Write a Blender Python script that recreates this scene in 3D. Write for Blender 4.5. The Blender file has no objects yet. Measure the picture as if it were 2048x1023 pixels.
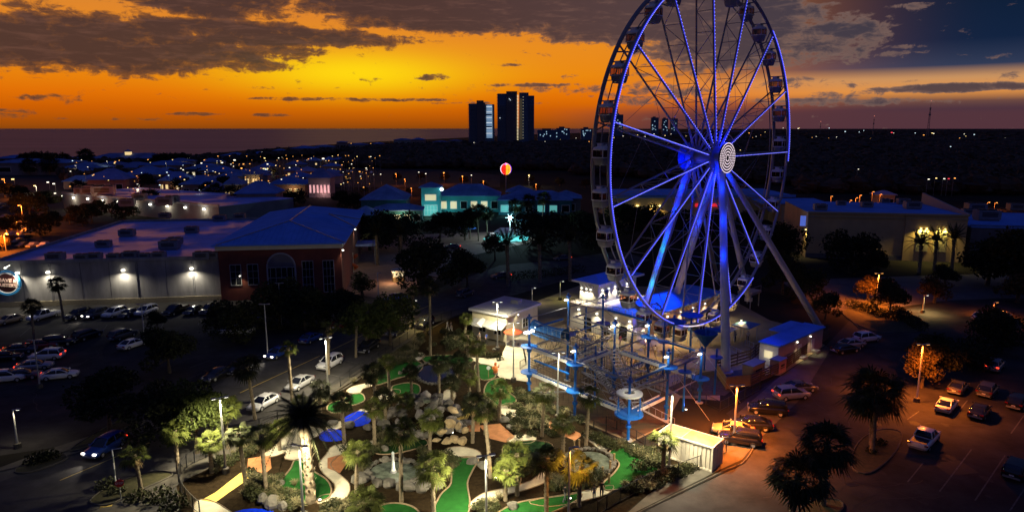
import bpy, bmesh, math, random
import numpy as np
from mathutils import Vector, Matrix
random.seed(7)
S = bpy.context.scene
COL = S.collection
R_ = math.radians
PI = math.pi
# ------------------------------------------------------------------ camera
F_PX, CAM_H = 1366.0, 35.0
PITCH = math.atan(254.5 / F_PX)
CP, SP = math.cos(PITCH), math.sin(PITCH)
cam_d = bpy.data.cameras.new('camera')
cam = bpy.data.objects.new('camera', cam_d)
COL.objects.link(cam)
cam.location = (0, 0, CAM_H)
cam.rotation_euler = (PI / 2 - PITCH, 0, 0)
cam_d.sensor_width = 36
cam_d.lens = 36 * F_PX / 2048
cam_d.clip_start = .5
cam_d.clip_end = 200000
S.camera = cam
S.view_settings.view_transform = 'Standard'
S.view_settings.look = 'None'
S.view_settings.exposure = 0
S.view_settings.gamma = 1
S.view_settings.use_curve_mapping = False
S.render.engine = 'CYCLES'
S.cycles.use_denoising = True
S.cycles.max_bounces = 5
S.cycles.diffuse_bounces = 2
S.cycles.glossy_bounces = 2
S.cycles.transparent_max_bounces = 6
S.cycles.sample_clamp_indirect = 2.0
S.cycles.use_light_tree = True
S.cycles.caustics_reflective = False
S.cycles.caustics_refractive = False


def lin(r, g=None, b=None):
    if g is None:
        r, g, b = r
    f = lambda c: (c / 255 / 12.92) if c / 255 <= .04045 else ((c / 255 + .055) / 1.055) ** 2.4
    return (f(r), f(g), f(b))


# ground point under a photo position, and the height of a photo row above a ground point
def gp(px, py, z=0.0):
    v = py - 511.5
    t = (CAM_H - z) / (F_PX * SP + v * CP)
    return Vector(((px - 1024) * t, (F_PX * CP - v * SP) * t, z))


def hz(Y, py):
    k = (511.5 - py) / F_PX
    return CAM_H + Y * (k * CP - SP) / (CP + k * SP)


def at(px, py, Y):
    z = hz(Y, py)
    zc = Y * CP - (z - CAM_H) * SP
    return Vector(((px - 1024) / F_PX * zc, Y, z))


def skydir(px, py):
    x = px - 1024
    y = F_PX * CP - (py - 511.5) * SP
    z = -(F_PX * SP + (py - 511.5) * CP)
    return math.degrees(math.atan2(x, y)), math.degrees(math.atan2(z, math.hypot(x, y)))


# ------------------------------------------------------------------ sky
W = bpy.data.worlds.new('World')
S.world = W
W.use_nodes = True
nt = W.node_tree
nt.nodes.clear()


def M(op, a, b=None, c=None, clamp=False):
    n = nt.nodes.new('ShaderNodeMath')
    n.operation = op
    n.use_clamp = clamp
    for i, v in enumerate((a, b, c)):
        if v is None:
            continue
        if isinstance(v, (int, float)):
            n.inputs[i].default_value = v
        else:
            nt.links.new(v, n.inputs[i])
    return n.outputs[0]


def sm(v, lo, hi):
    n = nt.nodes.new('ShaderNodeMapRange')
    n.interpolation_type = 'SMOOTHSTEP'
    nt.links.new(v, n.inputs[0])
    n.inputs[1].default_value = lo
    n.inputs[2].default_value = hi
    if lo > hi:
        n.inputs[1].default_value, n.inputs[2].default_value = hi, lo
        n.inputs[3].default_value, n.inputs[4].default_value = 1, 0
    return n.outputs[0]


def ramp(v, stops):
    n = nt.nodes.new('ShaderNodeValToRGB')
    e = n.color_ramp.elements
    while len(e) > 1:
        e.remove(e[0])
    e[0].position = stops[0][0]
    e[0].color = (*stops[0][1], 1)
    for p, c in stops[1:]:
        k = e.new(p)
        k.color = (*c, 1)
    nt.links.new(v, n.inputs[0])
    return n.outputs[0]


def mixc(f, a, b):
    n = nt.nodes.new('ShaderNodeMix')
    n.data_type = 'RGBA'
    if isinstance(f, (int, float)):
        n.inputs[0].default_value = f
    else:
        nt.links.new(f, n.inputs[0])
    for s, v in ((6, a), (7, b)):
        if isinstance(v, tuple):
            n.inputs[s].default_value = (*v, 1)
        else:
            nt.links.new(v, n.inputs[s])
    return n.outputs[2]


def sky_noise(x, y, sx, sy, sc, det, rough, seed=0.0, dist=0.0):
    c = nt.nodes.new('ShaderNodeCombineXYZ')
    nt.links.new(M('MULTIPLY', x, sx), c.inputs[0])
    nt.links.new(M('MULTIPLY', y, sy), c.inputs[1])
    c.inputs[2].default_value = seed
    n = nt.nodes.new('ShaderNodeTexNoise')
    n.inputs['Scale'].default_value = sc
    n.inputs['Detail'].default_value = det
    n.inputs['Roughness'].default_value = rough
    n.inputs['Distortion'].default_value = dist
    nt.links.new(c.outputs[0], n.inputs['Vector'])
    return n.outputs[0]


tc = nt.nodes.new('ShaderNodeTexCoord')
sx_ = nt.nodes.new('ShaderNodeSeparateXYZ')
nt.links.new(tc.outputs['Generated'], sx_.inputs[0])
dx, dy, dz = sx_.outputs
hor = M('SQRT', M('ADD', M('MULTIPLY', dx, dx), M('MULTIPLY', dy, dy)))
AZ = M('MULTIPLY', M('ARCTAN2', dx, dy), 180 / PI)
EL = M('MULTIPLY', M('ARCTAN2', dz, hor), 180 / PI)
pos = M('SQRT', M('DIVIDE', M('MAXIMUM', EL, 0.0), 90.0))
q = lambda e: math.sqrt(e / 90)
ZEN = (.018, .036, .18)
glow_side = ramp(pos, [(0, lin(128, 66, 14)), (q(.5), lin(168, 80, 8)), (q(1.5), lin(204, 94, 3)), (q(2.6), lin(226, 112, 3)),
                       (q(4.2), lin(234, 134, 8)), (q(6.5), lin(232, 138, 26)), (q(10), lin(216, 128, 46)),
                       (q(16), lin(88, 58, 56)), (q(26), lin(34, 38, 70)), (1, ZEN)])
dusk_side = ramp(pos, [(0, lin(76, 48, 62)), (q(1.3), lin(58, 46, 66)), (q(1.9), lin(110, 74, 66)), (q(2.6), lin(226, 148, 72)),
                       (q(3.5), lin(200, 146, 96)), (q(4.3), lin(44, 56, 84)), (q(6.0), lin(5, 30, 62)), (q(10), lin(3, 24, 50)),
                       (q(25), lin(24, 36, 74)), (1, ZEN)])
back_side = ramp(pos, [(0, lin(62, 54, 60)), (q(4), lin(58, 54, 66)), (q(14), lin(44, 50, 84)), (1, ZEN)])
s_right = sm(AZ, 36, 6)
s_left = sm(AZ, -95, -42)
sun_f = M('POWER', M('MULTIPLY', s_right, s_left), 1.8)
far_f = M('MULTIPLY', sm(AZ, 110, 45), sm(AZ, -130, -80))
base = mixc(far_f, back_side, dusk_side)
bank = M('MULTIPLY', sm(AZ, 1, 15), sm(EL, 2.1, .9))
base = mixc(sun_f, base, glow_side)
base = mixc(M('MULTIPLY', bank, M('MULTIPLY', sm(AZ, 60, 35), .9)), base, lin(84, 52, 60))
# brightest yellow patch over the place where the sun went down
gx = M('DIVIDE', M('ADD', AZ, 12.5), 9.0)
gy = M('DIVIDE', M('SUBTRACT', EL, 4.3), 1.7)
gl = M('POWER', 2.718, M('MULTIPLY', M('ADD', M('MULTIPLY', gx, gx), M('MULTIPLY', gy, gy)), -1.0))
base = mixc(M('MULTIPLY', gl, .95), base, lin(255, 216, 8))
# clouds: bands of broken cloud with places of their own in the sky
CLOUDS = [  # photo position, half width, half height, weight
    (110, 86, 440, 56, 1.2), (420, 66, 350, 28, 1.1), (330, 126, 270, 16, .62), (560, 100, 115, 13, .8), (70, 134, 100, 14, .6), (60, 12, 70, 18, .5), (350, 20, 70, 14, .35),
    (430, 6, 150, 32, 1.15), (620, 4, 60, 10, .5), (700, 20, 60, 16, .3), (960, 20, 320, 42, 1.5), (1250, 28, 220, 56, 1.35), (1400, 90, 120, 26, .55), (1450, 46, 180, 90, 1.25), (1600, 90, 90, 40, .75),
    (1840, 10, 70, 6, .5), (1700, 30, 60, 10, .45), (1660, 80, 120, 46, .9), (1745, 108, 60, 8, .5), (1830, 90, 40, 7, .42), (1990, 112, 40, 6, .4), (1900, 176, 170, 9, 1.1), (1700, 168, 60, 8, .5), (1690, 188, 90, 7, .45), (1650, 205, 200, 10, .6), (1580, 165, 60, 12, .5),
    (1180, 182, 150, 12, .5), (1320, 190, 130, 22, .55), (860, 154, 34, 7, .62), (745, 160, 26, 5, .45), (1130, 155, 40, 6, .4), (110, 196, 75, 10, .55), (130, 207, 40, 6, .4),
    (390, 228, 60, 4, .6), (540, 230, 40, 4, .6), (1420, 120, 140, 50, .4), (720, 199, 240, 4, .62), (20, 228, 50, 12, .55), (980, 206, 160, 3, .5), (250, 238, 200, 3, .4), (1080, 170, 90, 4, .5), (1000, 130, 60, 3, .4), (560, 176, 60, 3, .35), (2030, 150, 60, 8, .4)]
bias = None
for (px, py, rx, ry, w) in CLOUDS:
    u0, e0 = skydir(px, py)
    du = abs(skydir(px + rx, py)[0] - u0)
    de = abs(skydir(px, py - ry)[1] - e0)
    a = M('DIVIDE', M('SUBTRACT', AZ, u0), du)
    b = M('DIVIDE', M('SUBTRACT', EL, e0), de)
    r2 = M('ADD', M('MULTIPLY', a, a), M('MULTIPLY', b, b))
    v = M('MULTIPLY', M('POWER', 2.718, M('MULTIPLY', M('MULTIPLY', r2, r2), -.6)), w)
    bias = v if bias is None else M('MAXIMUM', bias, v)
n1 = sky_noise(AZ, EL, .09, .42, 2.6, 8, .62, 3.1, .3)
n2 = sky_noise(AZ, EL, .16, .9, 1.1, 6, .6, 9.7, .2)
n4 = sky_noise(AZ, EL, .5, .85, 1.5, 8, .66, 40.0, .5)
hi_el = sm(EL, 12, 22)
dens = M('ADD', M('MULTIPLY', M('SUBTRACT', M('ADD', M('ADD', M('MULTIPLY', n1, .4), M('MULTIPLY', n2, .15)), M('MULTIPLY', n4, .45)), .5), 4.4),
         M('ADD', bias, M('MULTIPLY', hi_el, .35)))
cov = sm(dens, .3, .68)
thick = sm(dens, .42, 1.1)
n3 = sky_noise(AZ, EL, .2, 1.1, 2.0, 7, .65, 21.0, .4)
cl_sun = mixc(thick, lin(132, 78, 40), lin(52, 39, 44))
cl_sun = mixc(M('MULTIPLY', sm(n3, .45, .7), .7), cl_sun, lin(90, 62, 58))
cl_dusk = mixc(thick, lin(122, 96, 88), lin(62, 56, 68))
cl_dusk = mixc(M('MULTIPLY', sm(n3, .52, .75), .5), cl_dusk, lin(130, 104, 96))
cl_f = M('MULTIPLY', sm(AZ, 24, -14), s_left)
cl = mixc(cl_f, cl_dusk, cl_sun)
cl = mixc(hi_el, cl, lin(24, 30, 56))
skyc = mixc(M('MULTIPLY', cov, .94), base, cl)
bg = nt.nodes.new('ShaderNodeBackground')
nt.links.new(skyc, bg.inputs[0])
bg.inputs[1].default_value = 1.0
nis = nt.nodes.new('ShaderNodeTexSky')
nis.sky_type = 'NISHITA'
nis.sun_disc = False
nis.sun_elevation = R_(-3.0)
nis.sun_rotation = R_(-12.5)
bg2 = nt.nodes.new('ShaderNodeBackground')
nt.links.new(nis.outputs[0], bg2.inputs[0])
bg2.inputs[1].default_value = .02
add = nt.nodes.new('ShaderNodeAddShader')
nt.links.new(bg.outputs[0], add.inputs[0])
nt.links.new(bg2.outputs[0], add.inputs[1])
out = nt.nodes.new('ShaderNodeOutputWorld')
nt.links.new(add.outputs[0], out.inputs[0])
W.cycles.sampling_method = 'MANUAL'
W.cycles.sample_map_resolution = 512
# the last of the sun, just gone: a very weak warm lamp from the glow on the horizon
sd = bpy.data.lights.new('sun', 'SUN')
so = bpy.data.objects.new('sun', sd)
COL.objects.link(so)
sd.energy = .03
sd.angle = R_(12)
sd.color = (1, .55, .18)
az, el = R_(-12.5), R_(1.5)
so.rotation_euler = Vector((math.sin(az) * math.cos(el), math.cos(az) * math.cos(el), math.sin(el))).to_track_quat('Z', 'Y').to_euler()

# ------------------------------------------------------------------ materials
MATS = {}


def mat(name, col, rough=.6, metal=0.0, var=.25, scale=3.0, bump=0.0, bscale=None, emit=None, es=0.0, spec=.5, island=0.0, col2=None, coat=0.0, alpha=1.0, trans=0.0, stretch=None, detail=5, rvar=None):
    if name in MATS:
        return MATS[name]
    m = bpy.data.materials.new(name)
    m.use_nodes = True
    t = m.node_tree
    b = t.nodes['Principled BSDF']
    b.inputs['Roughness'].default_value = rough
    b.inputs['Metallic'].default_value = metal
    b.inputs['Specular IOR Level'].default_value = spec
    b.inputs['Coat Weight'].default_value = coat
    b.inputs['Alpha'].default_value = alpha
    b.inputs['Transmission Weight'].default_value = trans
    b.inputs['Base Color'].default_value = (*col, 1)
    co = t.nodes.new('ShaderNodeTexCoord')
    vec = co.outputs['Object']
    if stretch:
        mp = t.nodes.new('ShaderNodeMapping')
        mp.inputs['Scale'].default_value = stretch
        t.links.new(vec, mp.inputs[0])
        vec = mp.outputs[0]
    if var:
        n = t.nodes.new('ShaderNodeTexNoise')
        n.inputs['Scale'].default_value = scale
        n.inputs['Detail'].default_value = detail
        n.inputs['Roughness'].default_value = .65
        t.links.new(vec, n.inputs['Vector'])
        r = t.nodes.new('ShaderNodeValToRGB')
        c2 = col2 or tuple(min(1, c * (1 + var)) for c in col)
        c1 = tuple(c * (1 - var) for c in col)
        r.color_ramp.elements[0].position = .3
        r.color_ramp.elements[1].position = .7
        r.color_ramp.elements[0].color = (*c1, 1)
        r.color_ramp.elements[1].color = (*c2, 1)
        t.links.new(n.outputs[0], r.inputs[0])
        o = r.outputs[0]
        if island:
            gi = t.nodes.new('ShaderNodeNewGeometry')
            mr = t.nodes.new('ShaderNodeMapRange')
            mr.inputs[3].default_value = 1 - island
            mr.inputs[4].default_value = 1 + island
            t.links.new(gi.outputs['Random Per Island'], mr.inputs[0])
            vm = t.nodes.new('ShaderNodeVectorMath')
            vm.operation = 'SCALE'
            t.links.new(o, vm.inputs[0])
            t.links.new(mr.outputs[0], vm.inputs['Scale'])
            o = vm.outputs[0]
        t.links.new(o, b.inputs['Base Color'])
    if rvar:
        n5 = t.nodes.new('ShaderNodeTexNoise')
        n5.inputs['Scale'].default_value = .045
        n5.inputs['Detail'].default_value = 5
        t.links.new(vec, n5.inputs['Vector'])
        mr2 = t.nodes.new('ShaderNodeMapRange')
        mr2.inputs[1].default_value, mr2.inputs[2].default_value = .47, .56
        mr2.inputs[3].default_value, mr2.inputs[4].default_value = rvar
        t.links.new(n5.outputs[0], mr2.inputs[0])
        t.links.new(mr2.outputs[0], b.inputs['Roughness'])
    if bump:
        n2 = t.nodes.new('ShaderNodeTexNoise')
        n2.inputs['Scale'].default_value = bscale or scale * 4
        n2.inputs['Detail'].default_value = 6
        t.links.new(vec, n2.inputs['Vector'])
        bp = t.nodes.new('ShaderNodeBump')
        bp.inputs['Strength'].default_value = bump
        bp.inputs['Distance'].default_value = .05
        t.links.new(n2.outputs[0], bp.inputs['Height'])
        t.links.new(bp.outputs[0], b.inputs['Normal'])
    if emit:
        b.inputs['Emission Color'].default_value = (*emit, 1)
        b.inputs['Emission Strength'].default_value = es
        m.cycles.emission_sampling = 'NONE'
    MATS[name] = m
    return m


def tinted(name, tint, gloss):
    m = bpy.data.materials.new(name)
    m.use_nodes = True
    t = m.node_tree
    t.nodes.clear()
    tr, gs, mx, o = (t.nodes.new(k) for k in ('ShaderNodeBsdfTransparent', 'ShaderNodeBsdfGlossy', 'ShaderNodeMixShader', 'ShaderNodeOutputMaterial'))
    tr.inputs[0].default_value = (*tint, 1)
    gs.inputs['Roughness'].default_value = .08
    gs.inputs[0].default_value = (.5, .5, .55, 1)
    mx.inputs[0].default_value = gloss
    t.links.new(tr.outputs[0], mx.inputs[1])
    t.links.new(gs.outputs[0], mx.inputs[2])
    t.links.new(mx.outputs[0], o.inputs[0])
    return m


def glow(name, col, s):
    return mat(name, tuple(c * .3 for c in col), .5, var=0, emit=col, es=s)


asphalt = mat('asphalt', (.036, .033, .031), .85, spec=.2, var=.6, scale=.22, bump=.25, bscale=9, detail=9)
road_m = mat('road_asphalt', (.06, .056, .052), .85, spec=.2, var=.35, scale=.5, bump=.25, bscale=9, detail=9)
ground_m = mat('ground_earth', (.03, .027, .022), .95, spec=.05, var=.5, scale=.02, detail=9)
concrete = mat('concrete', (.58, .53, .38), .8, var=.22, spec=.2, scale=.8, bump=.15, bscale=6)
conc_dull = mat('dull_concrete', (.10, .09, .072), .85, spec=.15, var=.25, scale=.7, bump=.15, bscale=6)  # much darker than the path concrete
plaza_m = mat('plaza_paving', (.30, .23, .12), .8, var=.22, scale=.5, bump=.1, bscale=5)
mulch = mat('mulch', (.020, .013, .006), .95, spec=.05, var=.6, scale=2.2, bump=.8, bscale=12, detail=9)
turf = mat('turf', (.014, .085, .014), .9, spec=.08, var=.22, scale=1.2, bump=.4, bscale=40)
turf2 = mat('dark_turf', (.014, .045, .012), .9, spec=.08, var=.3, scale=1.4, bump=.4, bscale=40)  # darker green than the other turf
terracotta = mat('terracotta_paving', (.38, .15, .05), .85, var=.25, scale=1.3, bump=.2)
yellow_pave = mat('yellow_paving', (.6, .42, .08), .8, var=.15, scale=1.2)
edge_m = mat('edging_stone', (.24, .17, .1), .85, var=.3, scale=4, bump=.3)
paint_w = mat('white_road_paint', (.085, .085, .075), .8, var=.6, scale=2)
paint_y = mat('yellow_road_paint', (.45, .32, .06), .7, var=.35, scale=2)
rock_m = mat('rock', (.115, .105, .085), .85, var=.35, scale=1.4, bump=.7, bscale=4, island=.25)
rock_dark = mat('dark_rock', (.2, .18, .16), .85, var=.4, scale=1.4, bump=.7, bscale=4, island=.3)
rock_warm = mat('tan_rock', (.45, .34, .18), .85, var=.35, scale=1.4, bump=.6, bscale=4, island=.25)
water_blue = mat('blue_pond_water', (.003, .03, .6), .7, spec=.03, var=.2, scale=2, bump=.1, bscale=5)
water_dark = mat('dark_pond_water', (.01, .02, .06), .2, spec=.15, var=.2, scale=2, bump=.1, bscale=5)
water_foam = mat('foaming_water', (.10, .12, .09), .35, var=.7, scale=1.5, spec=.2, bump=.4, bscale=8)
white_m = mat('white_paint', (.78, .77, .74), .5, var=.07, scale=.6)
leg_m = mat('white_leg_paint', (.5, .48, .5), .45, var=.1, scale=.5)
steel_w = mat('white_steel', (.26, .25, .27), .4, var=.08, scale=.8)
galv = mat('galvanised_steel', (.5, .5, .47), .45, metal=.3, var=.1, scale=2)
grey_m = mat('grey_metal', (.22, .22, .23), .5, var=.2, scale=1)
black_m = mat('black_metal', (.018, .018, .02), .5, var=.2, scale=3)
rubber = mat('black_rubber', (.012, .012, .013), .8, var=.2, scale=4)
glass_m = mat('dark_glass', (.01, .012, .016), .08, var=0, spec=.8)
wood_d = mat('dark_wood', (.10, .065, .035), .8, var=.35, scale=1.2, stretch=(1, 1, 8))
wood_l = mat('weathered_wood', (.28, .19, .09), .8, var=.3, scale=1.2, stretch=(1, 1, 6))
bark = mat('bark', (.1, .075, .05), .95, var=.4, scale=3, bump=.9, bscale=8)
palm_bark = mat('palm_bark', (.24, .19, .12), .95, var=.4, scale=4, bump=.8, bscale=9)
leaf_pal = mat('palm_leaf', (.074, .088, .016), .75, spec=.15, var=.35, scale=.8, island=.35)
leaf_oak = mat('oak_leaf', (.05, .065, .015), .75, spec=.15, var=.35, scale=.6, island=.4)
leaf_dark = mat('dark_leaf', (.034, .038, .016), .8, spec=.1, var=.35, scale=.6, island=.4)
leaf_glow = mat('lamplit_leaf', (.085, .06, .024), .75, spec=.1, var=.35, scale=.6, island=.4)  # orange lamp glow mixed into the leaf colour
leaf_dead = mat('dead_frond', (.2, .13, .05), .8, var=.3, scale=2, island=.3)
shrub_m = mat('shrub_leaf', (.042, .048, .012), .7, var=.4, scale=2, island=.4)
grass_m = mat('ornamental_grass', (.15, .13, .06), .8, var=.4, scale=2, island=.4)
blue_roof = mat('blue_metal_roof', (.15, .32, .78), .8, spec=0, detail=8, var=.15, scale=.25, metal=.0)
navy_roof = mat('dark_blue_roof', (.16, .26, .5), .8, spec=0, var=.35, scale=.15)
membrane = mat('roof_membrane', (.22, .33, .74), .5, rvar=(.28, .85), spec=.4, var=.3, scale=.12, detail=8)  # dusk-sky blue is put into this pale membrane's colour
stucco_w = mat('white_stucco', (.72, .69, .62), .85, var=.08, scale=.5)
stucco_g = mat('grey_stucco', (.29, .275, .26), .9, var=.28, scale=.5, bump=.1, stretch=(1, 1, .25))
stucco_y = mat('yellow_stucco', (.62, .42, .2), .9, var=.12, scale=.3, bump=.1)
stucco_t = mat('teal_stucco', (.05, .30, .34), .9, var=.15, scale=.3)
stucco_c = mat('cream_siding', (.78, .70, .46), .8, var=.08, scale=.6)
stucco_d = mat('dark_stucco', (.14, .13, .14), .9, var=.2, scale=.3)
brick_m = mat('red_stucco', (.17, .042, .028), .9, var=.2, scale=.5, bump=.2)
blue_paint = mat('blue_steel_paint', (.008, .11, .45), .4, var=.12, scale=1.0)
blue_fab = mat('blue_fabric', (.01, .09, .30), .8, var=.25, scale=1.5, stretch=(1, 1, 1))
red_fab = mat('red_fabric', (.5, .07, .02), .8, var=.15, scale=2)
led_blue = glow('blue_led_strip', (.05, .06, 1.0), 1.15)
led_dot = glow('blue_white_led', (.30, .32, 1.0), 2.0)
led_white = glow('pink_white_led', (1, .8, .88), 1.25)
lamp_w = glow('white_lamp', (1, .95, .78), 6)
lamp_o = glow('sodium_lamp', (1, .42, .08), 5)
lamp_y = glow('yellow_lamp', (1, .82, .28), 5)
lamp_c = glow('cyan_lamp', (.6, .95, 1), 5)
lamp_r = glow('red_lamp', (1, .06, .03), 2.5)
win_warm = glow('lit_window', (1, .72, .32), .9)
win_white = glow('bright_window', (1, .86, .52), .62)
win_teal = glow('teal_lit_window', (.2, .8, .75), .4)
win_pink = glow('pink_lit_window', (1, .5, .5), .8)


# ------------------------------------------------------------------ mesh building
class MB:
    def __init__(s):
        s.v, s.f, s.m = [], [], []

    def add(s, vs, fs, mi=0):
        o = len(s.v)
        s.v += [tuple(p) for p in vs]
        s.f += [tuple(i + o for i in f) for f in fs]
        s.m += [mi] * len(fs)
        return s

    def box(s, c, d, rz=0.0, mi=0, taper=1.0):
        x, y, z = d[0] / 2, d[1] / 2, d[2] / 2
        ca, sa = math.cos(rz), math.sin(rz)
        vs = []
        for k, (a, b, h) in enumerate(((-x, -y, -z), (x, -y, -z), (x, y, -z), (-x, y, -z), (-x, -y, z), (x, -y, z), (x, y, z), (-x, y, z))):
            t = taper if k > 3 else 1
            a *= t
            b *= t
            vs.append((c[0] + a * ca - b * sa, c[1] + a * sa + b * ca, c[2] + h))
        return s.add(vs, [(0, 3, 2, 1), (4, 5, 6, 7), (0, 1, 5, 4), (1, 2, 6, 5), (2, 3, 7, 6), (3, 0, 4, 7)], mi)

    def cyl(s, p0, p1, r0, r1=None, n=8, caps=True, mi=0):
        p0, p1 = Vector(p0), Vector(p1)
        r1 = r0 if r1 is None else r1
        d = (p1 - p0)
        if d.length < 1e-6:
            return s
        d.normalize()
        a = d.orthogonal().normalized()
        b = d.cross(a)
        vs = []
        for p, r in ((p0, r0), (p1, r1)):
            for i in range(n):
                t = 2 * PI * i / n
                vs.append(p + a * (r * math.cos(t)) + b * (r * math.sin(t)))
        fs = [(i, (i + 1) % n, n + (i + 1) % n, n + i) for i in range(n)]
        if caps:
            fs += [tuple(range(n - 1, -1, -1)), tuple(range(n, 2 * n))]
        return s.add(vs, fs, mi)

    def tube(s, pts, r, n=6, closed=False, mi=0):
        pts = [Vector(p) for p in pts]
        m = len(pts)
        vs = []
        for i, p in enumerate(pts):
            d = (pts[(i + 1) % m] - pts[i - 1]) if closed else (pts[min(i + 1, m - 1)] - pts[max(i - 1, 0)])
            d.normalize()
            up = Vector((0, 0, 1)) if abs(d.z) < .95 else Vector((1, 0, 0))
            a = d.cross(up).normalized()
            b = a.cross(d)
            rr = r[i] if isinstance(r, (list, tuple)) else r
            for k in range(n):
                t = 2 * PI * k / n
                vs.append(p + a * (rr * math.cos(t)) + b * (rr * math.sin(t)))
        fs = []
        for i in range(m if closed else m - 1):
            j = (i + 1) % m
            fs += [(i * n + k, i * n + (k + 1) % n, j * n + (k + 1) % n, j * n + k) for k in range(n)]
        if not closed:
            fs += [tuple(range(n - 1, -1, -1)), tuple((m - 1) * n + k for k in range(n))]
        return s.add(vs, fs, mi)

    def lathe(s, prof, n=12, c=(0, 0, 0), mi=0):
        vs, fs = [], []
        for (r, z) in prof:
            for k in range(n):
                t = 2 * PI * k / n
                vs.append((c[0] + r * math.cos(t), c[1] + r * math.sin(t), c[2] + z))
        for i in range(len(prof) - 1):
            fs += [(i * n + k, i * n + (k + 1) % n, (i + 1) * n + (k + 1) % n, (i + 1) * n + k) for k in range(n)]
        return s.add(vs, fs, mi)

    def ball(s, c, r, n=8, mi=0, sz=1.0):
        prof = [(max(1e-3, r * math.sin(PI * i / (n // 2))), -r * sz * math.cos(PI * i / (n // 2))) for i in range(n // 2 + 1)]
        return s.lathe(prof, n, c, mi)

    def prism(s, poly, z0, z1, mi=0, mtop=None):
        n = len(poly)
        a = sum(poly[i][0] * poly[(i + 1) % n][1] - poly[(i + 1) % n][0] * poly[i][1] for i in range(n))
        if a < 0:
            poly = poly[::-1]
        vs = [(p[0], p[1], z0) for p in poly] + [(p[0], p[1], z1) for p in poly]
        s.add(vs, [(i, (i + 1) % n, n + (i + 1) % n, n + i) for i in range(n)], mi)
        s.add([(p[0], p[1], z1) for p in poly], [tuple(range(n))], mi if mtop is None else mtop)
        return s

    def sheet(s, poly, z, mi=0):
        n = len(poly)
        a = sum(poly[i][0] * poly[(i + 1) % n][1] - poly[(i + 1) % n][0] * poly[i][1] for i in range(n))
        if a < 0:
            poly = poly[::-1]
        return s.add([(p[0], p[1], z) for p in poly], [tuple(range(n))], mi)

    def mesh(s, name, mats, smooth=False):
        me = bpy.data.meshes.new(name)
        me.from_pydata(s.v, [], s.f)
        for m in (mats if isinstance(mats, (list, tuple)) else [mats]):
            me.materials.append(m)
        if len(set(s.m)) > 1:
            me.polygons.foreach_set('material_index', s.m)
        if smooth:
            me.polygons.foreach_set('use_smooth', [True] * len(me.polygons))
        me.validate()
        return me

    def build(s, name, mats, parent=None, smooth=False):
        return link(name, s.mesh(name, mats, smooth), parent)


def link(name, me, parent=None):
    o = bpy.data.objects.new(name, me)
    COL.objects.link(o)
    if parent is not None:
        o.parent = parent
    return o


def tag(o, label=None, cat=None, group=None, kind=None):
    if label:
        o['label'] = label
    if cat:
        o['category'] = cat
    if group:
        o['group'] = group
    if kind:
        o['kind'] = kind
    return o


def thing(name, label, cat, loc=(0, 0, 0), rz=0.0, group=None, sc=1.0):
    o = bpy.data.objects.new(name, None)
    COL.objects.link(o)
    o.location = loc
    o.rotation_euler = (0, 0, rz)
    o.scale = (sc, sc, sc)
    o.empty_display_size = .2
    return tag(o, label, cat, group)


KIDS = {}


def part(name, mb, mats, parent, smooth=False, kind=None, loc=None):
    o = mb.build(name, mats, parent, smooth) if isinstance(mb, MB) else link(name, mb, parent)
    if kind:
        o['kind'] = kind
    if loc is not None:
        o.location = loc
    KIDS.setdefault(parent.name, []).append(o)
    return o


def structure(name, mb, mats, smooth=False):
    o = mb.build(name, mats, None, smooth)
    o['kind'] = 'structure'
    return o


def dup(root, loc, rz, label=None, group=None, sc=None):
    r = root.copy()
    COL.objects.link(r)
    r.location = loc
    r.rotation_euler = (0, 0, rz)
    if sc:
        r.scale = (sc, sc, sc)
    if label:
        r['label'] = label
    if group:
        r['group'] = group
    for ch in KIDS.get(root.name, []):
        c = ch.copy()
        COL.objects.link(c)
        c.parent = r
        KIDS.setdefault(r.name, []).append(c)
        for g2 in KIDS.get(ch.name, []):
            d = g2.copy()
            COL.objects.link(d)
            d.parent = c
            KIDS.setdefault(c.name, []).append(d)
    return r


def smooth_poly(pts, k=4):
    n = len(pts)
    out = []
    for i in range(n):
        p0, p1, p2, p3 = (Vector(pts[(i + j) % n]) for j in (-1, 0, 1, 2))
        for s in range(k):
            t = s / k
            out.append(.5 * ((2 * p1) + (p2 - p0) * t + (2 * p0 - 5 * p1 + 4 * p2 - p3) * t * t + (3 * p1 - p0 - 3 * p2 + p3) * t ** 3))
    return out


def smooth_line(pts, k=6):
    n = len(pts)
    out = []
    for i in range(n - 1):
        p0, p1, p2, p3 = (Vector(pts[min(max(i + j, 0), n - 1)]) for j in (-1, 0, 1, 2))
        for s in range(k):
            t = s / k
            out.append(.5 * ((2 * p1) + (p2 - p0) * t + (2 * p0 - 5 * p1 + 4 * p2 - p3) * t * t + (3 * p1 - p0 - 3 * p2 + p3) * t ** 3))
    out.append(Vector(pts[-1]))
    return out


def lamp(kind, loc, power, col, parent=None, radius=.15, aim=None, cone=150, blend=.6):
    d = bpy.data.lights.new('lamp_light', kind)
    d.energy = power
    d.color = col
    d.shadow_soft_size = radius
    if kind == 'SPOT':
        d.spot_size = R_(cone)
        d.spot_blend = blend
    o = bpy.data.objects.new('lamp_light', d)
    COL.objects.link(o)
    if parent is not None:
        o.parent = parent
    o.location = loc
    if aim is not None:
        o.rotation_euler = (-Vector(aim)).to_track_quat('Z', 'Y').to_euler()
    return o


WARM = (1, .86, .56)
WHITE = (1, .88, .60)
SOD = (1, .21, .018)

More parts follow.
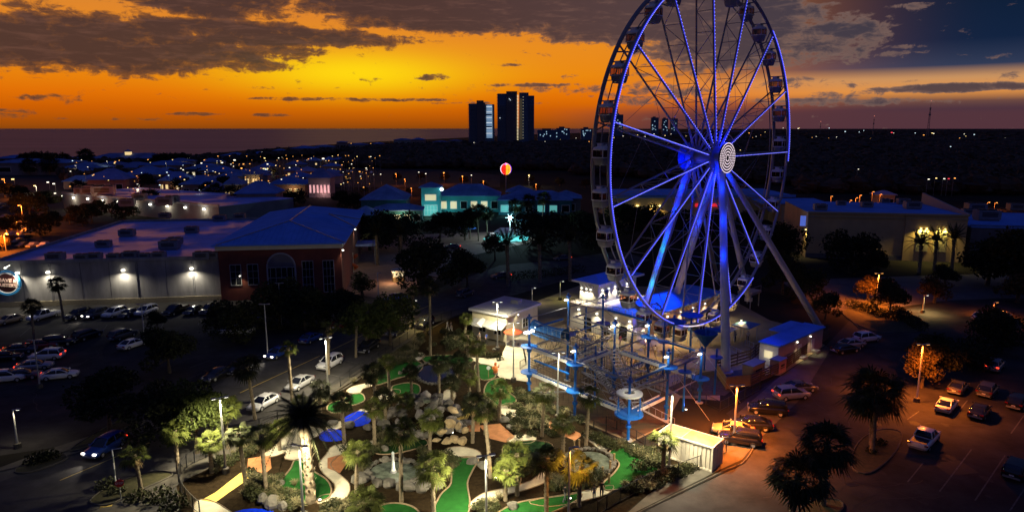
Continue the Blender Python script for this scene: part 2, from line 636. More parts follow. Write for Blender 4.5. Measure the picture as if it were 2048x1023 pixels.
# ------------------------------------------------------------------ land and sea
shore = [(-3000, 690)] + [tuple(gp(*p)[:2]) for p in ((0, 322), (150, 320), (300, 317), (430, 306), (520, 298), (640, 290), (760, 283), (930, 275), (1060, 269), (1180, 265), (1320, 262.5))]
land = shore + [(9000, 60000), (90000, 60000), (60000, -600), (-3000, -600)]
gm = MB().sheet([(-120000, -3000), (120000, -3000), (120000, 150000), (-120000, 150000)], -1.6)
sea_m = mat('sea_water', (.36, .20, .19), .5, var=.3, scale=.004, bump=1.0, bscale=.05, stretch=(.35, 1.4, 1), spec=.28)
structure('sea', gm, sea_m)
bm = bmesh.new()
vs = [bm.verts.new((p[0], p[1], 0)) for p in land]
f = bm.faces.new(vs)
if f.normal.z < 0:
    f.normal_flip()
bmesh.ops.triangulate(bm, faces=bm.faces[:])
me = bpy.data.meshes.new('ground')
bm.to_mesh(me)
me.materials.append(ground_m)
tag(link('ground', me), kind='structure')
strip = MB()
for i in range(len(shore) - 1):
    a, b = Vector(shore[i] + (0,)), Vector(shore[i + 1] + (0,))
    d = (b - a).normalized()
    nn = Vector((-d.y, d.x, 0)) * 14
    strip.add([a - nn * .5 + Vector((0, 0, .02)), b - nn * .5 + Vector((0, 0, .02)), b + nn + Vector((0, 0, -1.5)), a + nn + Vector((0, 0, -1.5))], [(0, 1, 2, 3)])
structure('beach', strip, mat('sand', (.3, .26, .2), .95, var=.2, scale=.1))


def sheet_px(name, pts, z, m, k=0, border=None, label=None):
    poly = [gp(x, y, z) for x, y in pts]
    if k:
        poly = smooth_poly(poly, k)
    o = structure(name, MB().sheet(poly, z), m)
    if border:
        part('border', MB().tube([Vector((p.x, p.y, z + .02)) for p in poly], border, 5, True), edge_m, o)
    return o


# far car parks, plain asphalt
sheet_px('car_park', [(-400, 400), (0, 345), (130, 345), (250, 440), (180, 470), (-60, 540), (-500, 600)], .010, asphalt)
sheet_px('car_park', [(430, 322), (640, 318), (1000, 350), (1000, 374), (600, 374), (440, 352)], .010, asphalt)
sheet_px('car_park', [(-700, 660), (-60, 606), (440, 600), (700, 590), (860, 560), (900, 600), (620, 700), (400, 850), (200, 880), (-600, 1000)], .012, asphalt)
sheet_px('street', [(1240, 500), (1120, 520), (1000, 530), (880, 575), (650, 655), (520, 705), (300, 870), (-60, 955), (-600, 1060), (-600, 1400), (100, 1300), (440, 928), (560, 852), (700, 768), (865, 654), (960, 610), (1130, 560), (1300, 520)], .018, road_m)
sheet_px('car_park', [(1200, 1130), (1262, 1034), (1490, 926), (1512, 884), (1452, 826), (1560, 752), (1652, 690), (1700, 640), (1760, 632), (1880, 600), (2300, 560), (3000, 700), (3000, 1200)], .014, asphalt)
sheet_px('plaza', [(690, 585), (700, 500), (800, 470), (1020, 462), (1080, 480), (900, 520), (860, 575), (760, 596)], .020, mat('brick_plaza', (.26, .15, .11), .85, var=.25, scale=.6))
sheet_px('road', [(1560, 560), (2200, 540), (2200, 590), (1900, 600), (1760, 618), (1640, 622)], .016, mat('far_road', (.10, .09, .085), .8, var=.25, scale=.3))

# the golf ground and everything laid on it
sheet_px('planting_bed', [(370, 1060), (352, 965), (372, 930), (410, 914), (480, 873), (556, 845), (600, 819), (660, 789), (700, 757), (745, 729), (800, 689), (865, 645), (935, 628), (950, 690), (1060, 690), (1060, 790), (1255, 890), (1320, 900), (1450, 905), (1440, 945), (1300, 985), (1230, 1040), (1180, 1150), (500, 1200)], .024, mulch)
sheet_px('sidewalk', [(140, 1060), (190, 1000), (330, 940), (430, 905), (555, 838), (700, 750), (860, 643), (864, 650), (700, 764), (560, 850), (440, 925), (352, 968), (300, 1000), (240, 1060)], .028, conc_dull)
sheet_px('sidewalk', [(-40, 948), (120, 890), (280, 838), (330, 842), (345, 850), (300, 858), (180, 896), (0, 962)], .028, conc_dull)
sheet_px('sidewalk', [(1236, 1040), (1440, 938), (1484, 918), (1512, 884), (1600, 798), (1660, 700), (1652, 690), (1560, 752), (1470, 830), (1440, 900), (1300, 985)], .026, conc_dull)
sheet_px('plaza', [(930, 716), (1000, 718), (1012, 690), (1006, 650), (1045, 612), (1160, 570), (1420, 575), (1540, 640), (1600, 655), (1650, 690), (1560, 750), (1440, 745), (1440, 800), (1360, 795), (1330, 850), (1262, 884), (1140, 832), (1052, 792), (1062, 762), (1000, 752), (972, 728)], .030, plaza_m)
sheet_px('pavement', [(930, 714), (1000, 716), (1012, 690), (1004, 650), (1046, 640), (1062, 700), (1062, 764), (1000, 754), (972, 730)], .036, concrete)
sheet_px('embankment', [(1400, 745), (1440, 738), (1500, 752), (1450, 790), (1360, 790), (1335, 775)], .037, mat('dry_grass', (.07, .05, .025), .95, var=.4, scale=2, bump=.5))

sheet_px('deck', [(1056, 788), (1066, 730), (1120, 716), (1240, 740), (1336, 786), (1330, 848), (1262, 880), (1140, 829)], .036, mat('brown_deck', (.10, .065, .03), .9, var=.35, scale=.6, stretch=(.2, 6, 1)))
for i, pts in enumerate([
    [(590, 920), (612, 917), (626, 940), (652, 957), (663, 977), (655, 996), (620, 1005), (575, 1003), (558, 990), (556, 968), (570, 950), (582, 935)],
    [(905, 918), (955, 915), (945, 940), (935, 965), (940, 1005), (928, 1030), (868, 1030), (880, 990), (902, 965)],
    [(1218, 905), (1242, 893), (1290, 905), (1315, 930), (1310, 957), (1270, 972), (1215, 980), (1206, 966), (1228, 945), (1238, 925)],
    [(750, 1015), (790, 1005), (830, 1015), (836, 1040), (735, 1040)],
    [(990, 1028), (1040, 1003), (1120, 991), (1162, 986), (1150, 1002), (1080, 1032), (990, 1044)],
    [(790, 725), (820, 718), (845, 728), (835, 745), (795, 756), (752, 770), (740, 757)],
    [(785, 772), (815, 765), (838, 770), (838, 786), (812, 795), (790, 786)],
    [(978, 762), (1008, 756), (1014, 780), (1031, 795), (1028, 806), (1000, 811), (984, 801), (968, 784)],
    [(952, 728), (985, 733), (991, 752), (968, 760), (952, 748)],
    [(695, 790), (722, 786), (729, 800), (705, 810), (690, 802)],
    [(850, 712), (925, 710), (946, 722), (900, 735), (855, 726)],
    [(660, 806), (690, 800), (700, 816), (675, 826), (655, 820)],
]):
    sheet_px('putting_green', pts, .062, turf, 4, .09)
for pts in ([(758, 890), (840, 876), (852, 890), (790, 906), (752, 906)], [(1008, 892), (1060, 880), (1104, 888), (1094, 912), (1040, 930), (1012, 918)], [(1012, 925), (1038, 928), (1040, 966), (1012, 966)]):
    sheet_px('putting_green', pts, .060, turf2, 4, .07)

for m, z, polys in ((concrete, .050, [
    [(566, 874), (600, 850), (642, 856), (648, 864), (612, 884), (604, 900), (606, 918), (570, 917), (572, 905), (548, 912), (520, 912), (545, 895)],
    [(652, 908), (668, 890), (722, 884), (748, 880), (748, 892), (694, 903), (668, 918), (662, 932), (682, 950), (698, 966), (698, 986), (680, 1001), (635, 1006), (642, 990), (666, 985), (668, 966), (646, 945), (638, 926)],
    [(388, 1010), (402, 997), (430, 1003), (462, 1023), (475, 1040), (400, 1040)],
    [(693, 783), (705, 772), (745, 764), (749, 770), (726, 777), (718, 787)],
    [(740, 800), (762, 780), (800, 779), (790, 795), (756, 802)],
    [(813, 712), (822, 705), (845, 705), (849, 714), (830, 722)],
    [(888, 782), (905, 778), (912, 790), (906, 805), (914, 820), (895, 822), (886, 806)],
    [(938, 1008), (965, 986), (1010, 975), (1062, 960), (1090, 938), (1098, 958), (1060, 976), (1000, 993), (950, 1018)],
    [(1013, 880), (1040, 867), (1072, 874), (1062, 885), (1030, 886)],
    [(1163, 869), (1190, 867), (1226, 892), (1202, 898), (1184, 886)],
    [(1058, 1002), (1140, 986), (1190, 975), (1226, 970), (1216, 986), (1160, 1002), (1100, 1012)],
    [(890, 898), (920, 892), (955, 900), (958, 912), (905, 914)],
    [(655, 850), (700, 834), (720, 818), (735, 822), (700, 846), (660, 862)],
    [(1000, 812), (1020, 806), (1050, 826), (1036, 836), (1000, 826)],
]), (yellow_pave, .056, [[(402, 999), (430, 984), (480, 945), (496, 940), (498, 956), (456, 985), (430, 1004)], [(912, 818), (932, 815), (940, 828), (932, 842), (914, 838)]]),
    (terracotta, .054, [[(496, 916), (540, 909), (543, 935), (530, 946), (495, 936)], [(1030, 824), (1062, 820), (1166, 868), (1150, 880), (1042, 836)], [(958, 850), (1000, 846), (1030, 872), (1012, 884), (980, 876)], [(655, 915), (690, 905), (700, 915), (680, 945), (655, 935)], [(912, 838), (960, 842), (960, 862), (912, 862)]])):
    for pts in polys:
        o = sheet_px('path', pts, z, m, 3 if m is concrete else 0, .05 if m is concrete else None)


def pond(pts, z, m, name='pond'):
    return sheet_px(name, pts, z, m, 4)


el = lambda cx, cy, rx, ry, n=12: [(cx + rx * math.cos(2 * PI * i / n), cy + ry * math.sin(2 * PI * i / n)) for i in range(n)]
pond([(690, 834), (718, 821), (742, 829), (738, 845), (715, 852), (695, 849)], .070, water_blue)
pond([(640, 866), (663, 856), (690, 864), (686, 878), (660, 882), (642, 879)], .070, water_blue)
pond([(462, 1026), (500, 1016), (546, 1021), (552, 1044), (462, 1044)], .070, water_blue)
pond(el(872, 747, 38, 19), .070, water_dark)
pond(el(790, 944, 50, 22), .070, water_foam)
pond(el(1178, 926, 44, 24), .070, water_foam)

# kerbs: real steps beside the asphalt
kerb = MB()
for line in ([(430, 932), (556, 855), (700, 770), (862, 657), (960, 612)], [(1240, 1044), (1440, 946), (1488, 924), (1512, 886)], [(-40, 952), (180, 900), (300, 862)],
             [(60, 925), (200, 880), (262, 850), (285, 846)], [(1700, 640), (1740, 668), (1790, 660)], [(250, 1040), (330, 985), (370, 960)]):
    kerb.tube([gp(p[0], p[1]) + Vector((0, 0, .06)) for p in smooth_line([q_ + (0,) for q_ in line], 4)], .11, 5)
structure('kerb', kerb, conc_dull)


def island(pts, m):
    poly = smooth_poly([gp(x, y) for x, y in pts], 4)
    o = structure('traffic_island', MB().prism([(p.x, p.y) for p in poly], 0, .1), m)
    part('border', MB().tube([Vector((p.x, p.y, .09)) for p in poly], .1, 5, True), conc_dull, o)


isl = mat('island_grass', (.05, .045, .015), .95, var=.4, scale=2, bump=.6)
island([(1702, 932), (1718, 884), (1760, 860), (1802, 866), (1790, 905), (1740, 946)], isl)
island([(1598, 1022), (1620, 1003), (1660, 998), (1684, 1006), (1680, 1022), (1640, 1040), (1600, 1040)], isl)
island([(1700, 640), (1690, 620), (1760, 600), (1835, 655), (1800, 664), (1745, 662)], isl)
island([(1800, 720), (1850, 690), (1905, 690), (1900, 720), (1860, 745)], isl)
island([(30, 940), (90, 905), (135, 916), (60, 945)], isl)
island([(140, 900), (230, 846), (286, 838), (270, 858), (190, 890)], isl)
island([(180, 1002), (225, 970), (300, 945), (345, 950), (270, 985), (215, 1010)], isl)
# painted marks
mk = MB()


def stripe(a, b, w=.11, z=.022, mb=None):
    p, q2 = gp(*a), gp(*b)
    d = (q2 - p).normalized()
    n = Vector((-d.y, d.x, 0)) * w / 2
    (mb or mk).add([p - n + Vector((0, 0, z)), q2 - n + Vector((0, 0, z)), q2 + n + Vector((0, 0, z)), p + n + Vector((0, 0, z))], [(0, 1, 2, 3)])


for a, b in (((1815, 963), (1846, 925)), ((1879, 982), (1943, 898)), ((1950, 1000), (2010, 910)), ((1906, 835), (1935, 800)), ((2022, 866), (2048, 830)), ((2020, 1020), (2060, 960)), ((1815, 838), (1838, 822)),
             ((470, 845), (545, 865)), ((560, 805), (600, 816)), ((604, 764), (655, 779)), ((642, 745), (700, 757)), ((690, 720), (716, 727)),
             ((60, 655), (40, 672)), ((140, 650), (125, 662)), ((215, 648), (205, 662)), ((330, 640), (322, 655)), ((400, 640), (396, 650)), ((380, 735), (420, 720)), ((405, 745), (370, 760))):
    stripe(a, b, .13)
mky = MB()
for a, b in (((120, 960), (300, 884)), ((330, 868), (470, 790)), ((480, 785), (640, 711)), ((650, 706), (760, 653)), ((770, 648), (860, 610))):
    stripe(a, b, .16, .024, mky)
structure('road_marking', mk, paint_w)
structure('road_marking', mky, paint_y)
o = tag(MB().box(gp(213, 1010) + Vector((0, 0, .033)), (1.0, .7, .02), .3).build('tactile_paving', yellow_pave), kind='structure')
tag(MB().box(gp(1704, 968) + Vector((0, 0, .02)), (1.1, .7, .03), .2).build('storm_drain', black_m), kind='structure')

# wear of the asphalt: tar filled cracks, oil stains and patched squares
rc2 = random.Random(44)
tar = mat('tar', (.010, .010, .010), .6, var=.3)
cr = MB()
for k in range(34):
    x, y = (rc2.uniform(1500, 2040), rc2.uniform(700, 1020)) if k < 20 else (rc2.uniform(60, 460), rc2.uniform(680, 860))
    p = gp(x, y)
    if x < 1640 and y > 870 or x < 1560:
        if k < 20:
            continue
    a = rc2.uniform(0, 6.28)
    pts = [p]
    for j in range(9):
        a += rc2.uniform(-.5, .5)
        pts.append(pts[-1] + Vector((math.cos(a), math.sin(a), 0)) * rc2.uniform(.5, 1.3))
    for j in range(9):
        d = (pts[j + 1] - pts[j]).normalized()
        n = Vector((-d.y, d.x, 0)) * rc2.uniform(.03, .06)
        z = Vector((0, 0, .0195))
        cr.add([pts[j] - n + z, pts[j + 1] - n + z, pts[j + 1] + n + z, pts[j] + n + z], [(0, 1, 2, 3)])
structure('asphalt_crack', cr, tar)
st_ = MB()
for k in range(46):
    x, y = (rc2.uniform(1690, 2040), rc2.uniform(700, 1020)) if k < 28 else (rc2.uniform(60, 440), rc2.uniform(650, 850))
    p = gp(x, y)
    r = rc2.uniform(.25, .8)
    st_.sheet([(p.x + r * math.cos(2 * PI * i / 12) * rc2.uniform(.6, 1.2), p.y + r * 1.5 * math.sin(2 * PI * i / 12) * rc2.uniform(.6, 1.2)) for i in range(12)], .0185)
for x, y in ((1640, 800), (1780, 720), (1900, 950), (1600, 880), (330, 760), (150, 800)):
    p = gp(x, y)
    st_.sheet([(p.x, p.y), (p.x + 3.4, p.y + .5), (p.x + 3.1, p.y + 3.2), (p.x - .2, p.y + 2.7)], .0178)
structure('asphalt_stain', st_, mat('asphalt_stain', (.014, .013, .013), .75, var=.4))

# ------------------------------------------------------------------ the big wheel
WC = Vector((30.926, 105.926, 30.633))
WA = .77988
WR = 26.19
U = Vector((math.cos(WA), math.sin(WA), 0))
Nn = Vector((math.sin(WA), -math.cos(WA), 0))
UP = Vector((0, 0, 1))
BACK = -2.6
wheel = thing('ferris_wheel', 'giant ferris wheel outlined in blue lights with white glazed cabins', 'ferris wheel', (WC.x, WC.y, 0))
OFF = Vector((WC.x, WC.y, 0))


def wp(ang, r, w):      # point on the wheel, local to its foot
    return WC - OFF + U * (r * math.cos(ang)) + UP * (r * math.sin(ang)) + Nn * w


N_R = 120
for w in (0, BACK):
    part('rim', MB().tube([wp(2 * PI * i / N_R, WR, w) for i in range(N_R)], .26 if w == 0 else .3, 6, True), steel_w, wheel)
    part('inner_rim', MB().tube([wp(2 * PI * i / 60, WR - 1.5, w) for i in range(60)], .09, 5, True), steel_w, wheel) if w else None
SPK = [R_(.5 + 24 * k) for k in range(15)]
for a in SPK:
    part('spoke', MB().cyl(wp(a, 1.4, .35), wp(a, WR, 0), .17, .13, 6), steel_w, wheel)
    part('spoke', MB().cyl(wp(a, 1.4, BACK - .35), wp(a, WR, BACK), .17, .13, 6), steel_w, wheel)
    lat = MB()
    rs = [3.5, 6.5, 9.5, 12.5, 15.5, 18.5, 21.5, 24.5]
    for i in range(len(rs) - 1):
        s0, s1 = (0, BACK) if i % 2 else (BACK, 0)
        lat.cyl(wp(a, rs[i], s0), wp(a, rs[i + 1], s1), .055, n=4, caps=False)
        lat.cyl(wp(a, rs[i + 1], 0), wp(a, rs[i + 1], BACK), .05, n=4, caps=False)
    part('spoke_lacing', lat, steel_w, wheel)
    tie = MB().tube([wp(a + R_(2.2) , WR - .3, 0), wp(a, WR - 1.6, -.6), wp(a, WR - 2.0, -1.3), wp(a, WR - 1.6, -2.0), wp(a + R_(2.2), WR - .3, BACK)], .11, 5)
    part('rim_yoke', tie, steel_w, wheel)
cable = MB()
for k in range(15):
    a0, a1 = SPK[k], SPK[(k + 1) % 15]
    for r0, r1, w in ((9.5, 15.5, 0), (15.5, 9.5, BACK), (15.5, 21.5, BACK)):
        cable.cyl(wp(a0, r0, w), wp(a1, r1, w), .028, n=4, caps=False)
    cable.cyl(wp(a0 + R_(12), WR, BACK), wp(a0 + R_(12), WR, 0), .07, n=4, caps=False)
part('bracing_cables', cable, steel_w, wheel)


# light strips: a blue glowing tube standing in for the beads' halo, and the beads
def strip_led(pts, name='light_strip', r=.075, step=.31, bead=.062):
    o = part(name, MB().tube(pts, r, 5), led_blue, wheel)
    mb = MB()
    acc = 0.0
    for i in range(len(pts) - 1):
        L = (pts[i + 1] - pts[i]).length
        d = (pts[i + 1] - pts[i]).normalized()
        while acc < L:
            c = pts[i] + d * acc + Nn * .09
            mb.add([c + Vector((bead, 0, 0)), c + Vector((0, bead, 0)), c - Vector((bead, 0, 0)), c - Vector((0, bead, 0)), c + UP * bead, c - UP * bead],
                   [(0, 1, 4), (1, 2, 4), (2, 3, 4), (3, 0, 4), (1, 0, 5), (2, 1, 5), (3, 2, 5), (0, 3, 5)])
            acc += step
        acc -= L
    part('led_beads', mb, led_dot, o, kind='stuff')


arc = lambda a0, a1, n: [wp(R_(a0 + (a1 - a0) * i / n), WR + .02, .3) for i in range(n + 1)]
strip_led(arc(112, 258, 60))
strip_led(arc(266, 306, 20))
strip_led(arc(-3, 50.5, 26))
for i, a in enumerate(SPK):
    r1 = WR - .4
    up_ = math.sin(a) > .2 or math.cos(a) > .85
    strip_led([wp(a, 2.6, .55), wp(a, r1, .18)], r=.04 if up_ else .06, step=.5 if up_ else .3, bead=.06)
# white beads on the boarding ramp of the rim
bt = MB()
for i in range(18):
    bt.ball(wp(R_(255 + i * .75), WR + .05, .34), .1, 6)
part('white_beads', bt, led_white, wheel, kind='stuff')
# hub
part('hub_drum', MB().cyl(wp(0, 0, 2.1), wp(0, 0, -4.6), .95, n=20), steel_w, wheel)
for w in (.45, BACK - .45):
    part('hub_flange', MB().cyl(wp(0, 0, w + .12), wp(0, 0, w - .12), 1.75, n=24), steel_w, wheel)
part('hub_cap', MB().cyl(wp(0, 0, -4.4), wp(0, 0, -4.9), 2.2, n=24), blue_paint, wheel)
disc = part('hub_disc', MB().cyl(wp(0, 0, 2.1), wp(0, 0, 2.35), 2.3, n=32), black_m, wheel)
for r in (.5, .95, 1.38, 1.8, 2.22):
    mb = MB()
    n = int(2 * PI * r / .26)
    for k in range(n):
        mb.ball(wp(2 * PI * k / n, r, 2.4), .075, 6)
    part('light_ring', mb, led_white, disc, kind='stuff')
# legs: white tubes from the hub to their feet
for (w, foot, r0, r1) in ((1.5, gp(1452, 742, .6), .5, .68), (1.3, gp(1637, 650, .3), .4, .6), (-.2 + 1.0, gp(1497, 596, 3.4), .4, .5),
                          (-3.9, gp(1276, 662, 2.0), .5, .62), (.9, gp(1336, 640, .2), .5, .64), (-3.9, gp(1436, 560, .2), .32, .4)):
    leg = part('leg', MB().cyl(wp(0, 0, w) - UP * .5, foot - OFF, r0, r1, 14), leg_m, wheel)
    part('foot_plate', MB().cyl(foot - OFF - UP * .5, foot - OFF + UP * .1, r1 * 1.5, n=14), galv, leg)
# cabins hang between the rims
GN = 30
gl_m = tinted('cabin_glass', (.82, .66, .58), .12)  # warm tint paints the orange sky glow into the panes
panel = MB()


def cabin_meshes():
    out = {}
    w, d = .98, .92
    prof = lambda z: (1.0 if .55 < z < 1.6 else (.86 if z <= .55 else .95))
    b = MB()     # lower body, bowl shaped
    ring = []
    for z, s in ((-2.75, .72), (-2.6, .84), (-2.15, .97), (-1.75, 1.0)):
        for k in range(16):
            t = 2 * PI * k / 16
            cx, cy = math.cos(t), math.sin(t)
            e = .55
            ring.append((w * s * math.copysign(abs(cx) ** e, cx), d * s * math.copysign(abs(cy) ** e, cy), z))
    b.add(ring, [(i * 16 + k, i * 16 + (k + 1) % 16, (i + 1) * 16 + (k + 1) % 16, (i + 1) * 16 + k) for i in range(3) for k in range(16)] + [tuple(range(15, -1, -1)), tuple(48 + k for k in range(16))])
    out['shell'] = b.mesh('cabin_shell', [grey_m])
    r = MB()     # roof cap with the machine box on it
    ring = []
    for z, s in ((-.85, 1.04), (-.7, 1.06), (-.5, .95), (-.38, .6)):
        for k in range(16):
            t = 2 * PI * k / 16
            cx, cy = math.cos(t), math.sin(t)
            ring.append((w * s * math.copysign(abs(cx) ** .5, cx), d * s * math.copysign(abs(cy) ** .5, cy), z))
    r.add(ring, [(i * 16 + k, i * 16 + (k + 1) % 16, (i + 1) * 16 + (k + 1) % 16, (i + 1) * 16 + k) for i in range(3) for k in range(16)] + [tuple(range(15, -1, -1)), tuple(48 + k for k in range(16))])
    r.box((0, 0, -.2), (1.2, .7, .4))
    out['roof'] = r.mesh('cabin_roof', [white_m])
    p = MB()
    for sx in (-1, 1):
        for sy in (-1, 1):
            p.cyl((sx * w * .9, sy * d * .88, -1.8), (sx * w * .9, sy * d * .88, -.8), .06, n=5)
    for sy in (-1, 1):
        p.cyl((0, sy * d * .96, -1.8), (0, sy * d * .96, -.8), .05, n=5)
        p.box((0, sy * d * .96, -1.78), (1.8, .06, .12))
    for sx in (-1, 1):
        p.box((sx * w * .98, 0, -1.78), (.06, 1.6, .12))
    out['window_frame'] = p.mesh('cabin_frame', [white_m])
    g = {}
    for i, (sx, sy) in enumerate(((1, 0), (-1, 0), (0, 1), (0, -1))):
        c = (sx * w * .95, sy * d * .93, -1.3)
        g[i] = MB().box(c, (.03 if sx else 1.6, .03 if sy else 1.5, .92)).mesh('cabin_pane', [gl_m])
    out['pane'] = g
    s = MB().box((0, .45, -2.1), (1.5, .4, .12)).box((0, -.45, -2.1), (1.5, .4, .12)).box((0, .62, -1.8), (1.5, .08, .5)).box((0, -.62, -1.8), (1.5, .08, .5))
    out['bench_seat'] = s.mesh('cabin_bench', [black_m])
    h = MB().tube([(0, -1.25, 0), (0, -.2, 0), (0, .2, 0), (0, 1.25, 0)], .1, 6).box((0, 0, -.1), (.5, .7, .25))
    out['hanger'] = h.mesh('cabin_hanger', [grey_m])
    return out


cm = cabin_meshes()
for k in range(GN):
    a = R_(6.5 + 12 * k)
    if math.sin(a) > .985:
        pass
    c = link('cabin', cm['shell'], wheel)
    c.location = wp(a, WR - .1, BACK / 2)
    c.rotation_euler = (0, 0, WA)
    KIDS.setdefault(wheel.name, []).append(c)
    for nm in ('roof', 'window_frame', 'bench_seat', 'hanger'):
        part(nm, cm[nm], None, c)
    for i in range(4):
        part('pane', cm['pane'][i], None, c)
# blue floods of the wheel
for a, r, w, p in ((70, 3.2, 1.3, 500), (-100, 3.4, .9, 500), (160, 3.0, -6.6, 380), (200, 2.6, -3.6, 300)):
    lamp('POINT', wp(R_(a), r, w), p, (.0, .015, 1), wheel, .4)
lamp('SPOT', gp(1330, 640, .8) - OFF + Nn * -1, 15000, (.0, .06, 1), wheel, .3, aim=(wp(0, 0, -3.9) - (gp(1330, 640, .8) - OFF)), cone=40)
lamp('SPOT', wp(R_(-80), 3, 5.0), 9000, (.02, .05, 1), wheel, .3, aim=(gp(1452, 742) - OFF) - wp(R_(-80), 3, 5.0), cone=50)
lamp('SPOT', wp(R_(-60), 5, -5.5), 42000, (.01, .09, 1), wheel, .3, aim=(gp(1276, 662) - OFF) - wp(R_(-60), 5, -5.5), cone=34)
for (w, foot, ts, p, c) in ((-3.9, gp(1276, 662, 2.0), (.15, .28, .42, .58, .74, .88), 260, (.0, .03, 1)), (-3.9, gp(1276, 662, 2.0), (.5, .7), 60, (.0, .9, .8)), (1.5, gp(1452, 742, .6), (.12, .28, .45), 170, (.0, .03, 1)), (.9, gp(1336, 640, .2), (.15, .35), 120, (.0, .03, 1)), (1.3, gp(1637, 650, .3), (.1,), 120, (.0, .03, 1))):
    a_, b_ = wp(0, 0, w) - UP * .5, foot - OFF
    for t_ in ts:
        lamp('POINT', a_.lerp(b_, t_) + Vector((-.7, -1.35, 0)), p, c, wheel, .15)
# machine pedestal under the far right leg
o = thing('machine_platform', 'pale machine platform under the rear right leg of the wheel', 'platform', gp(1497, 612))
part('deck', MB().box((0, 0, 3.0), (4.2, 3.0, .5), WA), steel_w, o)
for sx in (-1, 1):
    for sy in (-1, 1):
        part('post', MB().cyl(U * (sx * 1.8) + Nn * (sy * 1.2), U * (sx * 1.8) + Nn * (sy * 1.2) + UP * 2.8, .12), steel_w, o)
part('railing', MB().tube([U * 2 + Nn * 1.4 + UP * 4.2, U * -2 + Nn * 1.4 + UP * 4.2, U * -2 - Nn * 1.4 + UP * 4.2], .05, 5).cyl(U * 2 + Nn * 1.4 + UP * 3.2, U * 2 + Nn * 1.4 + UP * 4.2, .05).cyl(U * -2 + Nn * 1.4 + UP * 3.2, U * -2 + Nn * 1.4 + UP * 4.2, .05), steel_w, o)

# ------------------------------------------------------------------ buildings
def hip(mb, x0, x1, y0, y1, z, h, over=.5, th=.25, mi=0):
    x0, x1, y0, y1 = x0 - over, x1 + over, y0 - over, y1 + over
    w, d = x1 - x0, y1 - y0
    k = min(w, d) / 2
    if w > d:
        r = [(x0 + k, (y0 + y1) / 2, z + h), (x1 - k - 1e-3, (y0 + y1) / 2, z + h)]
    else:
        r = [((x0 + x1) / 2, y0 + k, z + h), ((x0 + x1) / 2, y1 - k - 1e-3, z + h)]
    v = [(x0, y0, z), (x1, y0, z), (x1, y1, z), (x0, y1, z), (x0, y0, z + th), (x1, y0, z + th), (x1, y1, z + th), (x0, y1, z + th)] + r
    fs = [(0, 3, 2, 1), (0, 1, 5, 4), (1, 2, 6, 5), (2, 3, 7, 6), (3, 0, 4, 7)]
    if w > d:
        fs += [(4, 5, 9, 8), (5, 6, 9), (6, 7, 8, 9), (7, 4, 8)]
    else:
        fs += [(4, 5, 8), (5, 6, 9, 8), (6, 7, 9), (7, 4, 8, 9)]
    return mb.add(v, fs, mi)


def walls(w, d, h, x0=0, y0=0, z0=0):
    return MB().box((x0 + w / 2, y0 + d / 2, z0 + h / 2), (w, d, h))


def window(parent, c, w, h, m=None, face='y', frame=white_m, bars=(1, 1), deep=.08, shape=None):
    """a frame proud of the wall with its pane; face y looks to -y, x looks to +x"""
    f, p = MB(), MB()
    t = max(.06, min(w, h) * .06)

    def bx(mb, a, z, sa, sz, dep, th):
        if face == 'y':
            mb.box((c[0] + a, c[1] - dep, c[2] + z), (sa, th, sz))
        else:
            mb.box((c[0] + dep, c[1] + a, c[2] + z), (th, sa, sz))
    for s in (-1, 1):
        bx(f, s * (w / 2 + t / 2), 0, t, h + 2 * t, deep, deep * 2)
        bx(f, 0, s * (h / 2 + t / 2), w, t, deep, deep * 2)
    for i in range(1, bars[0]):
        bx(f, -w / 2 + w * i / bars[0], 0, t * .5, h, deep * .8, deep)
    for i in range(1, bars[1]):
        bx(f, 0, -h / 2 + h * i / bars[1], w, t * .5, deep * .75, deep * .9)
    bx(p, 0, 0, w, h, .03, .05)
    o = part('window', f, frame, parent)
    part('pane', p, m or glass_m, o)
    return o


def wall_lamp(parent, loc, power, col=WHITE, m=None, aim=(0, -.25, -1), cone=140, size=.35, out=(0, -.3, 0)):
    o = part('wall_lamp', MB().box(loc, (size, size * .8, size * .6)), m or lamp_w, parent)
    lamp('SPOT', Vector(loc) + Vector(out) * 1.3 + Vector((0, 0, -size * .5)), power, col, parent, .12, aim, cone, .8)
    return o


unit_me = {}


def rooftop_unit(loc, rz, s, label, group):
    if not unit_me:
        unit_me['body'] = MB().box((0, 0, .75), (2.6, 1.8, 1.1)).box((0, 0, .1), (2.4, 1.5, .2)).mesh('unit_body', [grey_m])
        unit_me['fan_guard'] = MB().cyl((.6, 0, 1.3), (.6, 0, 1.42), .55, n=14).cyl((-.6, 0, 1.3), (-.6, 0, 1.42), .55, n=14).mesh('unit_fan', [black_m])
        unit_me['louvre'] = MB().box((0, -.92, .6), (1.8, .04, .12)).box((0, -.92, .8), (1.8, .04, .12)).box((0, -.92, 1.0), (1.8, .04, .12)).mesh('unit_louvre', [black_m])
    t = thing('rooftop_unit', label, 'air conditioner', loc, rz, group, s)
    for k in ('body', 'fan_guard', 'louvre'):
        part(k, unit_me[k], None, t)
    return t


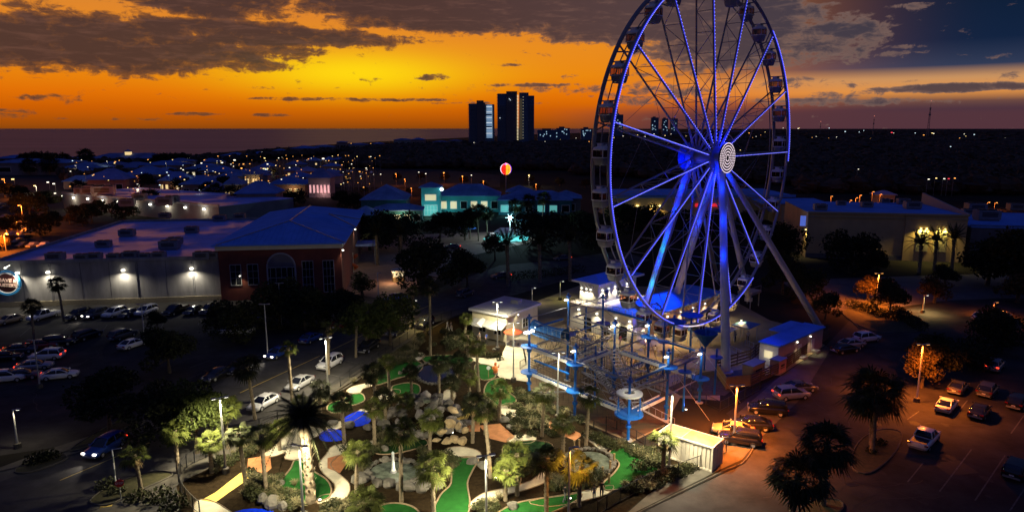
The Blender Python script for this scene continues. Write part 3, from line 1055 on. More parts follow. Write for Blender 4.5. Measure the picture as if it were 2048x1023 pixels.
# --- the long grey hall with the round sign and the red corner block
RZ_H = R_(8)
hall = thing('entertainment_hall', 'long grey hall with a round sign and a red, blue roofed corner block', 'building', gp(445, 600), RZ_H)
part('wall', walls(43, 62, 8.6, -43, .3), stucco_g, hall)
part('flat_roof', MB().box((-21.5, 31.3, 8.7), (42.2, 61.2, .2)), membrane, hall)
par = MB()
for c, d in (((-21.5, .35, 9.0), (43.2, .5, .7)), ((-42.85, 31.3, 9.0), (.5, 62, .7)), ((-21.5, 62.1, 9.0), (43.2, .5, .7))):
    par.box(c, d)
part('parapet', par, stucco_g, hall)
part('base_band', MB().box((-21.5, .15, .5), (43, .3, 1.0)), mat('band_stucco', (.3, .25, .15), .9, var=.2), hall)
part('wall', walls(24.5, 56, 10.6, 0, -.6), brick_m, hall)
part('cornice', MB().box((12.25, 27.4, 11.05), (25.3, 57, .9)), stucco_c, hall)
part('roof', hip(MB(), 0, 24.5, -.6, 55.4, 11.5, 3.2, 1.0), blue_roof, hall)
part('roof_gable', MB().add([(12, 20, 13.4), (26, 20, 11.9), (26, 34, 11.9), (12, 34, 13.4), (19, 27, 14.3), (9, 27, 14.4)], [(0, 1, 4, 5), (2, 3, 5, 4), (1, 2, 4)]), blue_roof, hall)
seam = MB()
for a, b in (((.0, -1.5, 11.85), (12.2, 11.8, 14.8)), ((25.5, -1.6, 11.8), (12.3, 11.8, 14.8)), ((12.25, 11.8, 14.8), (12.25, 43, 14.8)), ((26, 20, 12.0), (19, 27, 14.4)), ((26, 34, 12.0), (19, 27, 14.4))):
    seam.cyl(a, b, .12, n=5)
part('roof_ridge', seam, steel_w, hall)
bl_ = part('bay_window', MB().add([(9.6 + 0, -.75, 1.0), (15.0, -.75, 1.0)] + [(12.3 + 2.7 * math.cos(PI * i / 16), -.75, 6.9 + 2.7 * math.sin(PI * i / 16)) for i in range(17)], [tuple([0, 1] + list(range(2, 19)))]), glass_m, hall)
ar = MB()
ar.tube([(9.5, -.8, .6), (9.5, -.8, 6.9)] + [(12.3 + 2.8 * math.cos(PI - PI * i / 16), -.8, 6.9 + 2.8 * math.sin(PI - PI * i / 16)) for i in range(1, 17)] + [(15.1, -.8, .6)], .2, 5)
ar.box((12.3, -.8, 6.8), (5.4, .16, .16))
for k in range(5):
    ar.box((10.1 + k * 1.1, -.8, 3.8), (.09, .1, 6))
ar.box((12.3, -.8, 4.6), (5.4, .1, .1)).box((12.3, -.8, 2.6), (5.4, .1, .1))
frame_d = mat('dull_frame', (.34, .33, .34), .6, var=.1)
part('window_frame', ar, frame_d, hall)
part('fanlight', MB().add([(12.3 + 2.65 * math.cos(PI * i / 16), -.79, 6.95 + 2.6 * math.sin(PI * i / 16)) for i in range(17)], [tuple(range(17))]), stucco_d, hall)
for x in (17.6, 21.8):
    window(hall, (x, -.6, 4.6), 2.1, 6.6, bars=(3, 4), frame=frame_d)
for x in (3.2, 6.6):
    window(hall, (x, -.6, 5.4), 2.0, 4.2, bars=(2, 3), frame=frame_d)
wall_lamp(hall, (4.0, -.9, 5.2), 250, WARM, size=.2)
wall_lamp(hall, (24.9, -.4, 10.0), 500, WHITE, aim=(.3, -.3, -1))
wall_lamp(hall, (24.9, 30, 10.0), 400, WHITE, aim=(.5, -.1, -1))
for x in (-5.5, -18.6, -32.6, -38.2):
    wall_lamp(hall, (x, -.15, 6.9), 1300, (1, .92, .72), aim=(0, -.12, -1), cone=165, size=.55, out=(0, -.45, 0))
sg = part('sign_disc', MB().cyl((-40.2, .0, 5.0), (-40.2, -.35, 5.0), 1.95, n=40), mat('sign_brown', (.05, .012, .012), .5, var=.1), hall)
rg = lambda r, y, t: MB().tube([(-40.2 + r * math.cos(2 * PI * i / 40), y, 5.0 + r * math.sin(2 * PI * i / 40)) for i in range(40)], t, 6, True)
part('sign_ring', rg(2.35, -.25, .24), mat('sign_blue', (.03, .25, .5), .4, var=0, emit=(.05, .4, .9), es=.08), sg)
part('sign_ring', rg(2.0, -.36, .11), white_m, sg)


def lettering(txt, loc, size, m, parent, rz=0.0, rx=PI / 2, extrude=.03, bold=0.0, align='CENTER', roll=0.0):
    c = bpy.data.curves.new('lettering', 'FONT')
    c.body = txt
    c.size = size
    c.extrude = extrude
    c.offset = bold
    c.align_x = align
    c.align_y = 'CENTER'
    c.materials.append(m)
    tmp = bpy.data.objects.new('lettering_tmp', c)
    COL.objects.link(tmp)
    me = bpy.data.meshes.new_from_object(tmp.evaluated_get(bpy.context.evaluated_depsgraph_get()))
    bpy.data.objects.remove(tmp)
    o = link('lettering', me, parent)
    o.location = loc
    o.rotation_euler = (rx, roll, rz)
    KIDS.setdefault(parent.name, []).append(o)
    return o


let_m = mat('sign_lettering', (.75, .5, .38), .5, var=0, emit=(.9, .6, .5), es=.10)
lettering('DAVE &', (-40.1, -.42, 5.5), 1.0, let_m, sg, bold=.03, roll=R_(6))
lettering("BUSTER'S", (-40.2, -.42, 4.55), .85, let_m, sg, bold=.03, roll=R_(6))
lamp('SPOT', (-41.6, -2.0, 8.2), 170, (1, .95, .85), hall, .1, (.05, .45, -1), 70)
lamp('SPOT', (-39.4, -2.0, 8.2), 170, (1, .95, .85), hall, .1, (-.15, .45, -1), 70)
part('sign_lamp', MB().box((-41.6, -1.6, 8.3), (.3, .4, .2)).box((-39.4, -1.6, 8.3), (.3, .4, .2)).cyl((-41.6, 0, 8.5), (-41.6, -1.6, 8.4), .04).cyl((-39.4, 0, 8.5), (-39.4, -1.6, 8.4), .04), lamp_w, hall)
UL = ['dark rooftop unit nearest the left side of the grey hall, standing free', 'larger unit of the stacked pair in the middle of the grey hall roof', 'rear unit of the stacked pair in the middle of the grey hall roof', 'dark rooftop unit halfway back on the grey hall roof', 'dark rooftop unit close to the blue hip roof, halfway back',
      'leftmost rooftop unit behind the front parapet of the grey hall', 'second rooftop unit from the left behind the front parapet', 'third rooftop unit from the left behind the front parapet', 'fourth rooftop unit from the left behind the front parapet', 'fifth rooftop unit from the left behind the front parapet', 'sixth rooftop unit from the left behind the front parapet', 'seventh rooftop unit from the left behind the front parapet', 'rooftop unit left of the one that touches the red corner block', 'rooftop unit right beside the red corner block at the front parapet',
      'dark rooftop unit at the back edge of the grey hall, left of the last', 'dark rooftop unit at the back edge of the grey hall, nearest the hip roof', 'dark rooftop unit at the far left of the back edge of the grey hall']
for i, (px, py, s) in enumerate(((208, 488, 1.15), (340, 492, 1.5), (350, 482, 1.2), (255, 466, 1.3), (384, 459, 1.2), (112, 514, 1.2), (165, 514, 1.0), (190, 512, 1.0), (228, 512, .9), (262, 510, 1.1), (290, 510, .8), (318, 510, 1.0), (405, 512, 1.2), (425, 510, 1.0), (440, 436, 1.3), (480, 432, 1.2), (330, 430, 1.2))):
    p = gp(px, py + 6, 8.8)
    rooftop_unit(p, RZ_H, s, UL[i], 'units on the grey hall roof')
for k in range(1, 8):
    part('panel_joint', MB().box((-43 + k * 5.4, .285, 4.8), (.09, .05, 7.6)), stucco_d, hall)
for k in (2, 5, 7):
    part('downpipe', MB().cyl((-43.3 + k * 5.4, .2, .9), (-43.3 + k * 5.4, .2, 8.4), .08, n=6), grey_m, hall)
ribs = MB()
for k in range(1, 26):
    x = -1 + k * 26.5 / 26
    yb = -1.6 + min(x + 1, 25.5 - x) * 1.02
    zz = 11.78 + min(x + 1, 25.5 - x) * .2415
    ribs.cyl((x, -1.58, 11.8), (x, yb, zz), .05, n=4, caps=False)
part('standing_seams', ribs, blue_roof, hall, kind='stuff')
# porch beside the hall
o = thing('porch_canopy', 'flat pale porch canopy on posts beside the red corner block', 'canopy', gp(722, 525), RZ_H)
part('roof', MB().box((0, 0, 5.2), (8.5, 7, .5)), membrane, o)
for x in (-3.9, 3.9):
    for y in (-3.1, 3.1):
        part('post', MB().cyl((x, y, 0), (x, y, 5), .16), steel_w, o)

# --- ticket hut
hu = thing('ticket_hut', 'cream ticket hut with a low grey roof and two serving windows', 'hut', gp(1013, 684), R_(-35))
U3 = Vector((0, 0, 0))
part('wall', walls(7.2, 9.5, 4.6, -7.2, 0), stucco_c, hu)
part('roof', MB().box((-3.6, 4.75, 4.75), (8.0, 10.3, .22)).box((-3.6, 4.75, 4.95), (7.3, 9.6, .1)).box((-2.5, 6.5, 5.3), (1.6, 1.2, .7)).box((-4.8, 3.5, 5.2), (.9, .9, .5)), mat('hut_roof', (.4, .4, .38), .6, var=.2, scale=.5), hu)
part('fascia', MB().box((-3.6, -.45, 4.6), (8.1, .1, .35)).box((.45, 4.75, 4.6), (.1, 10.4, .35)), white_m, hu)
part('awning', MB().add([(-6.7, -.02, 3.2), (.1, -.02, 3.2), (.1, -1.5, 2.5), (-6.7, -1.5, 2.5), (-6.7, -.02, 3.1), (.1, -.02, 3.1), (.1, -1.5, 2.4), (-6.7, -1.5, 2.4)], [(3, 2, 1, 0), (4, 5, 6, 7), (2, 3, 7, 6), (1, 2, 6, 5), (3, 0, 4, 7)]), mat('awning_grey', (.5, .5, .46), .7, var=.1), hu)
for x in (-5.0, -1.8):
    window(hu, (x, 0, 1.7), 1.4, 1.3, bars=(2, 1))
    part('awning', MB().add([(x - 1.1, -.02, 3.0), (x + 1.1, -.02, 3.0), (x + 1.1, -1.7, 2.3), (x - 1.1, -1.7, 2.3), (x, -.02, 3.5), (x, -1.7, 2.9)], [(3, 5, 4, 0), (5, 2, 1, 4), (3, 2, 5)]), white_m, hu)
window(hu, (0, 5.5, 2.2), 1.6, 1.6, face='x', bars=(2, 2))
wall_lamp(hu, (.3, 3.0, 4.1), 60, WHITE, aim=(.3, 0, -1), size=.18)

# --- terminal of the wheel: lower block with a roof terrace, pavilion on it, side block
ter = thing('terminal_building', 'white boarding terminal with a blue roofed pavilion on its roof terrace', 'building', gp(1265, 683), WA)
LA = ter.location


def loc_of(p, o):       # world point in the frame of o (turned about z)
    d = p - o.location
    a = -o.rotation_euler.z
    return Vector((d.x * math.cos(a) - d.y * math.sin(a), d.x * math.sin(a) + d.y * math.cos(a), d.z))


c1 = loc_of(gp(1266, 632, 4.6), ter)
c0 = loc_of(gp(1152, 600, 4.6), ter)
x0, y0 = c1.x, c1.y
dp = max(8, c0.y - c1.y)
part('wall', walls(13, dp, 4.4, x0, y0), stucco_w, ter)
part('terrace', MB().box((x0 + 6.5, y0 + dp / 2, 4.5), (13.6, dp + .6, .25)), mat('terrace_floor', (.5, .46, .44), .8, var=.15), ter)
rail = MB()
for i in range(11):
    yy = y0 + dp * i / 10
    rail.cyl((x0 - .2, yy, 4.6), (x0 - .2, yy, 5.6), .04, n=5)
rail.cyl((x0 - .2, y0, 5.6), (x0 - .2, y0 + dp, 5.6), .05, n=5).cyl((x0 - .2, y0, 5.15), (x0 - .2, y0 + dp, 5.15), .03, n=5)
part('railing', rail, galv, ter)
p1 = loc_of(gp(1198, 572, 8.2), ter)
p0 = loc_of(gp(1148, 563, 8.2), ter)
p2 = loc_of(gp(1290, 550, 8.2), ter)
px0, py0 = p1.x + .9, p1.y + .9
pw, pd = (p2.x - p1.x) - 1.8, max(5, p0.y - p1.y) - 1.2
part('pavilion_wall', walls(pw, pd, 3.6, px0, py0, 4.6), stucco_w, ter)
part('pavilion_roof', hip(MB(), px0, px0 + pw, py0, py0 + pd, 8.25, 1.1, 1.0, .2), blue_roof, ter)
tr = MB()
tr.box((px0 + pw / 2, py0 - 1.0, 8.3), (pw + 2.1, .12, .35)).box((px0 - 1.0, py0 + pd / 2, 8.3), (.12, pd + 2.1, .35))
part('fascia', tr, white_m, ter)
for i in range(5):
    yy = py0 + pd * (i + .5) / 5
    if i < 4:
        part('bracket', MB().cyl((px0, yy + .6, 7.2), (px0 - .9, yy + .6, 8.1), .07, n=5), white_m, ter)
for i, yy in enumerate((py0 + pd - .5, py0 + pd - 1.6, py0 + pd * .38)):
    wall_lamp(ter, (px0 - .12, yy, 7.0), 480, (1, .86, .55), aim=(-.1, 0, -1), cone=110, size=.2, out=(-.22, 0, 0))
for i in range(6):
    xx = px0 + 1.2 + (pw - 2.4) * i / 5
    wall_lamp(ter, (xx, py0 - .12, 7.0), 480, (1, .86, .55), aim=(0, -.1, -1), cone=110, size=.2, out=(0, -.22, 0))
    if i % 2 == 0:
        window(ter, (xx + 1.1, py0, 6.0), 1.0, 1.8, bars=(1, 2))
for yy, pwr in ((y0 + dp * .85, 250), (y0 + dp * .55, 520), (y0 + dp * .25, 420), (y0 + dp * .04, 420)):
    wall_lamp(ter, (x0 - .15, yy, 3.6), pwr, WARM, aim=(-.2, 0, -1), cone=140, size=.25, out=(-.3, 0, 0))
for yy in (y0 + dp * .7, y0 + dp * .4, y0 + dp * .14):
    part('doorway', MB().box((x0 - .05, yy, 1.25), (.1, 1.6, 2.5)), glass_m, ter)
# side block
sb = thing('boarding_hall', 'blue roofed boarding hall behind the legs of the wheel', 'building', gp(1330, 655), WA)
b0 = loc_of(gp(1330, 624, 5.0), sb)
b1 = loc_of(gp(1415, 580, 5.0), sb)
b2 = loc_of(gp(1285, 597, 5.0), sb)
bw, bd = b1.x - b0.x, max(7, b2.y - b0.y)
part('wall', walls(bw - 1, bd - 1, 4.9, b0.x + .5, b0.y + .5), mat('pink_stucco', (.42, .3, .26), .9, var=.15), sb)
part('roof', hip(MB(), b0.x, b0.x + bw, b0.y, b0.y + bd, 4.95, 1.6, .3, .25), blue_roof, sb)
for i in range(5):
    xx = b0.x + 1.5 + i * (bw - 3) / 4
    wall_lamp(sb, (xx, b0.y + .35, 3.9), 480, WARM, aim=(0, -.2, -1), cone=140, size=.22)
    part('doorway', MB().box((xx + 1.4, b0.y + .45, 1.2), (1.4, .12, 2.4)), glass_m, sb)
# --- site office by the car park
of = thing('site_office', 'long site office with a bright blue roof and a lit window in its white end', 'office', gp(1530, 716), R_(42))
e0 = loc_of(gp(1522, 683, 3.4), of)
e1 = loc_of(gp(1558, 691, 3.4), of)
e2 = loc_of(gp(1634, 650, 3.4), of)
ow = abs(e1.y - e0.y) + .2
ol = e2.x - e1.x
oy, ox = e1.y, e1.x
part('wall', walls(ol, ow, 3.2, ox, oy), mat('pink_lit_siding', (.5, .36, .32), .8, var=.12), of)  # pink light on this side is painted into the siding
part('roof', MB().box((ox + ol / 2, oy + ow / 2, 3.32), (ol + .5, ow + .5, .2)).box((ox + ol * .72, oy + ow + 1.2, 3.32), (ol * .5, 2.2, .2)), blue_roof, of)
part('wall', walls(ol * .46, 2.0, 3.1, ox + ol * .49, oy + ow + .05), stucco_g, of)
part('end_wall', MB().box((ox - .06, oy + ow / 2, 1.6), (.1, ow - .02, 3.1)), mat('white_siding', (.7, .7, .72), .7, var=.08), of)
f = MB().box((ox - .13, oy + ow * .5, 1.75), (.06, 1.5, 1.3))
w_ = part('window', f, white_m, of)
part('pane', MB().box((ox - .17, oy + ow * .5, 1.75), (.04, 1.3, 1.1)), win_white, w_)
lamp('POINT', (ox - .9, oy + ow * .5, 1.7), 22, WHITE, of, .3)
for t in (.38, .68):
    wall_lamp(of, (ox + ol * t, oy - .15, 2.8), 240, (1, .84, .5), aim=(0, -.12, -1), cone=80, size=.2)
    part('door', MB().box((ox + ol * t + 1.2, oy - .04, 1.1), (1.0, .08, 2.1)), white_m, of)
    part('step', MB().box((ox + ol * t + 1.2, oy - .6, .2), (1.4, 1.0, .35)), galv, of)
# generator boxes and utility cabin in front of it
for px, py, d, m, lab in ((1506, 752, (3.4, 1.6, 2.0), mat('tan_metal', (.45, .33, .16), .6, var=.15), 'tan equipment cabinet with a grey lid beside the board fence'), (1555, 742, (2.2, 1.4, 1.9), mat('pink_metal', (.4, .2, .17), .6, var=.15), 'pinkish equipment cabinet standing right of the tan cabinet')):
    o = thing('equipment_cabinet', lab, 'cabinet', gp(px, py), R_(42), 'equipment cabinets by the board fence')
    part('body', MB().box((0, 0, d[2] / 2), d), m, o)
    part('lid', MB().box((0, 0, d[2] + .06), (d[0] + .2, d[1] + .2, .12)), grey_m, o)
    part('door', MB().box((-d[0] / 2 - .03, 0, d[2] * .5), (.05, d[1] * .7, d[2] * .75)), m, o)
    part('vent', MB().box((0, -d[1] / 2 - .03, d[2] * .6), (d[0] * .5, .05, .3)).box((0, -d[1] / 2 - .03, d[2] * .4), (d[0] * .5, .05, .1)), black_m, o)

# --- shipping container
ct = thing('shipping_container', 'white shipping container with corrugated sides beside the black fence', 'container', gp(1322, 902), 0)
q0 = gp(1318, 861, 2.75)
q1 = gp(1427, 894, 2.75)
q2 = gp(1452, 872, 2.75)
dx_ = (q1 - q0).normalized()
ct.rotation_euler.z = math.atan2(dx_.y, dx_.x)
ct.location = (q0.x, q0.y, 0)
cl_, cw_ = (q1 - q0).length, 2.6
nco = 26
for s, yy in ((-1, 0), (1, cw_)):
    cwall = MB()
    for i in range(nco):
        a = .12 + (cl_ - .24) * i / nco
        st = (cl_ - .24) / nco
        dep = .05 if i % 2 else 0.0
        cwall.box((a + st / 2, yy - s * (.05 + dep), 1.38), (st, .05, 2.4))
        if i:
            cwall.box((a, yy - s * (.05 + .025), 1.38), (.03, .1, 2.4))
    part('side_wall', cwall, mat('container_paint', (.72, .66, .52), .55, var=.12, scale=.8, bump=.05), ct)
fr = MB()
for x in (0.07, cl_ - .07):
    for y in (0.0, cw_):
        fr.box((x, y, 1.38), (.16, .16, 2.72))
for y in (0, cw_):
    for z in (.1, 2.66):
        fr.box((cl_ / 2, y, z), (cl_ - .3, .14, .16))
for x in (.07, cl_ - .07):
    for z in (.1, 2.66):
        fr.box((x, cw_ / 2, z), (.14, cw_ - .16, .16))
part('frame', fr, MATS['container_paint'], ct)
part('roof', MB().box((cl_ / 2, cw_ / 2, 2.7), (cl_ - .2, cw_ - .2, .06)), mat('lamplit_container_top', (.6, .36, .14), .6, var=.3, scale=.9), ct)  # sodium orange painted onto the white container's top
part('roof_rib', MB().box((cl_ * .42, cw_ / 2, 2.745), (.08, cw_ - .2, .03)), MATS['container_paint'], ct)
for k in (0, 1):
    dr = part('door', MB().box((cl_ + .0, cw_ * (.26 + .48 * k), 1.38), (.06, cw_ * .45, 2.4)), MATS['container_paint'], ct)
    part('lock_rod', MB().cyl((cl_ + .06, cw_ * (.2 + .48 * k), .25), (cl_ + .06, cw_ * (.2 + .48 * k), 2.5), .025).cyl((cl_ + .06, cw_ * (.36 + .48 * k), .25), (cl_ + .06, cw_ * (.36 + .48 * k), 2.5), .025), galv, dr)
part('end_wall', MB().box((.03, cw_ / 2, 1.38), (.05, cw_ - .2, 2.4)), MATS['container_paint'], ct)

# --- cinema hall on the right
cn = thing('cinema_hall', 'tall windowless yellow hall with two lit shuttered bays at its right end', 'building', gp(1610, 514), R_(-10.5))
CW, CD, CH = 39.5, 31, 12.3
part('wall', walls(CW * .62, CD, CH, 0, 0), stucco_y, cn)
part('wall', walls(CW * .38, CD - .6, CH + .05, CW * .62 + .02, -.5), stucco_y, cn)
part('cornice', MB().box((CW * .31, -.1, CH - .9), (CW * .62 + .2, .3, .3)).box((CW * .81, -.6, CH - .9), (CW * .38 + .2, .3, .3)).box((CW * .31, -.1, CH + .2), (CW * .62 + .3, .5, .5)).box((CW * .81, -.6, CH + .25), (CW * .38 + .3, .5, .5)), mat('cornice_stucco', (.5, .38, .2), .9, var=.1), cn)
part('plinth', MB().box((CW * .31, -.12, .6), (CW * .62, .24, 1.2)), stucco_d, cn)
part('flat_roof', MB().box((CW / 2, CD / 2, CH + .1), (CW - .2, CD - .2, .14)), blue_roof, cn)
part('parapet', MB().add([(CW, -.3, CH), (CW + .5, -.3, CH), (CW + .5, CD, CH), (CW, CD, CH), (CW, -.3, CH + .6), (CW + .5, -.3, CH + .6), (CW + .5, CD, CH + 3.4), (CW, CD, CH + 3.4)], [(0, 1, 5, 4), (1, 2, 6, 5), (2, 3, 7, 6), (3, 0, 4, 7), (4, 5, 6, 7)]), steel_w, cn)
for x in (29.0, 33.4):
    b_ = part('shuttered_bay', MB().box((x, -.6, 5.6), (3.0, .2, 6.2)), mat('cream_shutter', (.6, .52, .3), .8, var=.1), cn)
    for k in range(11):
        part('slat', MB().box((x, -.75, 3.0 + k * .5), (2.7, .1, .3)), MATS['cream_shutter'], b_)
    for sx in (-.7, .7):
        wall_lamp(cn, (x + sx, -.85, 8.9), 1300, (1, .80, .22), lamp_y, (0, -.05, -1), 150, .35, (0, -.3, 0))
wall_lamp(cn, (-.25, .6, 7.6), 1500, (1, .78, .3), lamp_y, (-.1, 0, -1), 120, .3, (-.3, 0, 0))
part('blade_sign', MB().box((-.9, 1.6, 9.9), (1.4, .3, 2.8)), mat('blue_sign', (.05, .1, .6), .5, var=0, emit=(.15, .25, 1), es=.5), cn)
part('doorway', MB().box((17, -.1, 1.5), (1.0, .2, 3.0)), glass_m, cn)
wall_lamp(cn, (18.6, -.6, 3.6), 130, (1, .7, .35), aim=(0, -.1, -1), size=.2)
for px, py, s, lab in ((1640, 420, 1.3, 'rooftop unit at the left end of the yellow hall roof'), (1682, 410, 1.0, 'small rooftop unit left of the middle of the yellow hall roof'), (1733, 414, 1.2, 'rooftop unit in the middle of the yellow hall roof'), (1806, 408, 1.3, 'rear rooftop unit next to the slanting parapet of the yellow hall'), (1824, 417, 1.6, 'front rooftop unit, largest, next to the slanting parapet of the yellow hall'), (1770, 405, .9, 'smallest rooftop unit at the back of the yellow hall roof')):
    rooftop_unit(gp(px, py, CH + .2), R_(-10), s, lab, 'units on the yellow hall roof')
o = thing('low_hall', 'dark low hall with a blue flat roof right of the yellow hall', 'building', gp(1935, 524), R_(-10.5))
part('wall', walls(40, 34, 9.4, 0, 0), stucco_d, o)
part('flat_roof', MB().box((20, 17, 9.5), (40.4, 34.4, .4)), blue_roof, o)
part('parapet', MB().box((20, .1, 9.85), (40.6, .4, .5)), navy_roof, o)
for px, py, s, lab in ((1950, 423, 2.0, 'rear large rooftop unit on the low dark hall'), (1972, 440, 2.2, 'front and largest rooftop unit on the low dark hall'), (1935, 428, 1.2, 'small rooftop unit at the left edge of the low dark hall'), (2030, 420, 1.6, 'rooftop unit at the far right of the low dark hall')):
    rooftop_unit(gp(px, py, 9.7), R_(-10), s, lab, 'units on the low dark hall roof')
# hall seen through the wheel
wb = thing('rear_hall', 'tan hall with a blue roof seen behind the lower wheel', 'building', gp(1225, 442), R_(3))
Y_ = wb.location.y
part('wall', walls(70, 30, 9, 0, 0), stucco_y, wb)
part('roof', MB().box((35, 15, 9.3), (72, 32, .6)), blue_roof, wb)
part('parapet', MB().box((35, -1.0, 9.7), (72, .3, .5)), navy_roof, wb)
for px in (1271, 1298, 1313):
    x = (px - 1224) / 1366 * 275
    wall_lamp(wb, (x, -.3, 5.8), 900, (1, .72, .2), lamp_y, (0, -.15, -1), 150, .9, (0, -.5, 0))
for px, w in ((1391, 3.2), (1421, 3.6)):
    x = (px - 1224) / 1366 * 275
    part('red_sign', MB().box((x, -.3, 6.0), (w, .3, 1.2)), glow('red_sign_light', (1, .03, .05), .7), wb)
o = thing('rear_shop', 'small tan shop with a blue roof right of the wheel', 'building', gp(1560, 452), R_(-6))
part('wall', walls(13, 18, 8, 0, 0), stucco_y, o)
part('roof', MB().box((5, 9, 8.3), (24, 19, .5)), blue_roof, o)

# --- teal shops round the square in the middle
def shop(px, py, w, d, h, rz, rh, wm, rm, label, cat='shop', group=None, lit=None, name='shop', nwin=0, over=.6):
    o = thing(name, label, cat, gp(px, py), R_(rz), group)
    part('wall', walls(w, d, h, -w / 2, 0), wm, o)
    part('roof', hip(MB(), -w / 2, w / 2, 0, d, h, rh, over), rm, o)
    for i in range(nwin):
        x = -w / 2 + w * (i + .5) / nwin
        window(o, (x, 0, h * .45), w / nwin * .6, h * .45, lit if (i + int(px)) % 3 != 1 else glass_m)
    return o


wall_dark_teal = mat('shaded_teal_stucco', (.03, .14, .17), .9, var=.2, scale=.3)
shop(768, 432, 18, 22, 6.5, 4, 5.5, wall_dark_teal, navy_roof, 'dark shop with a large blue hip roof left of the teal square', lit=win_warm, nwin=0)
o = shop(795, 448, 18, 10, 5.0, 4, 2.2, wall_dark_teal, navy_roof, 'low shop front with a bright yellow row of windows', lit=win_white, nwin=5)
lamp('POINT', (2, -3, 3.5), 900, (1, .8, .4), o, .5)
o = shop(862, 432, 7.5, 7.5, 11.5, 2, 2.2, mat('teal_tower', (.08, .42, .46), .8, var=.12), navy_roof, 'square teal corner tower with a small blue roof', lit=win_teal, name='corner_tower', cat='tower', over=.9)
window(o, (0, 0, 7.6), 4.4, 2.4, win_white)
window(o, (0, 0, 2.4), 5.0, 4.0, win_teal, bars=(4, 2))
lamp('POINT', (4.6, -1.5, 11), 700, (.5, .95, 1), o, .3)
part('flood_lamp', MB().ball((4.6, -1.2, 11), .75, 8), lamp_c, o)
lamp('POINT', (0, -6, 3), 900, (.35, .95, .9), o, .5)
o = shop(938, 424, 26, 16, 6.8, 0, 4.6, stucco_t, navy_roof, 'wide teal shop with a dark blue roof behind the palms', lit=win_white, nwin=6)
lamp('POINT', (-8, -5, 2.5), 500, (.4, .95, .85), o, .5)
lamp('POINT', (6, -5, 2.5), 380, (.4, .95, .9), o, .5)
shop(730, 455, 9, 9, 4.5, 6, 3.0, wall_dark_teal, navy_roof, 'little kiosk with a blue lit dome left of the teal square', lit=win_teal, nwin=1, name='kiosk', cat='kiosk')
o = shop(1038, 424, 9.5, 9, 8.5, -2, 2.6, mat('pink_tower', (.42, .3, .3), .9, var=.15), navy_roof, 'square pink tower with a blue pyramid roof behind the square', lit=win_pink, nwin=2, name='corner_tower', cat='tower', over=1.0)
lamp('POINT', (3, -3, 3), 900, (1, .75, .7), o, .4)
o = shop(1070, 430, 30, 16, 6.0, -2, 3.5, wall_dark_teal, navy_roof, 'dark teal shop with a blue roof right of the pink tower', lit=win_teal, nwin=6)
lamp('POINT', (-12, -4, 2.5), 380, (.3, .9, 1), o, .4)
o = shop(1132, 428, 12, 12, 6.5, -4, 3.0, stucco_d, navy_roof, 'dark corner shop with one white lit sign at the end of the row', lit=win_white, nwin=1)
# splash square
sheet_px('splash_pad', [(965, 478), (1000, 455), (1060, 455), (1056, 480), (1010, 488)], .05, mat('teal_paving', (.1, .5, .45), .5, var=.3, scale=.8))
o = thing('water_play_frame', 'small white water play frame on the lit teal splash pad', 'play frame', gp(1045, 466), .4)
for sx in (-1, 1):
    for sy in (-1, 1):
        part('post', MB().cyl((sx * 1.6, sy * 1.6, 0), (sx * 1.6, sy * 1.6, 4), .15), white_m, o)
part('canopy', hip(MB(), -1.8, 1.8, -1.8, 1.8, 4, 1.2), mat('teal_canvas', (.1, .5, .5), .7), o)
o = thing('spark_lamp', 'very bright bluish white light on a pole above the splash pad', 'street lamp', gp(1020, 476))
part('pole', MB().cyl((0, 0, 0), (0, 0, 6.4), .14, .09), galv, o)
part('lamp_head', MB().ball((0, 0, 6.7), .62, 10), lamp_c, o)
for k in range(6):
    part('star_ray', MB().cyl((0, 0, 6.7), (math.cos(k * PI / 3) * 1.5, 0, 6.7 + math.sin(k * PI / 3) * 1.5), .05, .02, 5), lamp_c, o)  # glowing rays shape the star glint around the lamp
lamp('POINT', (0, -.9, 6.6), 7000, (.55, .95, 1), o, .4)
o = thing('display_kiosk', 'upright white lit display board on the walkway', 'display', gp(985, 483))
part('post', MB().cyl((0, 0, 0), (0, 0, .8), .2), grey_m, o)
part('case', MB().box((0, .1, 1.7), (1.6, .3, 2.4)), black_m, o)
part('screen', MB().box((0, -.07, 1.7), (1.4, .06, 2.2)), glow('screen_white', (.85, .95, 1), 1.2), o)
part('screen_block', MB().box((0, -.12, 1.9), (.7, .03, .9)), mat('screen_grey', (.2, .25, .3), .5, var=0, emit=(.3, .4, .5), es=.6), o)
o = thing('umbrella', 'blue lit sunshade umbrella in front of the teal shops', 'umbrella', gp(934, 475))
part('pole', MB().cyl((0, 0, 0), (0, 0, 3.4), .1), galv, o)
part('canopy', MB().lathe([(.05, 4.4), (3.2, 3.3), (3.2, 3.15), (.05, 3.9)], 8), mat('blue_canvas', (.03, .12, .5), .7), o)

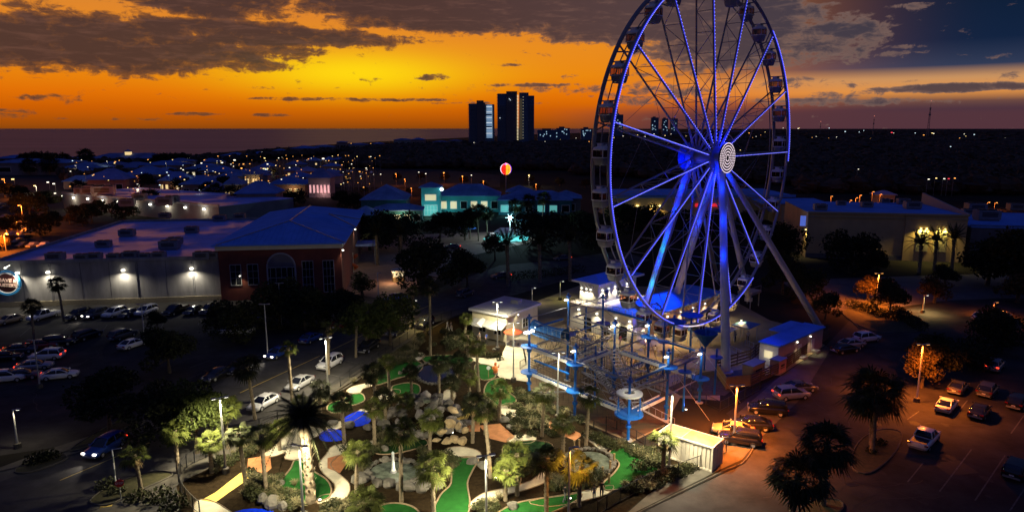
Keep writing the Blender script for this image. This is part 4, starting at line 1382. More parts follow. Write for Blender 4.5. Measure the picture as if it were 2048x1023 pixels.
# --- round sign ball on its mast
wbp = at(1012, 338, 330)
o = thing('light_ball', 'big glowing red and yellow light ball on a tall mast', 'light ball', (wbp.x, wbp.y, 0))
part('mast', MB().cyl((0, 0, 0), (0, 0, wbp.z - 2.6), .35, .25), grey_m, o)
cols = [glow('ball_red', (1, .02, .01), 1.3), glow('ball_yellow', (1, .45, .02), 1.4), glow('ball_white', (1, .85, 1), 1.6), glow('ball_violet', (.25, .05, .9), 1.0)]
seg = [2, 0, 0, 1, 0, 3, 2, 3, 2, 0, 1, 0]
for k in range(12):
    mb = MB()
    vs, n = [], 9
    for i in range(n):
        ph = PI * i / (n - 1)
        for t in (2 * PI * k / 12 + .03, 2 * PI * (k + .5) / 12, 2 * PI * (k + 1) / 12 - .03):
            vs.append((2.75 * math.sin(ph) * math.cos(t), 2.75 * math.sin(ph) * math.sin(t), wbp.z + 2.75 * math.cos(ph)))
    mb.add(vs, [(i * 3 + j, i * 3 + j + 1, (i + 1) * 3 + j + 1, (i + 1) * 3 + j) for i in range(n - 1) for j in range(2)])
    part('ball_segment', mb, cols[{6: 2, 7: 0, 8: 0, 9: 1, 10: 1, 11: 3}.get(k, seg[k])], o)
part('ring', MB().tube([(2.8 * math.cos(2 * PI * i / 24), 2.8 * math.sin(2 * PI * i / 24), wbp.z) for i in range(24)], .08, 5, True), black_m, o)
lamp('POINT', (0, 0, wbp.z + 3.6), 2500, (.6, .1, .7), o, 1)

# --- the two beach towers
def tower(px, Y, label, blocks, h_px, slabs=31):
    b = at(px, 286, Y)
    o = thing('apartment_tower', label, 'tower block', (b.x, b.y, 0), 0, None)
    k = Y / 1366 / CP
    for (x0, x1, top, y0, m, nm) in blocks:
        h = hz(Y, top)
        part(nm, MB().box(((x0 + x1) / 2 * k, y0 + 14, h / 2), ((x1 - x0) * k, 26, h)), m, o)
    return o, k


dkblue = mat('tower_blue', (.10, .16, .26), .7, var=.1, scale=.02)
dkbrown = mat('tower_brown', (.16, .13, .13), .7, var=.1, scale=.02)
TY = 1600
t1, k = tower(938, TY, 'shorter beach tower block with a blue white lit stairwell', [(0, 16, 207, 2, dkblue, 'wing'), (16, 31, 205, 0, dkbrown, 'wall'), (15, 28, 200.5, 8, dkbrown, 'roof_house'), (31, 49, 208.5, 3, dkblue, 'wing')], 0)
h = hz(TY, 208)
sl = MB()
for i in range(30):
    sl.box((-.5 * k, 14, h * (i + .6) / 30), (3.2 * k, 20, .5))
part('balcony_slabs', sl, dkblue, t1, kind='stuff')
for i in range(26):
    z = h * (i + 4) / 30
    if (i * 7) % 9 == 0:
        continue
    part('window', MB().box((39.5 * k, 2.8, z), (11 * k, .5, 1.5)), glow('tower_window', (.45, .7, 1), .6) if (i * 5) % 4 else glow('tower_window_bright', (.8, .9, 1), 1.0), t1)
part('light_column', MB().box((45 * k, 2.4, h * .55), (.8 * k, .5, h * .8)), glow('tower_column', (.4, .6, .8), .45), t1)
t2, k = tower(995, TY, 'taller beach tower block with a yellow lit seam down its front', [(0, 26, 187, 2, dkblue, 'wing'), (17, 38, 182.5, 0, dkbrown, 'wall'), (42, 60, 185, 1, dkblue, 'wing'), (59, 71, 191, 4, dkblue, 'wing')], 0)
h = hz(TY, 188)
sl = MB()
for i in range(34):
    sl.box((-.3 * k, 14, h * (i + .6) / 34), (2.6 * k, 20, .5))
part('balcony_slabs', sl, dkblue, t2, kind='stuff')
for i in range(31):
    z = h * (i + 3) / 34
    part('window', MB().box((39.2 * k, .4, z), (2.6 * k, .8, 1.5)), glow('tower_window_yellow', (1, .86, .5), .9), t2)
    if i % 2:
        part('window', MB().box((49.5 * k, .6, z), (1.4 * k, .5, 1.2)), glow('tower_window_dim', (1, .85, .55), .5), t2)
for tt, xs in ((t1, ((1, 15), (32, 36))), (t2, ((1, 16), (60, 70)))):
    fb_ = MB()
    kk = TY / 1366 / CP
    for (xa, xb) in xs:
        for i in range(30):
            fb_.box(((xa + xb) / 2 * kk, 1.2, hz(TY, 209) * (i + .6) / 30), ((xb - xa) * kk, 1.6, .7))
    part('balcony_fronts', fb_, mat('balcony_grey', (.3, .32, .36), .7, var=.1), tt, kind='stuff')
for x, yy in ((23, 198), (25, 200), (5, 236)):
    part('window', MB().box((x * k, -.4, hz(TY, yy)), (1.2 * k, .5, 2)), glow('tower_window_bright', (.8, .9, 1), 1.0), t2)
part('light_column', MB().box((45 * k, .4, h * .5), (5 * k, .5, h * .82)), mat('tower_tan', (.3, .26, .16), .8, var=.1, emit=(1, .8, .4), es=.035), t2)
for px, y1, w, Y, lab in ((1302, 235, 14, 3300, 'leftmost of three small far towers, with a lit edge'), (1324, 237, 11, 3300, 'middle one of the three small far towers'), (1341, 237, 13, 3300, 'rightmost of the three small far towers'),
                          (1226, 229, 19, 2700, 'dark far tower standing behind the left rim of the wheel'), (1113, 256, 26, 2200, 'broad low block right of the taller beach tower'), (1162, 257, 24, 2200, 'broad low block with cool windows left of the wheel'), (1075, 260, 44, 2000, 'dark domed low block beside the taller beach tower')):
    b = at(px, 270, Y)
    k = Y / 1366 / CP
    h = hz(Y, y1)
    o = thing('far_tower', lab, 'tower block', (b.x, b.y, 0))
    part('wall', MB().box((w * k / 2, 10, h / 2), (w * k, 20, h)), dkblue, o)
    part('roof_house', MB().box((w * k * .4, 10, h + 2), (w * k * .4, 8, 5)), dkbrown, o)
    for j in range(8):
        part('window', MB().box(((.12 + .76 * random.random()) * w * k, -.3, h * (.3 + .6 * random.random())), (1.6 * k, .4, 3)), glow('far_window', (1, .85, .6) if j % 2 else (.5, .8, 1), .7), o)

# ------------------------------------------------------------------ the town behind
wall_a = mat('house_wall_grey', (.2, .2, .22), .9, var=.15, scale=.2)
wall_b = mat('house_wall_pale', (.34, .32, .3), .9, var=.15, scale=.2)
wall_c = mat('house_wall_rose', (.3, .2, .18), .9, var=.15, scale=.2)
# long mall with a lamp lit service wall
ml = thing('mall', 'long low mall with a flat roof and lamps along its service wall', 'building', gp(122, 408), 0)
A, B = gp(128, 416), gp(440, 448)
ml.location = B
ml.rotation_euler.z = math.atan2((A - B).y, (A - B).x) - PI
L = (A - B).length
part('wall', MB().box((-L / 2, 18, 3.2), (L, 36, 6.4)), wall_a, ml)
part('flat_roof', MB().box((-L / 2, 18, 6.5), (L + .2, 36.2, .2)), membrane, ml)
part('parapet', MB().box((-L / 2, 0, 6.9), (L + .4, .5, .7)), steel_w, ml)
for i in range(9):
    x = -8 - (L - 12) * i / 8.5
    part('wall_lamp', MB().box((x, -.5, 5.2), (.7, .6, .6)), lamp_w, ml)
    if i % 2 == 0:
        lamp('POINT', (x, -1.6, 4.8), 420, WARM, ml, .3)
for px, py, s in ((165, 388, 2.2), (178, 389, 2.2), (192, 388, 3.0), (208, 391, 3.2), (330, 410, 2.2), (345, 405, 2.0), (280, 400, 2.0), (255, 412, 2.0)):
    rooftop_unit(gp(px, py, 6.6), .3, s, 'dark rooftop unit on the flat roof of the long mall', 'units on the long mall roof')
ROOFS = [navy_roof, mat('slate_blue_roof', (.17, .22, .42), .8, spec=0, var=.3, scale=.1), mat('dusk_blue_roof', (.13, .24, .56), .8, spec=0, var=.3, scale=.1)]
# photo position of the front foot, width px, eave height m, roof height, rotation, walls, lit, label
HOUSES = [
    (215, 385, 60, 7, 6, 8, 0, 'broad shop hall with a big blue hip roof behind the long mall'),
    (515, 425, 72, 8, 5, 6, 1, 'large blue roofed pavilion right behind the roof of the grey hall'),
    (468, 408, 30, 9, 4, 2, 2, 'narrow blue gabled tower left of the large pavilion'),
    (430, 405, 34, 6, 4, 5, 0, 'shop with a pale gable left of the narrow blue tower'),
    (640, 395, 42, 10, 5, 0, 3, 'square pavilion with pink lit shop fronts and a blue pyramid roof'),
    (575, 392, 70, 6, 3, -3, 2, 'long blue roofed shop with an orange lit arcade'),
    (505, 372, 28, 7, 4, 3, 2, 'small hip roofed shop with two warm wall lights'),
    (465, 372, 46, 6, 4, 2, 0, 'plain blue hip roofed shop among dark trees'),
    (440, 362, 40, 6, 4, 4, 0, 'blue hip roofed shop with a pale dormer'),
    (350, 383, 52, 6, 5, 6, 2, 'shop with a yellow lit porch under a blue hip roof'),
    (395, 392, 56, 6, 4, 4, 0, 'low wide blue roofed shop behind palms'),
    (290, 372, 64, 7, 5, 8, 0, 'blue roofed hall left of three round trees'),
    (262, 352, 70, 6, 4, 5, 1, 'grey hall with a low roof near the shore road'),
    (320, 352, 70, 8, 3, 2, 0, 'wide pale grey hall with a flat side wall'),
    (355, 340, 40, 7, 3, 0, 2, 'hall with a row of orange windows near the shore'),
    (405, 355, 60, 6, 4, 3, 1, 'white lit shop front with a blue roof'),
    (165, 352, 60, 6, 4, 4, 0, 'low blue roofed shop by the left car park'),
    (60, 350, 120, 9, 3, 0, 0, 'long dark hall at the left edge near the shore'),
    (20, 330, 48, 15, 5, 2, 0, 'tall dark house with a hip roof at the left shore'),
    (95, 332, 110, 11, 6, 2, 0, 'wide dark beach house row with a low hip roof'),
    (250, 330, 120, 15, 8, 1, 0, 'very wide beach hall with a lit lantern on its roof'),
    (465, 322, 40, 14, 5, 0, 0, 'dark beach house with a rounded roof right of the shore palms'),
    (515, 316, 22, 12, 4, 0, 0, 'narrow dark beach house'),
    (558, 312, 20, 16, 4, 0, 0, 'tall blue beach house standing alone'),
    (605, 308, 44, 18, 6, 0, 0, 'wide beach house with a small roof turret'),
    (645, 304, 36, 18, 5, 0, 1, 'blue beach house beside the square dark block'),
    (683, 300, 18, 30, 3, 0, 0, 'square dark block above the beach house roofs'),
    (715, 300, 34, 20, 5, 0, 1, 'pale beach house with small lights'),
    (755, 296, 22, 18, 4, 0, 0, 'dark beach house next to the long blue pair'),
    (805, 292, 34, 28, 6, 0, 0, 'left one of a pair of long blue beach houses'),
    (836, 292, 26, 30, 6, 0, 0, 'right one of a pair of long blue beach houses'),
    (880, 290, 30, 16, 4, 0, 1, 'low dark beach house with lights before the towers'),
    (910, 288, 26, 18, 4, 0, 1, 'low dark house at the foot of the towers'),
    (806, 304, 30, 10, 4, 0, 0, 'pale blue roof standing alone in the dark wood'),
    (1885, 366, 64, 4, 2, -4, 2, 'low restaurant with red and white lights in the dark wood'),
    (1680, 345, 30, 4, 2, -4, 0, 'small dim blue roof deep in the dark wood'),
    (1770, 412, 30, 5, 2, -8, 0, 'dark low shed behind the yellow hall'),
]
LIT = [None, win_white, win_warm, win_pink]
for (px, py, wpx, h, rh, rz, lit, lab) in HOUSES:
    lit = 0 if py < 333 and px > 400 else lit
    b = gp(px, py)
    w = wpx / 1366 * b.length
    d = min(w * .8, 26)
    if py < 333:
        h, rh = h * .42, rh * .62
    o = thing('beach_house' if py < 333 else 'shop', lab, 'house' if py < 333 else 'shop', b, R_(rz))
    part('wall', walls(w, d, h, -w / 2, 0), [wall_a, wall_b, wall_c][px % 3], o)
    part('roof', hip(MB(), -w / 2, w / 2, 0, d, h, rh, .8, .4), ROOFS[px % 3], o)
    n = 6 if lit else 3
    for i in range(n):
        if lit and i % 3 == 2 and lit != 3:
            continue
        c = (-w / 2 + w * (i + .5) / n, 0, h * .45)
        window(o, c, w / n * .5, h * .4, LIT[lit] if lit else glass_m)
    if lit:
        lamp('POINT', (w * .2, -3, 3), 500 if py > 333 else 300, [0, WHITE, (1, .6, .2), (1, .5, .5)][lit], o, .4)
rh3 = random.Random(15)
for i in range(44):
    px, py = rh3.uniform(140, 700), rh3.uniform(330, 384)
    b = gp(px, py)
    w, d, h = rh3.uniform(10, 20), rh3.uniform(9, 14), rh3.uniform(3.5, 5.5)
    o = thing('shop', 'small low shop with a dusky blue hip roof among the other roofs', 'shop', b, R_(rh3.choice((4, 6, 94))), 'low shop roofs among the trees')
    part('wall', walls(w, d, h, -w / 2, 0), [wall_a, wall_b, wall_c][i % 3], o)
    part('roof', hip(MB(), -w / 2, w / 2, 0, d, h, rh3.uniform(2, 3.5), .7, .3), ROOFS[i % 3], o)
    for x in (-.25, .25):
        window(o, (x * w, 0, h * .45), 1.6, 1.6, win_warm if (i + (x > 0)) % 4 == 0 else glass_m)
# lantern on the beach hall
b = gp(250, 330)
o = thing('roof_lantern', 'small lit lantern with a pointed roof on the beach hall', 'lantern', (at(257, 309, b.y + 8)).to_tuple(), 0)
part('lamp_room', MB().box((0, 0, 1.2), (4.5, 4.5, 3.0)), win_warm, o)
part('roof', hip(MB(), -2.5, 2.5, -2.5, 2.5, 2.7, 2.6, .6), navy_roof, o)

# ------------------------------------------------------------------ lamps far and near
pole_me = MB().cyl((0, 0, 0), (0, 0, 8), .12, .08, 6).cyl((0, 0, 7.9), (0, -.9, 8.0), .05, n=5).mesh('far_pole', [grey_m])
head_me = {k: MB().box((0, -1.1, 8.0), (.9, .9, .5)).mesh('far_lamp_head', [m]) for k, m in (('o', glow('far_sodium', (1, .40, .08), 2.2)), ('w', glow('far_white', (1, .92, .7), 2.4)), ('c', glow('far_cool', (.7, .9, 1), 2.2)), ('y', glow('far_yellow', (1, .72, .25), 2.4)), ('r', glow('far_red', (1, .05, .08), 1.6)))}
KIND_TXT = {'o': 'orange', 'w': 'white', 'c': 'cool white', 'y': 'yellow', 'r': 'red'}


def far_lamp(px, py, Y, k, s=1.0, power=0, where='far off', group=None):
    """the lamp head shows at px, py; it stands Y metres off"""
    p = at(px, py, Y)
    hgt = max(3.0, p.z)
    t = thing('street_lamp', '', 'street lamp', (p.x, p.y, 0), 0, group or 'far %s street lamps %s' % (KIND_TXT[k], where))
    t['label'] = 'small %s street lamp %s' % (KIND_TXT[k], where)
    sc = hgt / 8
    o1 = part('pole', pole_me, None, t)
    o2 = part('lamp_head', head_me[k], None, t)
    o1.scale = (1, 1, sc)
    hs = s * Y / 420
    o2.scale = (hs, hs, hs)
    o2.location = (0, 1.1 * hs - 1.1, hgt - 8 * hs)
    if power:
        lamp('POINT', (0, -1.2, hgt - .6), power * (.6 if px > 300 else 1.8), SOD if k == 'o' else WARM, t, .4)
    return t


# (head position in the photo, distance, colour, size, power)
for px, py, Y, k, s, pw in (
        (8, 358, 420, 'o', 1, 2500), (28, 358, 430, 'y', 1.2, 0), (72, 371, 380, 'y', 1, 1500), (98, 364, 400, 'w', 1, 0), (110, 367, 390, 'w', 1, 0), (42, 382, 350, 'o', 1, 4000), (113, 386, 330, 'w', .9, 0),
        (42, 410, 260, 'o', 1.0, 5000), (32, 435, 230, 'o', .9, 5000), (128, 391, 320, 'w', .9, 0), (8, 470, 195, 'o', .6, 5200), (10, 440, 230, 'o', .7, 3000)):
    far_lamp(px, py, Y, k, s, pw, 'in the left car park')
for px, py, Y, k, s, pw in (
        (378, 316, 700, 'w', .8, 0), (470, 320, 640, 'w', 1, 0), (530, 316, 640, 'y', .8, 0), (484, 336, 520, 'o', .9, 0), (488, 328, 560, 'o', .8, 0), (528, 337, 520, 'y', .8, 0), (536, 337, 520, 'y', .8, 1500),
        (536, 328, 560, 'w', .8, 0), (580, 335, 520, 'w', .7, 0), (596, 344, 480, 'o', .9, 1500), (624, 347, 470, 'o', .9, 1500), (647, 317, 650, 'w', 1.2, 0), (523, 304, 900, 'w', .9, 0), (657, 303, 950, 'c', .8, 0),
        (678, 301, 980, 'c', .8, 0), (664, 338, 520, 'y', 1.2, 1500), (656, 341, 500, 'o', .8, 0), (427, 340, 500, 'o', 2.0, 2500), (420, 335, 520, 'y', .8, 0), (380, 335, 560, 'o', 1.0, 0), (392, 331, 560, 'w', 1.0, 0),
        (398, 330, 580, 'o', .8, 0), (404, 326, 600, 'w', .8, 0), (410, 320, 640, 'o', .8, 0), (384, 341, 520, 'w', .8, 0), (445, 325, 580, 'w', 1.0, 0), (500, 341, 500, 'r', 1.6, 0)):
    far_lamp(px, py, Y, k, s, pw, 'among the shops near the shore')
for px, py, Y, k, s, pw in (
        (720, 343, 450, 'o', .9, 0), (762, 348, 430, 'w', .6, 0), (792, 347, 430, 'o', .7, 2000), (838, 344, 440, 'w', .6, 0), (852, 347, 430, 'w', .7, 0), (888, 345, 440, 'o', .9, 3000), (925, 352, 410, 'o', .9, 3500),
        (943, 350, 420, 'w', .7, 0), (967, 362, 380, 'o', .8, 3000), (1058, 350, 420, 'y', .9, 2500), (1072, 368, 370, 'o', .8, 2000), (810, 358, 400, 'o', .7, 2000), (823, 376, 350, 'o', .7, 1500), (728, 374, 350, 'o', .7, 0), (907, 376, 350, 'o', .7, 0), (733, 336, 480, 'w', .7, 0)):
    far_lamp(px, py, Y, k, s, pw, 'along the road before the dark wood')
rl = random.Random(3)
for px, py, k, s in ((948, 285, 'w', 1), (972, 286, 'o', 2.0), (986, 284, 'w', 1.2), (1060, 285, 'w', 1), (1090, 283, 'w', .8), (1120, 280, 'y', .9), (1152, 276, 'w', .8), (1178, 283, 'o', 1.2), (1200, 278, 'o', .7), (1228, 275, 'y', 1.1), (1236, 279, 'w', 1),
                     (1246, 272, 'w', 1), (1262, 276, 'o', 1.2), (1275, 270, 'y', 1.2), (1290, 273, 'w', 1), (1308, 268, 'w', 1.3), (1318, 276, 'o', 1), (1330, 271, 'y', 1.2), (1342, 268, 'w', .9), (1356, 276, 'o', 1), (1372, 272, 'y', .8), (1390, 270, 'w', .7), (820, 288, 'w', .9), (742, 292, 'o', 1.0), (703, 296, 'o', 1.4), (870, 284, 'w', .8), (1045, 288, 'w', .8)):
    far_lamp(px, py, 1500 if py > 280 else 2100, k, s * .42, 0, 'by the beach towers')
rl2 = random.Random(77)
for i in range(110):
    px, py = rl2.uniform(430, 765), 310 + 58 * rl2.random() ** 1.3
    far_lamp(px, py, max(390, min(900, 35 * 1366 / max(20, py - 245) * .82)), rl2.choice('oooooowy'), rl2.uniform(.2, .6), 0, 'scattered over the shore car parks')
for i in range(60):
    px, py = rl2.uniform(140, 470), 318 + 62 * rl2.random()
    far_lamp(px, py, max(300, min(800, 35 * 1366 / max(20, py - 245) * .85)), rl2.choice('oowwyyc'), rl2.uniform(.25, .7), 120 if i % 5 == 0 else 0, 'between the shop roofs')
for px, py, k, s in ((1498, 266, 'o', 1.4), (1512, 273, 'w', .8), (1530, 264, 'y', .8), (1566, 256, 'w', .8), (1596, 257, 'w', 1.2), (1598, 256, 'y', 1), (1658, 256, 'c', 1), (1690, 263, 'c', 1.3), (1718, 264, 'c', .9), (1727, 261, 'c', .8), (1783, 265, 'r', 1.9), (1787, 266, 'w', .8), (1830, 266, 'c', 1.0), (1847, 270, 'o', 1.5), (1864, 266, 'y', 1.5), (1867, 267, 'w', 1.2), (1928, 268, 'w', .9), (1919, 276, 'o', 1), (1931, 272, 'y', .8), (1948, 269, 'c', 1.2), (2010, 276, 'w', .9), (1632, 273, 'w', .8), (1657, 276, 'o', .9), (1673, 274, 'w', .9), (1741, 277, 'o', .9), (1624, 275, 'o', .8), (1900, 293, 'c', .8), (1715, 338, 'w', .8), (1942, 363, 'o', 1.4), (1480, 300, 'y', .8), (1505, 275, 'o', .7), (1521, 270, 'o', .7)):
    far_lamp(px, py, (2000 if py < 280 else 800) if py < 330 else 380, k, s * (.42 if py < 280 else .6), 0, 'over the dark wood on the right')
for px, py, k in ((1855, 358, 'w'), (1870, 356, 'y'), (1886, 357, 'w'), (1895, 357, 'r'), (1907, 356, 'o')):
    far_lamp(px, py, 362, k, .8, 0, 'on the front of the restaurant in the wood')
for px, py in ((1712, 395), (1720, 390), (1745, 383), (1760, 388), (1662, 392), (1700, 400)):
    far_lamp(px, py, 300, 'o', .6, 1500, 'behind the yellow hall')
for px, py in ((1952, 405), (1975, 404), (1990, 406)):
    far_lamp(px, py, 300, 'o', .7, 900, 'behind the low dark hall')
# radio masts on the horizon
for px, top, w, Y, lab in ((1856, 202, 6, 3000, 'tall latticed radio mast on the horizon with a red light at its tip'), (1746, 232, 3, 3200, 'thin radio mast left of the tall latticed one'), (1640, 243, 2, 3600, 'thinnest and shortest mast far left on the horizon')):
    b = at(px, 262, Y)
    k = Y / 1366
    h = hz(Y, top)
    o = thing('radio_mast', lab, 'mast', (b.x, b.y, 0))
    mb = MB()
    for s in (-1, 1):
        mb.cyl((s * w * k * .35, 0, 0), (s * w * k * .12, 0, h * .8), .55 * w * k * .14, n=4)
    for i in range(9):
        z0, z1 = h * .8 * i / 9, h * .8 * (i + 1) / 9
        mb.cyl((-w * k * .34 * (1 - i / 14), 0, z0), (w * k * .34 * (1 - i / 14), 0, z1), .09 * w * k * .5, n=4)
    mb.cyl((0, 0, h * .78), (0, 0, h), .3 * k, .15 * k, 4)
    part('lattice', mb, grey_m, o)
    part('dish_ring', MB().box((0, 0, h * .62), (w * k * .7, 2, 3 * k)).box((0, 0, h * .8), (w * k * .55, 2, 2 * k)), grey_m, o)
    part('beacon', MB().ball((0, 0, h), .8 * k, 6), glow('mast_beacon', (1, .3, .2), .8), o)

# ------------------------------------------------------------------ far wood: one mass of low crowns
rng = np.random.default_rng(5)


def wood(name, polys, n, r0, r1, h0, h1, m):
    V, F = [], []
    base = 0
    for poly in polys:
        P = [gp(x, y) for x, y in poly[0]]
        n_ = poly[1]
        xs, ys = [p.x for p in P], [p.y for p in P]
        from mathutils.geometry import intersect_point_tri_2d
        cnt = 0
        while cnt < n_:
            # even in the picture: choose by photo row, so near trees are as dense as they look
            i, j = random.random(), random.random()
            a, b, c, d = P
            pxy = [(poly[0][k]) for k in range(4)]
            ux = (1 - i) * pxy[0][0] + i * pxy[1][0]
            uy = (1 - i) * pxy[0][1] + i * pxy[1][1]
            lx = (1 - i) * pxy[3][0] + i * pxy[2][0]
            ly = (1 - i) * pxy[3][1] + i * pxy[2][1]
            g0 = gp(ux + (lx - ux) * j, uy + (ly - uy) * j)
            cnt += 1
            sc = max(1.0, g0.length / 500)
            r = random.uniform(r0, r1) * sc ** .6
            hh = random.uniform(h0, h1)
            c0 = (g0.x, g0.y, hh * .55)
            nl = 7
            for ring in range(4):
                ph = PI * (ring + .6) / 4.4
                for k in range(nl):
                    t = 2 * PI * k / nl + ring
                    q3 = random.uniform(.7, 1.25)
                    V.append((c0[0] + r * math.sin(ph) * math.cos(t) * q3, c0[1] + r * math.sin(ph) * math.sin(t) * q3, max(-.1, c0[2] + hh * .52 * math.cos(ph) * q3)))
            for ring in range(3):
                for k in range(nl):
                    F.append((base + ring * nl + k, base + ring * nl + (k + 1) % nl, base + (ring + 1) * nl + (k + 1) % nl, base + (ring + 1) * nl + k))
            F.append(tuple(base + k for k in range(nl)))
            base += 4 * nl
    me = bpy.data.meshes.new(name)
    me.from_pydata(V, [], F)
    me.materials.append(m)
    return tag(link(name, me), kind='stuff')


wood_m = mat('wood_canopy', (.055, .04, .024), .95, var=.5, scale=.15, bump=1, bscale=.8, island=.4)
wood('wood', [(((680, 318), (1200, 296), (1200, 342), (690, 336)), 1500), (((740, 297), (1200, 284), (1200, 300), (700, 318)), 900), (((1180, 268), (1560, 262), (1560, 300), (1180, 296)), 800), (((1150, 296), (1620, 292), (1620, 372), (1150, 350)), 1200), (((1560, 262), (2120, 262), (2140, 300), (1560, 300)), 1500),
              (((1600, 298), (2140, 298), (2200, 392), (1600, 386)), 1800), (((1480, 259.6), (2150, 259.6), (2150, 264), (1480, 264)), 900)], 0, 3.5, 6.5, 5, 9, wood_m)
wood('wood', [(((0, 330), (520, 312), (520, 326), (0, 345)), 260), (((500, 308), (930, 284), (930, 292), (500, 322)), 420), (((120, 352), (460, 340), (460, 360), (130, 372)), 120)], 0, 2.5, 4.5, 4, 8, wood_m)


# ------------------------------------------------------------------ trees
def leaf_cloud(mb, blobs, n, size, rnd):
    tot = sum(b[3] ** 2 for b in blobs)
    for (x, y, z, r, fz) in blobs:
        k = int(n * r * r / tot)
        for _ in range(k):
            while True:
                v = Vector((rnd.uniform(-1, 1), rnd.uniform(-1, 1), rnd.uniform(-1, 1)))
                if .3 < v.length < 1:
                    break
            v = v.normalized() * (v.length ** .6) * (1 if rnd.random() > .15 else rnd.uniform(1.05, 1.35))
            c = Vector((x + v.x * r, y + v.y * r, z + v.z * r * fz))
            d = Vector((rnd.gauss(0, 1), rnd.gauss(0, 1), rnd.gauss(0, .6))).normalized()
            e = d.orthogonal().normalized()
            e = (Matrix.Rotation(rnd.uniform(0, 6.28), 3, d) @ e)
            s = size * rnd.uniform(.6, 1.4)
            g2 = d.cross(e)
            mb.add([c - e * s, c + g2 * s * .55, c + e * s, c - g2 * s * .55], [(0, 1, 2, 3)])


def broad_meshes(seed, h, r, n, size):
    rnd = random.Random(seed)
    tk = MB()
    tk.tube([(0, 0, -.2), (.05, 0, h * .14), (.1, .05, h * .3)], [.28, .2, .15], 7)
    blobs = []
    for i in range(8):
        t = 2 * PI * i / 8 + rnd.uniform(-.3, .3)
        q3 = r * rnd.uniform(.45, .75)
        z = h * rnd.uniform(.3, .72)
        e = (math.cos(t) * q3, math.sin(t) * q3, z)
        tk.tube([(.08, .03, h * .3), (e[0] * .5, e[1] * .5, z * .75), e], [.11, .07, .03], 5)
        blobs.append((e[0], e[1], e[2], r * rnd.uniform(.3, .48), .9))
    for i in range(7):
        blobs.append((rnd.uniform(-.4, .4) * r, rnd.uniform(-.4, .4) * r, h * rnd.uniform(.55, .9), r * rnd.uniform(.26, .42), .85))
    lf = MB()
    leaf_cloud(lf, blobs, n, size, rnd)
    return tk.mesh('trunk', [bark]), lf


TREES = {}
for k, (sd_, h, r, n, sz, lm) in {'oak': (1, 7.5, 3.6, 5200, .17, leaf_oak), 'dark': (2, 7.5, 3.6, 4200, .2, leaf_dark), 'dark2': (5, 7.0, 4.2, 4200, .21, leaf_dark), 'small': (8, 4.5, 1.8, 1600, .14, leaf_dark), 'glow': (9, 5.0, 2.3, 2600, .15, leaf_glow)}.items():
    tk, lf = broad_meshes(sd_, h, r, n, sz)
    TREES[k] = (tk, lf.mesh('crown', [lm]), h)


def tree(kind, base, top, label, group=None, wide=1.0, z=0):
    b = gp(*base)
    h = hz(b.y, top) if top else None
    tk, cr, h0 = TREES[kind]
    s = h / h0
    o = thing('tree', label, 'tree', b, random.uniform(0, 6.28), group, s)
    if wide != 1:
        o.scale = (s * wide, s * wide, s)
    part('trunk', tk, None, o)
    part('crown', cr, None, o, kind='stuff')
    return o


